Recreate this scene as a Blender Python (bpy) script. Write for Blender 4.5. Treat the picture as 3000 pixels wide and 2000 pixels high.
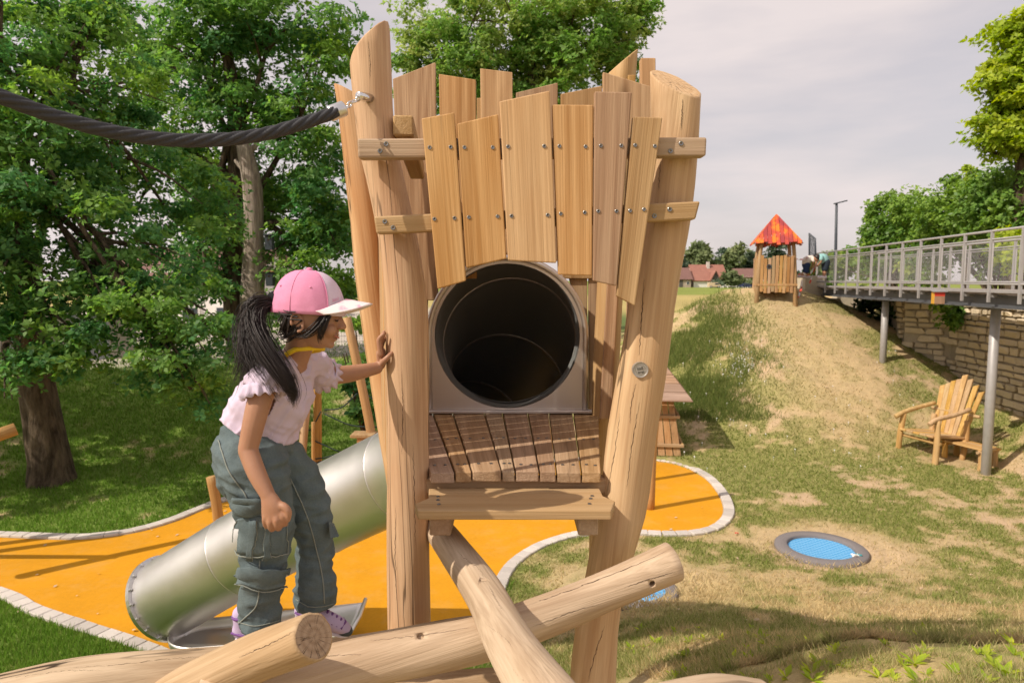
import bpy, bmesh, math, random
import numpy as np
from mathutils import Vector, Matrix, Quaternion, noise as mnoise
from mathutils.bvhtree import BVHTree

for o in list(bpy.data.objects):
    bpy.data.objects.remove(o, do_unlink=True)
SC = bpy.context.scene
COL = SC.collection
R = math.radians
random.seed(7)
RNG = np.random.default_rng(11)

# ---------------------------------------------------------------- camera
CAMZ = 3.7
PITCH = math.atan(180 / 2000)
cam_data = bpy.data.cameras.new("camera")
cam = bpy.data.objects.new("camera", cam_data)
COL.objects.link(cam)
cam.location = (0, 0, CAMZ)
cam.rotation_euler = (math.pi / 2 - PITCH, 0, 0)
cam_data.lens = 24.0
cam_data.sensor_width = 36.0
cam_data.clip_start = 0.05
cam_data.clip_end = 3000
cam_data.dof.use_dof = True
cam_data.dof.focus_distance = 3.0
cam_data.dof.aperture_fstop = 4.5
SC.camera = cam

# ---------------------------------------------------------------- sky, sun, exposure
SUN_EL = R(43)
SUN_DIR = Vector((-0.895 * math.cos(SUN_EL), -0.445 * math.cos(SUN_EL), math.sin(SUN_EL)))   # towards the sun
SUN_DIR.normalize()
world = bpy.data.worlds.new("World")
SC.world = world
world.use_nodes = True
wt = world.node_tree
wt.nodes.clear()
w_out = wt.nodes.new("ShaderNodeOutputWorld")
w_bg = wt.nodes.new("ShaderNodeBackground")
w_bg.inputs["Strength"].default_value = 0.1
w_sky = wt.nodes.new("ShaderNodeTexSky")
w_sky.sky_type = 'NISHITA'
w_sky.sun_disc = False
w_sky.sun_elevation = SUN_EL
w_sky.sun_rotation = math.atan2(SUN_DIR.x, SUN_DIR.y)
w_sky.air_density = 1.0
w_sky.dust_density = 2.5
w_tc = wt.nodes.new("ShaderNodeTexCoord")
w_map = wt.nodes.new("ShaderNodeMapping")
w_map.inputs["Scale"].default_value = (1.0, 1.6, 5.0)
w_map.inputs["Rotation"].default_value = (0.0, R(14), 0.0)
w_n = wt.nodes.new("ShaderNodeTexNoise")
w_n.inputs["Scale"].default_value = 1.7
w_n.inputs["Detail"].default_value = 5
w_n.inputs["Roughness"].default_value = 0.5
w_r = wt.nodes.new("ShaderNodeValToRGB")
w_r.color_ramp.elements[0].position = 0.40
w_r.color_ramp.elements[0].color = (0.66, 0.66, 0.66, 1)
w_r.color_ramp.elements[1].position = 0.58
w_r.color_ramp.elements[1].color = (0.96, 0.96, 0.96, 1)
w_mix = wt.nodes.new("ShaderNodeMix")
w_mix.data_type = 'RGBA'
w_mix.inputs[7].default_value = (8.6, 7.65, 7.5, 1)         # thin pale cloud veil
wt.links.new(w_tc.outputs["Generated"], w_map.inputs["Vector"])
wt.links.new(w_map.outputs["Vector"], w_n.inputs["Vector"])
wt.links.new(w_n.outputs["Fac"], w_r.inputs["Fac"])
wt.links.new(w_r.outputs["Color"], w_mix.inputs[0])
wt.links.new(w_sky.outputs["Color"], w_mix.inputs[6])
wt.links.new(w_mix.outputs[2], w_bg.inputs["Color"])
wt.links.new(w_bg.outputs["Background"], w_out.inputs["Surface"])

sun_data = bpy.data.lights.new("sun", 'SUN')
sun_data.energy = 4.6
sun_data.angle = R(0.5)
sun_data.color = (1.0, 0.90, 0.76)
sun = bpy.data.objects.new("sun", sun_data)
COL.objects.link(sun)
sun.rotation_euler = SUN_DIR.to_track_quat('Z', 'Y').to_euler()
sun.location = (-20, -10, 30)

SC.view_settings.view_transform = 'Standard'
SC.view_settings.look = 'None'
SC.view_settings.exposure = 0.0
SC.view_settings.gamma = 1.0
SC.view_settings.use_curve_mapping = False
SC.render.engine = 'CYCLES'
SC.cycles.max_bounces = 7
SC.cycles.diffuse_bounces = 3
SC.cycles.glossy_bounces = 4
SC.cycles.transmission_bounces = 3
SC.cycles.transparent_max_bounces = 6
SC.cycles.caustics_reflective = False
SC.cycles.caustics_refractive = False
SC.cycles.use_denoising = True
SC.cycles.use_adaptive_sampling = True
SC.cycles.adaptive_threshold = 0.02
SC.cycles.sample_clamp_indirect = 6

# ---------------------------------------------------------------- photo pixel -> place in the world
_cp, _sp = math.cos(PITCH), math.sin(PITCH)
def ray(px, py):
    u = (px - 1500) / 2000.0
    v = (1000 - py) / 2000.0
    return Vector((u, _cp + v * _sp, -_sp + v * _cp))
def at(px, py, d):
    """the world point seen at photo pixel (px, py) of the 3000 px wide photograph, d metres ahead"""
    r = ray(px, py)
    return Vector((0, 0, CAMZ)) + r * (d / r.y)
def on_z(px, py, z):
    r = ray(px, py)
    return Vector((0, 0, CAMZ)) + r * ((z - CAMZ) / r.z)

# ---------------------------------------------------------------- object helpers
def set_props(o, label=None, cat=None, group=None, kind=None):
    if label: o["label"] = label
    if cat: o["category"] = cat
    if group: o["group"] = group
    if kind: o["kind"] = kind
    return o
def thing(name, loc, label, cat, group=None):
    o = bpy.data.objects.new(name, None)
    COL.objects.link(o)
    o.location = loc
    o.empty_display_size = 0.2
    return set_props(o, label, cat, group)
def world_of(o):
    m = o.matrix_basis.copy()
    p = o.parent
    if p is None:
        return m
    return world_of(p) @ o.matrix_parent_inverse @ m
def attach(o, parent):
    if parent is not None:
        o.parent = parent
        o.matrix_parent_inverse = world_of(parent).inverted()
def mesh_obj(name, verts, faces, mat, parent=None, smooth=False, frame=None, caps=None, mats=None):
    """verts in world space; frame = local frame that the grain of the material follows; caps = faces with mats[1]"""
    me = bpy.data.meshes.new(name)
    if frame is not None:
        inv = frame.inverted()
        verts = [inv @ Vector(v) for v in verts]
    me.from_pydata([tuple(v) for v in verts], [], [tuple(f) for f in faces])
    for m in (mats if mats else [mat]):
        me.materials.append(m)
    if smooth:
        me.polygons.foreach_set("use_smooth", [True] * len(me.polygons))
    if caps:
        for i in caps:
            me.polygons[i].material_index = 1
            me.polygons[i].use_smooth = False
    me.update()
    o = bpy.data.objects.new(name, me)
    COL.objects.link(o)
    if frame is not None:
        o.matrix_basis = frame
    attach(o, parent)
    return o
def bm_obj(name, bm, mat, parent=None, smooth=False, frame=None, mats=None):
    """bm in local space of frame"""
    me = bpy.data.meshes.new(name)
    bm.to_mesh(me)
    bm.free()
    for m in (mats if mats else [mat]):
        me.materials.append(m)
    if smooth:
        me.polygons.foreach_set("use_smooth", [True] * len(me.polygons))
    o = bpy.data.objects.new(name, me)
    COL.objects.link(o)
    if frame is not None:
        o.matrix_basis = frame
    attach(o, parent)
    return o
def data_obj(name, me, parent=None, frame=None):
    o = bpy.data.objects.new(name, me)
    COL.objects.link(o)
    if frame is not None:
        o.matrix_basis = frame
    attach(o, parent)
    return o
def np_mesh(name, V, F, mat, k, smooth=False):
    """numpy vertices (n,3) and faces (m,k) to a mesh"""
    me = bpy.data.meshes.new(name)
    n, m = len(V), len(F)
    me.vertices.add(n)
    me.vertices.foreach_set("co", np.ascontiguousarray(V, dtype=np.float32).ravel())
    me.loops.add(m * k)
    me.loops.foreach_set("vertex_index", np.ascontiguousarray(F, dtype=np.int32).ravel())
    me.polygons.add(m)
    me.polygons.foreach_set("loop_start", np.arange(0, m * k, k, dtype=np.int32))
    me.polygons.foreach_set("loop_total", np.full(m, k, dtype=np.int32))
    if smooth:
        me.polygons.foreach_set("use_smooth", np.ones(m, dtype=bool))
    me.materials.append(mat)
    me.update(calc_edges=True)
    return me
def frame_z(origin, zdir, hint=Vector((0, -1, 0))):
    z = Vector(zdir).normalized()
    x = z.cross(hint)
    if x.length < 1e-5:
        x = z.cross(Vector((1, 0, 0)))
    x.normalize()
    y = z.cross(x)
    m = Matrix((x, y, z)).transposed().to_4x4()
    m.translation = Vector(origin)
    return m

# ---------------------------------------------------------------- shape helpers
def spline(pts, n):
    """Catmull-Rom through points of any dimension -> n+1 samples"""
    P = np.array([list(p) for p in pts], dtype=float)
    P = np.vstack([2 * P[0] - P[1], P, 2 * P[-1] - P[-2]])
    segs = len(P) - 3
    out = []
    for i in range(n + 1):
        t = i / n * segs
        k = min(int(t), segs - 1)
        t -= k
        p0, p1, p2, p3 = P[k:k + 4]
        out.append(0.5 * ((2 * p1) + (-p0 + p2) * t + (2 * p0 - 5 * p1 + 4 * p2 - p3) * t * t + (-p0 + 3 * p1 - 3 * p2 + p3) * t ** 3))
    return np.array(out)
def frames_along(P):
    """rotation-minimising frames along a polyline"""
    P = [Vector(p) for p in P]
    T = []
    for i in range(len(P)):
        a = P[max(i - 1, 0)]; b = P[min(i + 1, len(P) - 1)]
        T.append((b - a).normalized())
    ref = Vector((0, 0, 1)) if abs(T[0].z) < 0.9 else Vector((1, 0, 0))
    n = (ref - T[0] * ref.dot(T[0])).normalized()
    out = []
    for i in range(len(P)):
        n = (n - T[i] * n.dot(T[i]))
        n.normalize()
        out.append((P[i], T[i], n, T[i].cross(n)))
    return out
def tube(pts, radii, sides=12, caps=True, bump=0.0, seed=0.0, bfreq=6.0):
    fr = frames_along(pts)
    V, F, cap = [], [], []
    for i, (p, t, n, b) in enumerate(fr):
        r = radii[i] if hasattr(radii, "__len__") else radii
        for j in range(sides):
            a = 2 * math.pi * j / sides
            d = n * math.cos(a) + b * math.sin(a)
            rr = r
            if bump:
                q = p * bfreq * 0.45 + d * 1.3 + Vector((seed, seed * 2.3, -seed))
                rr = r * (1 + bump * mnoise.noise(q) + bump * 0.4 * mnoise.noise(q * 2.7))
            V.append(p + d * rr)
    L = len(fr)
    for i in range(L - 1):
        for j in range(sides):
            k = (j + 1) % sides
            F.append((i * sides + j, i * sides + k, (i + 1) * sides + k, (i + 1) * sides + j))
    if caps:
        for end, i in ((0, 0), (1, L - 1)):
            # rounded edge, then a flat disc
            p, t, n, b = fr[i]
            base = [i * sides + j for j in range(sides)]
            s0 = len(V)
            for j in range(sides):
                v = V[base[j]]
                q = p + (v - p) * 0.9 + (t if end else -t) * (v - p).length * 0.06
                V.append(q)
            for j in range(sides):
                k = (j + 1) % sides
                f = (base[j], base[k], s0 + k, s0 + j)
                F.append(f if end else f[::-1])
            f = tuple(s0 + j for j in range(sides))
            cap.append(len(F))
            F.append(f if end else f[::-1])
    return V, F, cap
def prism(outline, off):
    """closed solid from an outline of world points, moved by the vector off"""
    n = len(outline)
    V = [Vector(p) for p in outline] + [Vector(p) + off for p in outline]
    F = [tuple(range(n)), tuple(range(2 * n - 1, n - 1, -1))]
    for i in range(n):
        j = (i + 1) % n
        F.append((i, i + n, j + n, j)[::-1] if False else (j, j + n, i + n, i)[::-1])
    return V, F
def solid_obj(name, V, F, mat, parent=None, frame=None, bevel=0.0, seg=1, smooth=False):
    bm = bmesh.new()
    inv = frame.inverted() if frame is not None else Matrix.Identity(4)
    vs = [bm.verts.new(inv @ Vector(v)) for v in V]
    for f in F:
        try:
            bm.faces.new([vs[i] for i in f])
        except ValueError:
            pass
    bmesh.ops.recalc_face_normals(bm, faces=bm.faces[:])
    if bevel:
        bmesh.ops.bevel(bm, geom=bm.edges[:], offset=bevel, segments=seg, affect='EDGES', profile=0.5, clamp_overlap=True)
    return bm_obj(name, bm, mat, parent, smooth, frame)
def box_obj(name, size, frame, mat, parent=None, bevel=0.0, seg=1):
    x, y, z = [s / 2 for s in size]
    bm = bmesh.new()
    bmesh.ops.create_cube(bm, size=1.0)
    bmesh.ops.scale(bm, vec=size, verts=bm.verts[:])
    if bevel:
        bmesh.ops.bevel(bm, geom=bm.edges[:], offset=bevel, segments=seg, affect='EDGES', profile=0.5)
    return bm_obj(name, bm, mat, parent, False, frame)
def beam_between(name, a, b, w, h, mat, parent=None, bevel=0.004, hint=Vector((0, 0, 1))):
    a, b = Vector(a), Vector(b)
    f = frame_z((a + b) / 2, b - a, hint)
    return box_obj(name, (w, h, (b - a).length), f, mat, parent, bevel)
def rod(name, a, b, r, mat, parent=None, sides=8, r2=None):
    a, b = Vector(a), Vector(b)
    V, F, c = tube([a, b], [r, r if r2 is None else r2], sides, True)
    return mesh_obj(name, V, F, mat, parent, True, frame_z(a, b - a))
def copy_tree(o, parent=None):
    c = o.copy()
    COL.objects.link(c)
    c.parent = parent
    for ch in [x for x in bpy.data.objects if x.parent == o]:
        copy_tree(ch, c)
    return c

# ---------------------------------------------------------------- 2-D value noise
def _hash(ix, iy, s):
    h = (ix.astype(np.int64) * 374761393 + iy.astype(np.int64) * 668265263 + int(s) * 974711) & 0x7fffffff
    h = (h ^ (h >> 13)) * 1274126177 & 0x7fffffff
    h = h ^ (h >> 16)
    return (h & 0xffff) / 65535.0
def vnoise(x, y, s=0):
    x = np.asarray(x, float); y = np.asarray(y, float)
    ix, iy = np.floor(x), np.floor(y)
    fx, fy = x - ix, y - iy
    fx = fx * fx * (3 - 2 * fx); fy = fy * fy * (3 - 2 * fy)
    a = _hash(ix, iy, s); b = _hash(ix + 1, iy, s); c = _hash(ix, iy + 1, s); d = _hash(ix + 1, iy + 1, s)
    return (a * (1 - fx) + b * fx) * (1 - fy) + (c * (1 - fx) + d * fx) * fy
def fbm(x, y, s=0, o=4):
    v, a, t = 0, 0.5, 0
    for i in range(o):
        v = v + a * vnoise(x * 2 ** i + 17.3 * i, y * 2 ** i - 9.1 * i, s + i); t += a; a *= 0.55
    return v / t
def sstep(a, b, t):
    t = np.clip((np.asarray(t, float) - a) / (b - a), 0, 1)
    return t * t * (3 - 2 * t)
# ================================================================ materials
class NT:
    def __init__(s, name):
        s.m = bpy.data.materials.new(name)
        s.m.use_nodes = True
        s.t = s.m.node_tree
        s.p = s.t.nodes["Principled BSDF"]
        s.out = s.t.nodes["Material Output"]
    def n(s, typ, **kw):
        nd = s.t.nodes.new("ShaderNode" + typ)
        for k, v in kw.items():
            if k in nd.inputs.keys():
                nd.inputs[k].default_value = v
            else:
                setattr(nd, k, v)
        return nd
    def l(s, a, b):
        s.t.links.new(a, b)
    def math(s, op, a, b=None, clamp=False):
        nd = s.t.nodes.new("ShaderNodeMath"); nd.operation = op; nd.use_clamp = clamp
        for i, v in enumerate((a, b)):
            if v is None: continue
            if isinstance(v, (int, float)): nd.inputs[i].default_value = v
            else: s.l(v, nd.inputs[i])
        return nd.outputs[0]
    def mix(s, fac, a, b, mode='MIX'):
        nd = s.t.nodes.new("ShaderNodeMix"); nd.data_type = 'RGBA'; nd.blend_type = mode
        for i, v in ((0, fac), (6, a), (7, b)):
            if isinstance(v, (int, float)): nd.inputs[i].default_value = v
            elif isinstance(v, (tuple, list)): nd.inputs[i].default_value = (*v, 1) if len(v) == 3 else v
            else: s.l(v, nd.inputs[i])
        return nd.outputs[2]
    def ramp(s, fac, stops):
        nd = s.t.nodes.new("ShaderNodeValToRGB")
        el = nd.color_ramp.elements
        while len(el) < len(stops): el.new(0.5)
        for e, (p, c) in zip(el, stops):
            e.position = p
            e.color = (c, c, c, 1) if isinstance(c, (int, float)) else (*c, 1)
        s.l(fac, nd.inputs[0])
        return nd.outputs[0]
    def noise(s, vec, scale, detail=3, rough=0.5, dist=0.0):
        nd = s.n("TexNoise", Scale=scale, Detail=detail, Roughness=rough, Distortion=dist)
        if vec is not None: s.l(vec, nd.inputs["Vector"])
        return nd.outputs["Fac"]
    def coords(s, scale=(1, 1, 1), kind="Object", rnd=True):
        tc = s.n("TexCoord")
        mp = s.n("Mapping"); mp.inputs["Scale"].default_value = scale
        s.l(tc.outputs[kind], mp.inputs["Vector"])
        if not rnd: return mp.outputs[0]
        oi = s.n("ObjectInfo")
        vm = s.n("VectorMath", operation='MULTIPLY_ADD')
        cb = s.n("CombineXYZ")
        s.l(oi.outputs["Random"], cb.inputs[0]); s.l(oi.outputs["Random"], cb.inputs[1]); s.l(oi.outputs["Random"], cb.inputs[2])
        s.l(cb.outputs[0], vm.inputs[0]); vm.inputs[1].default_value = (37.0, 53.0, 29.0)
        s.l(mp.outputs[0], vm.inputs[2])
        return vm.outputs[0]
    def bump(s, h, strength=0.3, dist=0.01):
        b = s.n("Bump", Strength=strength, Distance=dist)
        s.l(h, b.inputs["Height"]); s.l(b.outputs[0], s.p.inputs["Normal"])
    def set(s, col=None, rough=None, metal=None, spec=None):
        for key, v in (("Base Color", col), ("Roughness", rough), ("Metallic", metal), ("Specular IOR Level", spec)):
            if v is None: continue
            if isinstance(v, (tuple, list)): s.p.inputs[key].default_value = (*v, 1)
            elif isinstance(v, (int, float)): s.p.inputs[key].default_value = v
            else: s.l(v, s.p.inputs[key])
        return s.m

def wood(name, light, dark, ringf=26.0, ringz=0.10, crack=0.0, fine=0.35, rough=0.62, knots=True, var=0.18, warm=None, blotch=0.35, cdist=1.0):
    t = NT(name)
    c1 = t.coords((1, 1, ringz))
    n1 = t.noise(c1, 3.2, 2, 0.45)
    rings = t.math('SINE', t.math('MULTIPLY', n1, ringf * 3.0))
    rings = t.math('MULTIPLY_ADD', rings, 0.5); rings.node.inputs[2].default_value = 0.5
    c2 = t.coords((1, 1, 0.016))
    n2 = t.ramp(t.noise(c2, 130, 2, 0.6), [(0.36, 0.0), (0.64, 1.0)])
    n3 = t.ramp(t.noise(c2, 48, 3, 0.6), [(0.36, 0.0), (0.64, 1.0)])
    n4 = t.noise(t.coords((1, 1, 0.30)), 5.5, 4, 0.6)
    g = t.math('ADD', t.math('MULTIPLY', rings, 0.44), t.math('ADD', t.math('MULTIPLY', n2, fine), t.math('MULTIPLY', n3, 0.36)), True)
    col = t.mix(g, light, dark)
    # broad uneven tone, and each piece a little lighter or darker than the next
    col = t.mix(t.math('MULTIPLY', t.ramp(n4, [(0.40, 0.0), (0.66, 1.0)]), blotch), col, warm if warm else tuple(d * 0.8 for d in dark))
    oi = t.n("ObjectInfo")
    hs = t.n("HueSaturation")
    t.l(col, hs.inputs["Color"])
    vv = t.math('MULTIPLY_ADD', oi.outputs["Random"], var); vv.node.inputs[2].default_value = 1.0 - var * 0.55
    t.l(vv, hs.inputs["Value"])
    r2 = t.math('FRACT', t.math('MULTIPLY', oi.outputs["Random"], 7.31))
    sv = t.math('MULTIPLY_ADD', r2, 0.32); sv.node.inputs[2].default_value = 0.84
    r3 = t.math('MULTIPLY_ADD', t.math('FRACT', t.math('MULTIPLY', oi.outputs["Random"], 23.7)), 0.014); r3.node.inputs[2].default_value = 0.4945
    t.l(r3, hs.inputs["Hue"])
    t.l(sv, hs.inputs["Saturation"])
    col = hs.outputs[0]
    h = t.math('ADD', t.math('MULTIPLY', g, 0.35), t.math('MULTIPLY', n2, 0.35))
    if knots:
        vo = t.n("TexVoronoi", Scale=2.6, Randomness=1.0)
        t.l(t.coords((1, 1, 0.42)), vo.inputs["Vector"])
        kn = t.ramp(vo.outputs["Distance"], [(0.018, 1.0), (0.05, 0.45), (0.085, 0.0)])
        col = t.mix(t.math('MULTIPLY', kn, 0.75), col, tuple(d * 0.38 for d in dark))
    if crack:
        nc = t.noise(t.coords((1, 1, 0.022)), 8.0, 3, 0.5, 0.08)
        band = t.math('ABSOLUTE', t.math('SUBTRACT', nc, 0.5))
        mask = t.ramp(t.noise(t.coords((1, 1, 0.25)), 3.0, 2), [(0.50, 0.0), (0.58, 1.0)])
        ck = t.math('MULTIPLY', t.ramp(band, [(0.003, 1.0), (0.009, 0.0)]), mask)
        col = t.mix(t.math('MULTIPLY', ck, crack), col, (0.035, 0.02, 0.01))
        h = t.math('SUBTRACT', h, t.math('MULTIPLY', ck, 1.6 * crack))
    t.bump(h, 0.42, 0.0035 * cdist)
    return t.set(col, rough, spec=0.25)

def endgrain(name, light, dark, f=190.0):
    t = NT(name)
    tc = t.n("TexCoord")
    sx = t.n("SeparateXYZ"); t.l(tc.outputs["Object"], sx.inputs[0])
    wob = t.noise(tc.outputs["Object"], 14, 2)
    d = t.math('SQRT', t.math('ADD', t.math('POWER', t.math('ABSOLUTE', sx.outputs[0]), 2.0), t.math('POWER', t.math('ABSOLUTE', sx.outputs[1]), 2.0)))
    d = t.math('ADD', d, t.math('MULTIPLY', wob, 0.014))
    r = t.math('MULTIPLY_ADD', t.math('SINE', t.math('MULTIPLY', d, f * 4.2)), 0.5); r.node.inputs[2].default_value = 0.5
    n = t.noise(tc.outputs["Object"], 160, 3)
    ang = t.math('ARCTAN2', sx.outputs[0], sx.outputs[1])
    rad = t.noise(None, 1.1, 2)
    cb = t.n("CombineXYZ"); t.l(t.math('MULTIPLY', ang, 2.2), cb.inputs[0]); t.l(t.math('MULTIPLY', d, 3.0), cb.inputs[1])
    t.l(cb.outputs[0], rad.node.inputs["Vector"])
    crk = t.ramp(t.math('ABSOLUTE', t.math('SUBTRACT', rad, 0.5)), [(0.003, 1.0), (0.010, 0.0)])
    col = t.mix(t.math('ADD', t.math('MULTIPLY', r, 0.45), t.math('MULTIPLY', n, 0.6), True), light, dark)
    col = t.mix(t.math('MULTIPLY', crk, 0.8), col, (0.05, 0.03, 0.02))
    t.bump(t.math('SUBTRACT', n, crk), 0.4, 0.003)
    return t.set(col, 0.75, spec=0.2)

def plain(name, col, rough=0.6, metal=0.0, nscale=0.0, namp=0.25, bump=0.0, spec=0.4):
    t = NT(name)
    if nscale:
        n = t.noise(t.coords(), nscale, 4, 0.6)
        c = t.mix(n, tuple(v * (1 - namp) for v in col), tuple(min(1, v * (1 + namp)) for v in col))
        if bump: t.bump(n, bump, 0.01)
        return t.set(c, rough, metal, spec)
    return t.set(col, rough, metal, spec)

M = {}
M['post'] = wood('post_wood', (0.66, 0.43, 0.215), (0.40, 0.215, 0.085), 13, 0.10, 0.75, 0.22, 0.6, True, 0.10, warm=(0.50, 0.245, 0.08), blotch=0.55)
M['plank'] = wood('plank_wood', (0.60, 0.385, 0.205), (0.335, 0.18, 0.078), 24, 0.055, 0.25, 0.26, 0.58, True, 0.34, warm=(0.45, 0.225, 0.085), blotch=0.4)
M['floor'] = wood('floor_wood', (0.52, 0.345, 0.215), (0.32, 0.195, 0.11), 24, 0.06, 0.3, 0.4, 0.66, False, 0.16, warm=(0.30, 0.17, 0.085))
M['step'] = wood('step_wood', (0.50, 0.345, 0.215), (0.36, 0.225, 0.125), 16, 0.05, 0.2, 0.35, 0.66, False, 0.05, warm=(0.40, 0.25, 0.13))
M['log'] = wood('log_wood', (0.66, 0.49, 0.335), (0.36, 0.235, 0.14), 9, 0.20, 1.0, 0.22, 0.68, True, 0.10, warm=(0.42, 0.27, 0.155), blotch=0.5, cdist=1.4)
M['logend'] = endgrain('log_end_grain', (0.46, 0.33, 0.22), (0.27, 0.175, 0.105), 75)
M['cut'] = endgrain('post_cut_grain', (0.66, 0.46, 0.27), (0.52, 0.32, 0.16), 60)
M['far_wood'] = wood('far_play_wood', (0.56, 0.36, 0.19), (0.36, 0.20, 0.09), 14, 0.08, 0.4, 0.3, 0.65, False, 0.2)
M['shingle'] = wood('faded_roof_wood', (0.42, 0.27, 0.20), (0.30, 0.18, 0.12), 12, 0.08, 0.3, 0.3, 0.7, False, 0.2)
M['chairwood'] = wood('chair_wood', (0.66, 0.44, 0.21), (0.46, 0.27, 0.10), 14, 0.08, 0.4, 0.3, 0.6, False, 0.2)

def steel(name, col, rough, streak=0.12, metal=1.0):
    t = NT(name)
    n = t.noise(t.coords((1, 1, 1)), 2.5, 5, 0.65)
    n2 = t.noise(t.coords((1, 1, 0.1)), 60, 3, 0.6)
    c = t.mix(n, tuple(v * 0.86 for v in col), col)
    r = t.math('MULTIPLY_ADD', n, 0.16); r.node.inputs[2].default_value = rough - 0.08
    t.bump(n2, 0.03, 0.002)
    return t.set(c, r, metal)
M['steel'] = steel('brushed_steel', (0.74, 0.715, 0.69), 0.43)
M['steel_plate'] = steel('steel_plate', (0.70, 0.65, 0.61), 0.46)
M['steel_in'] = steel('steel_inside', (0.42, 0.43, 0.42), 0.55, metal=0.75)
M['chrome'] = plain('polished_steel', (0.75, 0.74, 0.73), 0.16, 1.0)
M['alu'] = plain('aluminium', (0.66, 0.65, 0.65), 0.35, 1.0, 30, 0.1)
M['screw'] = plain('screw_steel', (0.25, 0.25, 0.25), 0.38, 1.0, 60, 0.3)
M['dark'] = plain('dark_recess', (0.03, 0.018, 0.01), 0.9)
M['badge'] = plain('badge_metal', (0.42, 0.39, 0.36), 0.45, 0.6, 80, 0.1)
M['badge_ink'] = plain('badge_engraving', (0.06, 0.055, 0.05), 0.6)
M['galv'] = plain('galvanised_steel', (0.40, 0.385, 0.385), 0.5, 0.35, 12, 0.15)
M['darksteel'] = plain('bridge_girder_steel', (0.12, 0.125, 0.135), 0.55, 0.3, 6, 0.2)
M['anthracite'] = plain('anthracite_paint', (0.05, 0.06, 0.075), 0.4)
M['fence'] = plain('fence_green_grey', (0.10, 0.12, 0.12), 0.5)
M['concrete'] = plain('pale_concrete', (0.50, 0.44, 0.34), 0.85, 0, 7, 0.25, 0.2)
M['deck'] = plain('bridge_deck', (0.30, 0.26, 0.24), 0.85, 0, 9, 0.35, 0.3)
M['white'] = plain('white_paint', (0.78, 0.76, 0.73), 0.6)
M['tape_red'] = plain('tape_red', (0.62, 0.07, 0.04), 0.5)
M['tape_white'] = plain('tape_white', (0.78, 0.75, 0.72), 0.5)

def rubber(name, col):
    t = NT(name)
    c = t.coords((1, 1, 1), rnd=False)
    n = t.noise(c, 1.1, 4, 0.6); g = t.noise(c, 260, 2, 0.7); m = t.noise(c, 18, 4, 0.7)
    k = t.math('ADD', t.math('MULTIPLY', n, 0.35), t.math('ADD', t.math('MULTIPLY', g, 0.45), t.math('MULTIPLY', m, 0.25)))
    cc = t.mix(t.ramp(k, [(0.32, 0.0), (0.72, 1.0)]), tuple(v * 0.70 for v in col), tuple(v * 1.10 for v in col))
    ds = t.ramp(t.noise(c, 2.3, 5, 0.7), [(0.50, 0.0), (0.72, 0.55)])
    cc = t.mix(ds, cc, (0.62, 0.33, 0.075))
    t.bump(g, 0.45, 0.004)
    return t.set(cc, 0.85, spec=0.2)
M['rubber'] = rubber('orange_rubber_floor', (0.70, 0.315, 0.012))
def stone(name, col, sc=14, amp=0.3):
    t = NT(name)
    n = t.noise(t.coords(), sc, 5, 0.65); f = t.noise(t.coords(), sc * 9, 2, 0.6)
    oi = t.n("ObjectInfo")
    c = t.mix(t.math('ADD', t.math('MULTIPLY', n, 0.65), t.math('MULTIPLY', f, 0.35)), tuple(v * (1 - amp) for v in col), tuple(min(1, v * (1 + amp)) for v in col))
    hs = t.n("HueSaturation"); t.l(c, hs.inputs["Color"])
    v = t.math('MULTIPLY_ADD', oi.outputs["Random"], 0.34); v.node.inputs[2].default_value = 0.82
    t.l(v, hs.inputs["Value"])
    t.bump(t.math('ADD', n, t.math('MULTIPLY', f, 0.5)), 0.5, 0.012)
    return t.set(hs.outputs[0], 0.88, spec=0.2)
M['kerb'] = stone('kerb_concrete', (0.55, 0.50, 0.46), 10, 0.18)
M['wallstone'] = stone('limestone', (0.60, 0.50, 0.36), 7, 0.3)
M['mortar'] = stone('old_mortar', (0.40, 0.34, 0.25), 9, 0.3)
M['trampring'] = plain('rubber_ring', (0.19, 0.17, 0.17), 0.9, 0, 40, 0.2, 0.2)
def trampmat():
    t = NT('blue_trampoline_mat')
    c = t.coords((1, 1, 1), rnd=False)
    sx = t.n("SeparateXYZ"); t.l(c, sx.inputs[0])
    a = t.math('SINE', t.math('MULTIPLY', sx.outputs[0], 105.0)); b = t.math('SINE', t.math('MULTIPLY', sx.outputs[1], 105.0))
    k = t.math('MAXIMUM', a, b)
    col = t.mix(t.ramp(k, [(0.55, 0.0), (0.9, 1.0)]), (0.055, 0.30, 0.62), (0.20, 0.46, 0.72))
    t.bump(k, 0.3, 0.006)
    return t.set(col, 0.6)
M['trampmat'] = trampmat()

def leafmat(name, col, col2, trans=0.35, var=0.5, rough=0.5):
    t = NT(name)
    g = t.n("NewGeometry")
    at_ = t.n("Attribute"); at_.attribute_name = "tone"
    c = t.mix(at_.outputs["Fac"], col, col2)
    hs = t.n("HueSaturation"); t.l(c, hs.inputs["Color"])
    v = t.math('MULTIPLY_ADD', g.outputs["Random Per Island"], var); v.node.inputs[2].default_value = 1.0 - var * 0.5
    t.l(v, hs.inputs["Value"])
    t.set(hs.outputs[0], rough, spec=0.22)
    tr = t.n("BsdfTranslucent")
    hs2 = t.n("HueSaturation", Saturation=1.15, Value=1.25); t.l(hs.outputs[0], hs2.inputs["Color"]); t.l(hs2.outputs[0], tr.inputs["Color"])
    mx = t.n("MixShader"); mx.inputs[0].default_value = trans
    t.l(t.p.outputs[0], mx.inputs[1]); t.l(tr.outputs[0], mx.inputs[2])
    t.l(mx.outputs[0], t.out.inputs["Surface"])
    return t.m
M['oak'] = leafmat('oak_leaves', (0.098, 0.245, 0.088), (0.31, 0.47, 0.09), 0.55)
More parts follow.
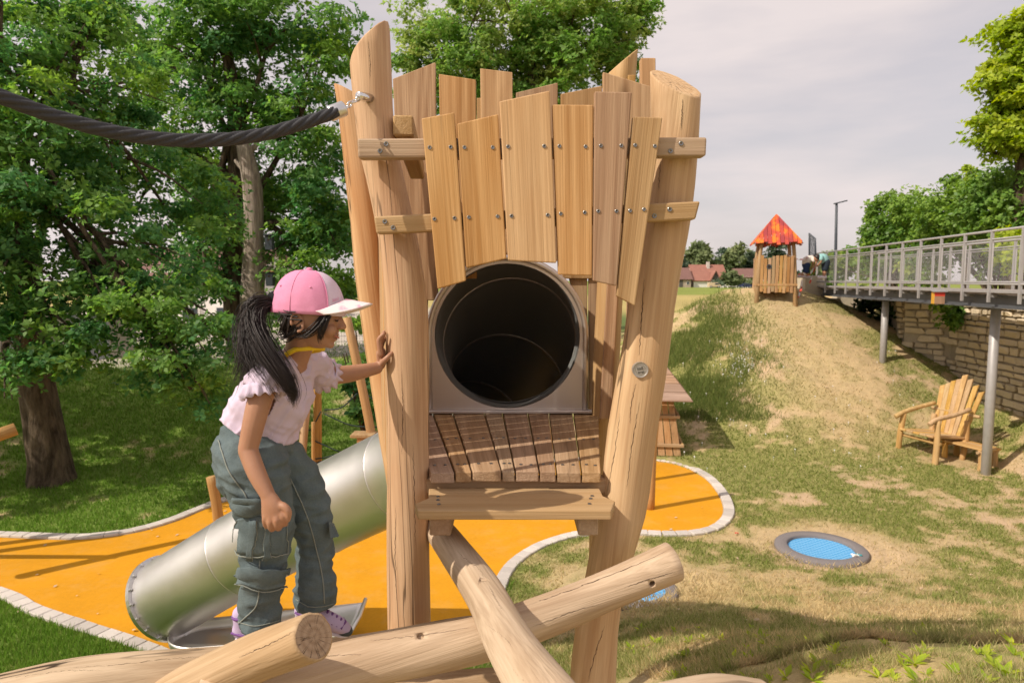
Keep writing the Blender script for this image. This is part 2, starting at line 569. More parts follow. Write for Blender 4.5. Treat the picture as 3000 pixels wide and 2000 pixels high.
M['maple'] = leafmat('maple_leaves', (0.18, 0.34, 0.075), (0.48, 0.54, 0.17), 0.55)
M['lime'] = leafmat('lime_green_leaves', (0.30, 0.42, 0.045), (0.52, 0.58, 0.07), 0.55)
M['laurel'] = leafmat('hedge_leaves', (0.12, 0.24, 0.05), (0.29, 0.42, 0.075), 0.4, rough=0.4)
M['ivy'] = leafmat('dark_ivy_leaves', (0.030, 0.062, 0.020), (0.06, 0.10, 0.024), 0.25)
M['faroak'] = leafmat('far_tree_leaves', (0.15, 0.20, 0.09), (0.25, 0.29, 0.13), 0.35)
M['fardark'] = leafmat('far_dark_leaves', (0.085, 0.13, 0.085), (0.13, 0.18, 0.10), 0.35)
def bark(name, a, b, sc=9, zs=0.22):
    t = NT(name)
    c = t.coords((1, 1, zs), kind="Object")
    n = t.noise(c, sc, 6, 0.7, 0.3)
    r = t.ramp(n, [(0.36, 0.0), (0.60, 1.0)])
    col = t.mix(r, a, b)
    t.bump(r, 0.9, 0.03)
    return t.set(col, 0.9, spec=0.15)
M['bark'] = bark('oak_bark', (0.045, 0.032, 0.022), (0.155, 0.115, 0.08))
M['deadbark'] = bark('bare_grey_trunk', (0.20, 0.155, 0.13), (0.44, 0.37, 0.31), 12, 0.12)
M['rope'] = plain('black_rope', (0.028, 0.028, 0.033), 0.62, 0, 120, 0.4, 0.3, 0.5)
M['thinrope'] = plain('dark_net_rope', (0.02, 0.035, 0.035), 0.8)

def grassmat(name):
    t = NT(name)
    at_ = t.n("Attribute"); at_.attribute_name = "Col"
    g = t.n("NewGeometry")
    hs = t.n("HueSaturation"); t.l(at_.outputs["Color"], hs.inputs["Color"])
    v = t.math('MULTIPLY_ADD', g.outputs["Random Per Island"], 0.5); v.node.inputs[2].default_value = 0.75
    t.l(v, hs.inputs["Value"])
    t.set(hs.outputs[0], 0.6, spec=0.25)
    tr = t.n("BsdfTranslucent"); t.l(hs.outputs[0], tr.inputs["Color"])
    mx = t.n("MixShader"); mx.inputs[0].default_value = 0.5
    t.l(t.p.outputs[0], mx.inputs[1]); t.l(tr.outputs[0], mx.inputs[2]); t.l(mx.outputs[0], t.out.inputs["Surface"])
    return t.m
M['blade'] = grassmat('grass_blades')
def groundmat():
    t = NT('ground_soil_and_turf')
    at_ = t.n("Attribute"); at_.attribute_name = "Col"
    c = t.coords((1, 1, 1), rnd=False)
    n = t.noise(c, 34, 5, 0.7); n2 = t.noise(c, 160, 3, 0.7); n3 = t.noise(c, 7, 4, 0.6)
    k = t.math('ADD', t.math('MULTIPLY', n, 0.4), t.math('ADD', t.math('MULTIPLY', n2, 0.35), t.math('MULTIPLY', n3, 0.25)))
    f = t.ramp(k, [(0.34, 0.62), (0.5, 0.96), (0.66, 1.30)])
    col = t.mix(1.0, at_.outputs["Color"], f, 'MULTIPLY')
    peb = t.n("TexVoronoi", Scale=16.0); t.l(c, peb.inputs["Vector"])
    t.bump(k, 0.7, 0.02)
    return t.set(col, 0.92, spec=0.1)
M['ground'] = groundmat()
# ================================================================ the ground
def height(x, y, rough=True):
    x = np.asarray(x, float); y = np.asarray(y, float)
    # bank that the camera stands on
    br = np.interp(y, [-30, 0, 2.8, 3.4, 4.2, 5.0, 5.75, 7.0, 8.4, 9.6], [2.3, 2.18, 1.98, 1.81, 1.38, 0.99, 0.68, 0.33, 0.09, 0.0])
    bl = np.interp(y, [-30, 0, 2.6, 4.0, 5.3, 6.3, 7.0], [2.3, 2.1, 1.45, 0.85, 0.30, 0.05, 0.0])
    w = sstep(-0.3, 1.9, x)
    z = bl * (1 - w) + br * w
    # the mound with the roofed lookout
    r = np.hypot((x - 7.7) * np.where(x > 7.7, 0.72, 1.0), y - 21.6)
    m = 3.42 - 0.50 * np.maximum(r - 1.0, 0)
    m = np.where(m > 0.5, m, 0.5 * np.exp((m - 0.5) / 0.5) )
    m = np.where(r > 14, 0, m)
    back = sstep(19.5, 27, y)
    # hollow edge to the left and the field behind
    s = (x + 5) * -0.447 + (y - 18.6) * 0.894
    f = 1.5 * sstep(-5.2, 0.6, s)
    # ground under the castle wall to the right
    rw = np.clip(x - 9.0, 0, 2.2) * 0.42 * sstep(9, 12, y) * (1 - sstep(19, 22, y))
    pl = sstep(11.35, 11.75, x) * sstep(6, 9, y)
    z = np.maximum(z, np.maximum(f, 0)) + 0
    z = np.maximum(z, np.where(m > 0.02, m, 0)) if True else z
    z = np.maximum(z, rw)
    z = z * (1 - pl) + np.maximum(z, 3.1) * pl
    far = sstep(26, 34, y)
    z = z * (1 - far) + 1.5 * far
    if rough:
        flat = sstep(0.03, 0.35, z)
        z = z + flat * ((fbm(x * 0.9, y * 0.9, 3) - 0.5) * 0.16 + (fbm(x * 3.1, y * 3.1, 8, 3) - 0.5) * 0.05) * (1 - sstep(24, 30, y))
    return z
def hz(x, y):
    return float(height(np.array([x]), np.array([y]))[0])
def hit(px, py, d0=4.0, d1=80.0):
    """where the sight line through a photo pixel meets the ground"""
    r = ray(px, py)
    ds = np.linspace(d0, d1, 160)
    below = np.nonzero(CAMZ + r.z / r.y * ds < height(r.x / r.y * ds, ds))[0]
    if len(below) and below[0] > 0:
        ds = np.linspace(ds[below[0] - 1], ds[below[0]], 40)
    X = r.x / r.y * ds; Z = CAMZ + r.z / r.y * ds
    below = np.nonzero(Z < height(X, ds))[0]
    i = below[0] if len(below) else len(ds) - 1
    return Vector((X[i], ds[i], hz(X[i], ds[i])))

# outline of the orange rubber floor, read off the photograph
_o_far = [(-900, 1545), (-400, 1560), (0, 1574), (200, 1581), (310, 1574), (420, 1555), (520, 1525), (600, 1492), (680, 1464), (820, 1432), (1000, 1406), (1300, 1380), (1600, 1356), (1800, 1345)]
_o_right = [(1930, 1352), (2000, 1367), (2060, 1398), (2098, 1438), (2118, 1480), (2116, 1512), (2085, 1541), (2030, 1556), (1950, 1560), (1860, 1556), (1760, 1556), (1690, 1561), (1630, 1574), (1565, 1598), (1505, 1634), (1462, 1680), (1420, 1770), (1340, 1850)]
_o_near = [(1150, 1920), (800, 1945), (560, 1926), (470, 1897), (380, 1864), (250, 1822), (120, 1777), (0, 1722), (-400, 1610), (-900, 1567)]
_o = [on_z(px, py, 0.0) for px, py in _o_far + _o_right + _o_near]
_os = spline([(p.x, p.y) for p in _o] + [(_o[0].x, _o[0].y)], 460)[:-1]
def in_poly(x, y, poly):
    inside = np.zeros(len(x), bool)
    n = len(poly)
    j = n - 1
    for i in range(n):
        xi, yi = poly[i]; xj, yj = poly[j]
        c = ((yi > y) != (yj > y)) & (x < (xj - xi) * (y - yi) / (yj - yi + 1e-12) + xi)
        inside ^= c
        j = i
    return inside

TRAMP = [(on_z(2405, 1606, 0.03), 0.60, 0.43), (on_z(1858, 1724, 0.14), 0.50, 0.36)]
# where grass grows well, poorly or not at all (0..1)
def cover(x, y):
    lush = sstep(1.6, -1.2, x) * sstep(4, 6, y) * (1 - sstep(26, 34, y)) + 0 * x
    lush = np.maximum(lush, sstep(14.5, 10, x) * 0.0)
    patch = fbm(x * 1.25, y * 1.25, 21, 4)
    fine = fbm(x * 5.2, y * 5.2, 31, 3)
    k = patch * 0.6 + fine * 0.4
    right = sstep(0.39, 0.58, k)
    # green foot of the mound
    gm = np.exp(-(((x - 4.4) / 2.9) ** 2 + ((y - 14.0) / 3.4) ** 2))
    gm2 = np.exp(-(((x - 3.2) / 2.9) ** 2 + ((y - 17.5) / 4.0) ** 2))
    right = np.clip(right + sstep(0.30, 0.52, k) * np.maximum(gm, gm2) * 1.6, 0, 1)
    under = np.exp(-(((x - 9.6) / 1.6) ** 2 + ((y - 13) / 4.0) ** 2))
    right = np.clip(right + sstep(0.38, 0.6, k) * under * 0.5, 0, 1)
    strip = np.exp(-(((x - 8.2 + (21 - y) * 0.10) / 1.5) ** 2)) * sstep(12.5, 16, y)
    right = right * (1 - 0.8 * strip)
    for c, ro, ri in TRAMP:
        q = np.hypot(x - c.x - 0.25, y - c.y)
        right = right * sstep(0.75, 1.5, q + (fine - 0.5) * 0.6)
    lu = sstep(0.20, 0.46, k)
    return right * (1 - lush) + lu * lush, lush, k
SOIL = np.array([0.53, 0.385, 0.245]); DRY = np.array([0.50, 0.38, 0.19]); DULL = np.array([0.25, 0.26, 0.075])
LUSH = np.array([0.13, 0.255, 0.025])
def ground_colour(x, y):
    c, lush, k = cover(x, y)
    dry = sstep(0.36, 0.60, fbm(x * 0.5, y * 0.5, 44, 3))
    # the near bank is straw-coloured mown grass
    nb = sstep(8.6, 6.6, y) * sstep(0.5, 2.0, x)
    dry = np.clip(dry * 0.55 + nb * 0.6, 0, 1)
    base = SOIL[None] * (1 - dry[:, None]) + DRY[None] * dry[:, None]
    g = DULL[None] * (1 - lush[:, None]) + LUSH[None] * lush[:, None]
    col = base * (1 - c[:, None] * 0.85) + g * c[:, None] * 0.85
    fld = sstep(26, 32, y)
    band = np.where(y > 95, 1.0, 0.0)[:, None]
    fcol = np.array([0.42, 0.34, 0.13])[None] * (1 - band) + np.array([0.23, 0.27, 0.06])[None] * band
    fcol = fcol * (0.8 + 0.4 * fbm(x * 0.25, y * 0.25, 5, 3))[:, None]
    pave = (sstep(0.2, 1.2, (x + 5) * -0.447 + (y - 18.6) * 0.894) * sstep(3, -1, x) * (1 - sstep(45, 60, y)))[:, None]
    near_field = (sstep(22, 26, y) * (1 - sstep(38, 52, y)))[:, None]
    fcol = fcol * (1 - near_field) + np.array([0.12, 0.16, 0.05])[None] * near_field
    out = col * (1 - fld[:, None]) + fcol * fld[:, None]
    return out * (1 - pave) + np.array([0.52, 0.46, 0.40])[None] * pave
def _axis(lo, hi, step, far_lo, far_hi):
    a = list(np.arange(lo, hi + 1e-6, step))
    s = step; v = hi; up = []
    while v < far_hi:
        s *= 1.16; v += s; up.append(v)
    s = step; v = lo; dn = []
    while v > far_lo:
        s *= 1.16; v -= s; dn.append(v)
    return np.array(dn[::-1] + a + up)
GX = _axis(-13, 12.5, 0.085, -900, 900)
GY = _axis(3.2, 24, 0.085, -60, 1500)
_gx, _gy = np.meshgrid(GX, GY)
_X, _Y = _gx.ravel(), _gy.ravel()
_Z = height(_X, _Y)
# no bumps inside the rubber floor
_in = in_poly(_X, _Y, _os)
_Z = np.where(_in, np.minimum(_Z, 0.0) - 0.03, _Z)
for _c, _ro, _ri in TRAMP:
    _q = np.hypot(_X - _c.x, _Y - _c.y)
    _Z = np.where(_q < _ro - 0.05, _c.z - 0.30, np.where(_q < _ro + 0.35, _c.z - 0.02, _Z))
nx, ny = len(GX), len(GY)
_i = np.arange(nx * ny).reshape(ny, nx)
_F = np.stack([_i[:-1, :-1], _i[:-1, 1:], _i[1:, 1:], _i[1:, :-1]], -1).reshape(-1, 4)
_me = np_mesh("ground", np.stack([_X, _Y, _Z], -1), _F, M['ground'], 4, True)
_ca = _me.color_attributes.new("Col", 'FLOAT_COLOR', 'POINT')
_cc = np.ones((len(_X), 4), np.float32); _cc[:, :3] = ground_colour(_X, _Y)
_ca.data.foreach_set("color", _cc.ravel())
ground = data_obj("ground", _me)
set_props(ground, "grassy hollow with dry patchy turf, mound and field behind", "ground", kind="structure")

# orange rubber floor
def flat_poly(name, pts, z, mat):
    bm = bmesh.new()
    vs = [bm.verts.new((p[0], p[1], z)) for p in pts]
    f = bm.faces.new(vs)
    bmesh.ops.triangulate(bm, faces=[f])
    bmesh.ops.recalc_face_normals(bm, faces=bm.faces[:])
    if bm.faces[:][0].normal.z < 0:
        bmesh.ops.reverse_faces(bm, faces=bm.faces[:])
    return bm_obj(name, bm, mat)
rubber_floor = set_props(flat_poly("rubber_floor", _os, 0.004, M['rubber']), "orange rubber safety surface winding under the play tower", "rubber floor", kind="structure")

# kerb: each stone its own piece
kerb_base = []
_P = np.array(_os)
_T = np.roll(_P, -1, 0) - np.roll(_P, 1, 0)
_T /= np.linalg.norm(_T, axis=1)[:, None]
_area = 0.5 * np.sum(_P[:, 0] * np.roll(_P[:, 1], -1) - np.roll(_P[:, 0], -1) * _P[:, 1])
_N = np.stack([_T[:, 1], -_T[:, 0]], -1) * (1 if _area > 0 else -1)      # outwards
KW = 0.17
Vb, Fb = [], []
for i in range(len(_P)):
    a = _P[i] - _N[i] * 0.01; b = _P[i] + _N[i] * KW
    Vb += [(a[0], a[1], 0.008), (b[0], b[1], 0.008)]
    j = (i + 1) % len(_P)
    Fb.append((2 * i, 2 * i + 1, 2 * j + 1, 2 * j))
kerb = set_props(mesh_obj("kerb", Vb, Fb, M['mortar']), "row of pale concrete kerb stones edging the orange floor", "kerb", kind="structure")
_seg = np.linalg.norm(np.roll(_P, -1, 0) - _P, axis=1)
_cum = np.concatenate([[0], np.cumsum(_seg)])
bm = bmesh.new(); bmesh.ops.create_cube(bm, size=1.0)
bmesh.ops.scale(bm, vec=(0.188, KW - 0.006, 0.06), verts=bm.verts[:])
bmesh.ops.bevel(bm, geom=bm.edges[:], offset=0.008, segments=1, affect='EDGES')
_kme = bpy.data.meshes.new("paving_stone"); bm.to_mesh(_kme); bm.free(); _kme.materials.append(M['kerb'])
_n_k = int(_cum[-1] / 0.195)
for k in range(_n_k):
    s = (k + 0.5) * _cum[-1] / _n_k
    i = int(np.searchsorted(_cum, s) - 1) % len(_P)
    f = (s - _cum[i]) / max(_seg[i], 1e-6)
    j = (i + 1) % len(_P)
    p = _P[i] * (1 - f) + _P[j] * f; t = _T[i] * (1 - f) + _T[j] * f; n = _N[i] * (1 - f) + _N[j] * f
    c = p + n * KW / 2
    u = c[0] / max(c[1], 0.1) * 2000 + 1500
    if c[1] < 3.5 or u < -120 or u > 3100:
        continue
    o = data_obj("paving_stone", _kme)
    o.matrix_basis = Matrix.Translation((c[0], c[1], 0.008 + random.uniform(-0.003, 0.003))) @ Matrix.Rotation(math.atan2(t[1], t[0]) + random.uniform(-0.012, 0.012), 4, 'Z') @ Matrix.Rotation(random.uniform(-0.01, 0.01), 4, 'X')
    attach(o, kerb)

# trampolines sunk into the turf
def trampoline(c, ro, ri, label):
    t = thing("trampoline", c, label, "trampoline", "round trampolines sunk in the turf")
    n = 56
    V, F = [], []
    prof = [(ro, -0.06), (ro, 0.012), (ro - 0.02, 0.03), (ri + 0.02, 0.034), (ri, 0.022), (ri, -0.05)]
    for k in range(n):
        a = 2 * math.pi * k / n
        for r_, z_ in prof:
            V.append(c + Vector((math.cos(a) * r_, math.sin(a) * r_, z_)))
    m = len(prof)
    for k in range(n):
        for q in range(m - 1):
            F.append((k * m + q, ((k + 1) % n) * m + q, ((k + 1) % n) * m + q + 1, k * m + q + 1))
    mesh_obj("rubber_ring", V, F, M['trampring'], t, True, Matrix.Translation(c))
    V = [c + Vector((0, 0, -0.025))]
    F = []
    for k in range(n):
        a = 2 * math.pi * k / n
        V.append(c + Vector((math.cos(a) * (ri - 0.004), math.sin(a) * (ri - 0.004), -0.012)))
    for k in range(n):
        F.append((0, 1 + k, 1 + (k + 1) % n))
    mesh_obj("jumping_mat", V, F, M['trampmat'], t, False, Matrix.Translation(c) @ Matrix.Rotation(0.5, 4, 'Z'))
    return t
trampoline(TRAMP[0][0], TRAMP[0][1], TRAMP[0][2], "round blue trampoline with grey rubber ring in the bare turf")
trampoline(TRAMP[1][0], TRAMP[1][1], TRAMP[1][2], "trampoline half hidden behind the end of the drilled log")
# ================================================================ the play tower
def D(x, y, d):
    """point read off the 2352 px wide view of the photograph"""
    return at(x * 1.27551, y * 1.27551, d)
SCREW = None
def screw_mesh():
    bm = bmesh.new()
    n = 10
    rings = []
    for r_, z_ in ((0.0068, -0.001), (0.0068, 0.0016), (0.0060, 0.0022), (0.0030, 0.0016), (0.0024, -0.0012)):
        rings.append([bm.verts.new((math.cos(2 * math.pi * k / n) * r_, math.sin(2 * math.pi * k / n) * r_, z_)) for k in range(n)])
    for a, b in zip(rings, rings[1:]):
        for k in range(n):
            bm.faces.new((a[k], a[(k + 1) % n], b[(k + 1) % n], b[k]))
    bm.faces.new(rings[-1])
    me = bpy.data.meshes.new("screw"); bm.to_mesh(me); bm.free()
    me.materials.append(M['screw'])
    return me
SCREW = screw_mesh()
def screw(p, nrm, parent, s=1.0):
    f = frame_z(Vector(p) + Vector(nrm).normalized() * 0.0012, nrm, Vector((0.3, 0.2, 0.9)))
    o = data_obj("screw", SCREW, parent, f @ Matrix.Scale(s, 4))
    return o
def post(name, dpts, rad, mat, parent, cut=None, sides=20, bump=0.10, seed=1.0, steps=26, label=None, capmat=None):
    """a crooked debarked post: dpts = (x, y, depth) in the 2352 px view"""
    P = [D(*p) for p in dpts]
    q = [(p.x, p.y, p.z, r) for p, r in zip(P, rad)]
    S = spline(q, steps)
    V, F, cap = tube([Vector(s[:3]) for s in S], [float(s[3]) for s in S], sides, True, bump, seed, 4.0)
    fr = frame_z(Vector(S[-1][:3]), Vector(S[-1][:3]) - Vector(S[0][:3]) if S[-1][2] > S[0][2] else Vector(S[0][:3]) - Vector(S[-1][:3]))
    inv = fr.inverted()
    bm = bmesh.new()
    vs = [bm.verts.new(inv @ Vector(v)) for v in V]
    for i, f in enumerate(F):
        fc = bm.faces.new([vs[k] for k in f])
        fc.smooth = i not in cap
        if i in cap: fc.material_index = 1
    if cut is not None:
        co, no = cut
        no = (inv.to_3x3() @ Vector(no)).normalized()
        r_ = bmesh.ops.bisect_plane(bm, geom=bm.verts[:] + bm.edges[:] + bm.faces[:], plane_co=inv @ Vector(co), plane_no=no, clear_outer=True)
        edges = [e for e in r_['geom_cut'] if isinstance(e, bmesh.types.BMEdge)]
        fr_ = bmesh.ops.holes_fill(bm, edges=edges, sides=0)
        for f in fr_['faces']:
            f.material_index = 1
            f.smooth = False
        bmesh.ops.bevel(bm, geom=[e for e in edges if e.is_valid], offset=0.006, segments=2, affect='EDGES', profile=0.5)
    o = bm_obj(name, bm, mat, parent, False, fr, [mat, capmat or M['cut']])
    if label: o["label"] = label
    return o

tower = thing("play_tower", (0.0, 3.1, 1.2), "tall wooden play tower of crooked posts and uneven planks round the slide mouth", "play tower")
tower_posts = {}
tower_posts['left'] = post("post", [(846, 20, 2.66), (850, 110, 2.66), (862, 300, 2.66), (889, 430, 2.66), (913, 550, 2.66), (929, 660, 2.66), (935, 800, 2.66), (936, 1100, 2.66), (940, 1400, 2.66), (945, 1750, 2.66)],
     [0.078, 0.078, 0.074, 0.073, 0.074, 0.080, 0.083, 0.083, 0.089, 0.092], M['post'], tower, (D(851, 103, 2.66), Vector((-0.70, 0.16, 0.70))), seed=3.1)
post("post", [(783, 150, 3.62), (802, 190, 3.62), (840, 480, 3.62), (853, 640, 3.62), (873, 780, 3.62), (891, 900, 3.62), (910, 1020, 3.62), (930, 1150, 3.62), (950, 1400, 3.62)],
     [0.082] * 2 + [0.084] * 7, M['post'], tower, (D(790, 205, 3.62), Vector((0.45, 0.0, 0.9))), seed=5.7)
tower_posts['right'] = post("post", [(1556, 100, 2.66), (1552, 180, 2.66), (1546, 400, 2.66), (1524, 540, 2.66), (1503, 660, 2.66), (1476, 850, 2.66), (1452, 1000, 2.66), (1433, 1150, 2.66), (1410, 1250, 2.66), (1377, 1400, 2.66), (1360, 1570, 2.66), (1350, 1800, 2.66)],
     [0.096, 0.096, 0.088, 0.092, 0.094, 0.095, 0.095, 0.092, 0.086, 0.083, 0.094, 0.098], M['post'], tower, (D(1550, 190, 2.66), Vector((0.30, -0.52, 0.80))), seed=9.2)
post("post", [(1432, 60, 3.78), (1428, 150, 3.78), (1408, 500, 3.75), (1394, 800, 3.72), (1386, 1000, 3.7), (1380, 1300, 3.7)],
     [0.078, 0.078, 0.072, 0.068, 0.066, 0.07], M['post'], tower, (D(1425, 145, 3.75), Vector((-0.62, -0.1, 0.75))), seed=12.4)

def plank(name, quad, d, th, mat, parent, screws=(), dtop=None, bevel=0.004, label=None):
    """quad = top-left, top-right, bottom-right, bottom-left in the 2352 px view; d depth of the front face"""
    dt = d if dtop is None else dtop
    P = [D(*quad[0], dt), D(*quad[1], dt), D(*quad[2], d), D(*quad[3], d)]
    tm, bmid = (P[0] + P[1]) / 2, (P[2] + P[3]) / 2
    fr = frame_z((tm + bmid) / 2, tm - bmid)
    nrm = -(P[1] - P[0]).cross(P[3] - P[0]).normalized()
    if nrm.y < 0: nrm = -nrm
    V, F = prism(P, nrm * th)
    o = solid_obj(name, V, F, mat, parent, fr, bevel, 2)
    for sx, sy in screws:
        k = (sy - (quad[0][1] + quad[1][1]) / 2) / ((quad[2][1] + quad[3][1]) / 2 - (quad[0][1] + quad[1][1]) / 2)
        screw(D(sx, sy, dt + (d - dt) * k), -nrm, o)
    if label: o["label"] = label
    return o
# front planks with their screws
PF = [
 ([(968, 272), (1043, 258), (1070, 645), (1005, 664)], 2.470, [(987, 339), (1035, 338), (998, 503), (1044, 501)]),
 ([(1050, 284), (1144, 262), (1163, 594), (1070, 616)], 2.474, [(1067, 339), (1132, 339), (1077, 499), (1143, 497)]),
 ([(1147, 233), (1263, 208), (1278, 604), (1167, 598)], 2.466, [(1167, 337), (1250, 336), (1175, 496), (1258, 494)]),
 ([(1268, 240), (1363, 241), (1360, 633), (1282, 631)], 2.472, [(1285, 336), (1345, 337), (1288, 491), (1343, 488)]),
 ([(1366, 210), (1452, 212), (1416, 657), (1362, 645)], 2.467, [(1380, 335), (1427, 335), (1374, 485), (1416, 485)]),
 ([(1454, 268), (1522, 270), (1459, 703), (1416, 680)], 2.473, [(1459, 334), (1504, 336), (1447, 484), (1479, 481)]),
]
for q, d, sc in PF:
    plank("plank", q, d, 0.028, M['plank'], tower, sc)
# two rails behind them
for q, sc in (([(820, 318), (1624, 315), (1622, 358), (822, 363)], [(873, 347), (887, 331), (1540, 347), (1564, 330)]),
              ([(858, 497), (1609, 462), (1598, 504), (864, 537)], [(884, 509), (903, 523), (1503, 496), (1538, 481)])):
    P = [D(*p, 2.503) for p in q]
    fr = frame_z((P[0] + P[2]) / 2, (P[1] + P[2]) / 2 - (P[0] + P[3]) / 2)
    V, F = prism(P, Vector((0, 0.062, 0)))
    o = solid_obj("rail", V, F, M['step'], tower, fr, 0.007, 2)
    for s in sc:
        screw(D(*s, 2.503), (0, -1, 0), o, 1.25)
# square beam along the left side, its end towards the camera
P0_, P1_ = D(926, 288, 2.60), D(885, 300, 3.75)
beam_between("side_beam", P0_, P0_ + Vector((-0.10, 1.1, 0.0)), 0.075, 0.075, M['step'], tower, 0.006)
# back wall planks
PB = [
 [(902, 181), (1000, 143), (1006, 690), (925, 690)], [(1008, 170), (1093, 183), (1095, 640), (1016, 640)],
 [(1103, 157), (1177, 166), (1178, 600), (1108, 600)], [(1185, 213), (1281, 190), (1280, 600), (1190, 600)],
 [(1288, 216), (1383, 197), (1378, 640), (1292, 640)], [(1095, 225), (1106, 225), (1106, 500), (1095, 500)],
]
for i, q in enumerate(PB):
    plank("plank", q, 3.87 + 0.006 * (i % 2), 0.03, M['plank'], tower)
plank("plank", [(1352, 560), (1388, 560), (1386, 985), (1352, 985)], 3.885, 0.03, M['plank'], tower)
plank("plank", [(1288, 560), (1349, 560), (1349, 760), (1322, 700)], 3.890, 0.03, M['plank'], tower)
plank("plank", [(940, 560), (982, 560), (982, 980), (940, 980)], 3.885, 0.03, M['plank'], tower)
# right side: tall plank, short ones and a square end
plank("plank", [(1385, 165), (1501, 200), (1497, 271), (1387, 380)], 3.02, 0.03, M['plank'], tower)
plank("plank", [(1443, 172), (1460, 172), (1462, 300), (1445, 300)], 3.55, 0.03, M['plank'], tower)
plank("plank", [(1472, 133), (1506, 133), (1508, 330), (1474, 330)], 3.30, 0.045, M['plank'], tower)
plank("plank", [(1396, 640), (1422, 640), (1404, 962), (1378, 962)], 3.45, 0.03, M['plank'], tower)
# left side wall: upright planks with narrow gaps that let thin stripes of sun through
FZ = 2.965
_a, _b = Vector((-0.515, 2.76, 0)), Vector((-0.690, 3.56, 0))
_dir = (_b - _a).normalized(); _nl = Vector((_dir.y, -_dir.x, 0))
_pos = 0.0
for k, wk in enumerate((0.125, 0.150, 0.110, 0.145, 0.120, 0.135)):
    c0 = _a + _dir * _pos; c1 = _a + _dir * (_pos + wk)
    _pos += wk + 0.0105
    top = 4.22 + (0.03, -0.05, 0.06, 0.0, -0.04, 0.02)[k]
    V, F = prism([c0 + Vector((0, 0, FZ - 0.02)), c1 + Vector((0, 0, FZ - 0.02)), c1 + Vector((0, 0, top + 0.03)), c0 + Vector((0, 0, top))], _nl * 0.028)
    solid_obj("plank", V, F, M['plank'], tower, frame_z((c0 + c1) / 2 + Vector((0, 0, 3.6)), (0, 0, 1), _nl), 0.003)
# right side wall
_a, _b = Vector((0.560, 2.80, 0)), Vector((0.600, 3.62, 0))
_dir = (_b - _a).normalized(); _nl = Vector((-_dir.y, _dir.x, 0))
_pos = 0.0
for k, wk in enumerate((0.15, 0.13, 0.16, 0.14, 0.15)):
    c0 = _a + _dir * _pos; c1 = _a + _dir * (_pos + wk)
    _pos += wk + 0.012
    V, F = prism([c0 + Vector((0, 0, FZ - 0.02)), c1 + Vector((0, 0, FZ - 0.02)), c1 + Vector((0, 0, 4.1)), c0 + Vector((0, 0, 4.06))], -_nl * 0.028)
    solid_obj("plank", V, F, M['plank'], tower, frame_z((c0 + c1) / 2 + Vector((0, 0, 3.6)), (0, 0, 1), _nl), 0.003)
# platform floor: eight boards fanning out towards the slide
fx = [1256, 1330, 1381, 1470, 1510, 1582, 1632, 1707, 1766]
bx = [-0.60, -0.45, -0.3375, -0.16, -0.056, 0.086, 0.206, 0.343, 0.49]
for k in range(8):
    d0 = 2.575 + random.uniform(-0.006, 0.006)
    xa, xb = (fx[k] - 1500) / 2000 * 2.59 + 0.003, (fx[k + 1] - 1500) / 2000 * 2.59 - 0.003
    za = FZ + random.uniform(-0.003, 0.003) - (0.006 if k == 0 else 0)
    pts = [(xa, d0, za), (xb, d0, za), (bx[k + 1] - 0.004, 3.80, za), (bx[k] + 0.004, 3.80, za)]
    P = [Vector(p) for p in pts]
    V, F = prism(P, Vector((0, 0, -0.042)))
    fr = frame_z((P[0] + P[2]) / 2, (P[2] + P[3]) / 2 - (P[0] + P[1]) / 2, Vector((0, 0, 1)))
    o = solid_obj("floor_board", V, F, M['floor'], tower, fr, 0.004, 2)
    for dy in (0.10, 0.55):
        for q in (0.28, 0.72):
            f = dy / 1.22
            xs = (xa * (1 - f) + (bx[k]) * f) * (1 - q) + (xb * (1 - f) + bx[k + 1] * f) * q
            screw((xs, d0 + dy + random.uniform(-0.012, 0.012), za), (0, 0, 1), o)
beam_between("floor_joist", (-0.36, 2.66, FZ - 0.075), (0.40, 2.66, FZ - 0.075), 0.06, 0.06, M['floor'], tower, 0.004)
# step board notched round the posts
SZ = 2.893
def sp(x, y):
    return on_z(x * 1.27551, y * 1.27551, SZ)
st = [sp(953, 1156), sp(960, 1172), sp(1404, 1172), sp(1413, 1150), sp(1385, 1138), sp(1376, 1119), sp(985, 1121), sp(984, 1143)]
V, F = prism(st, Vector((0, 0, -0.034)))
stepo = solid_obj("step_board", V, F, M['step'], tower, frame_z((st[0] + st[3]) / 2, Vector((1, 0, 0)), Vector((0, 0, 1))), 0.004, 2)
for sx, sy in ((1006, 1140), (1006, 1148), (1008, 1158), (1360, 1139), (1357, 1145), (1354, 1157)):
    screw(sp(sx, sy), (0, 0, 1), stepo)
for x0, x1, y0 in ((986, 1036, 1203), (1328, 1374, 1199)):
    a = D(x0, y0, 2.42); b = D(x1, y0 + 53, 2.42)
    c = (a + b) / 2
    c.z = SZ - 0.035 - (a.z - b.z) / 2 - 0.001
    fr = frame_z(c + Vector((0, 0.20, 0)), Vector((0, 1, 0)), Vector((0, 0, 1)))
    box_obj("step_bearer", (b.x - a.x, a.z - b.z, 0.40), fr, M['step'], tower, 0.005)
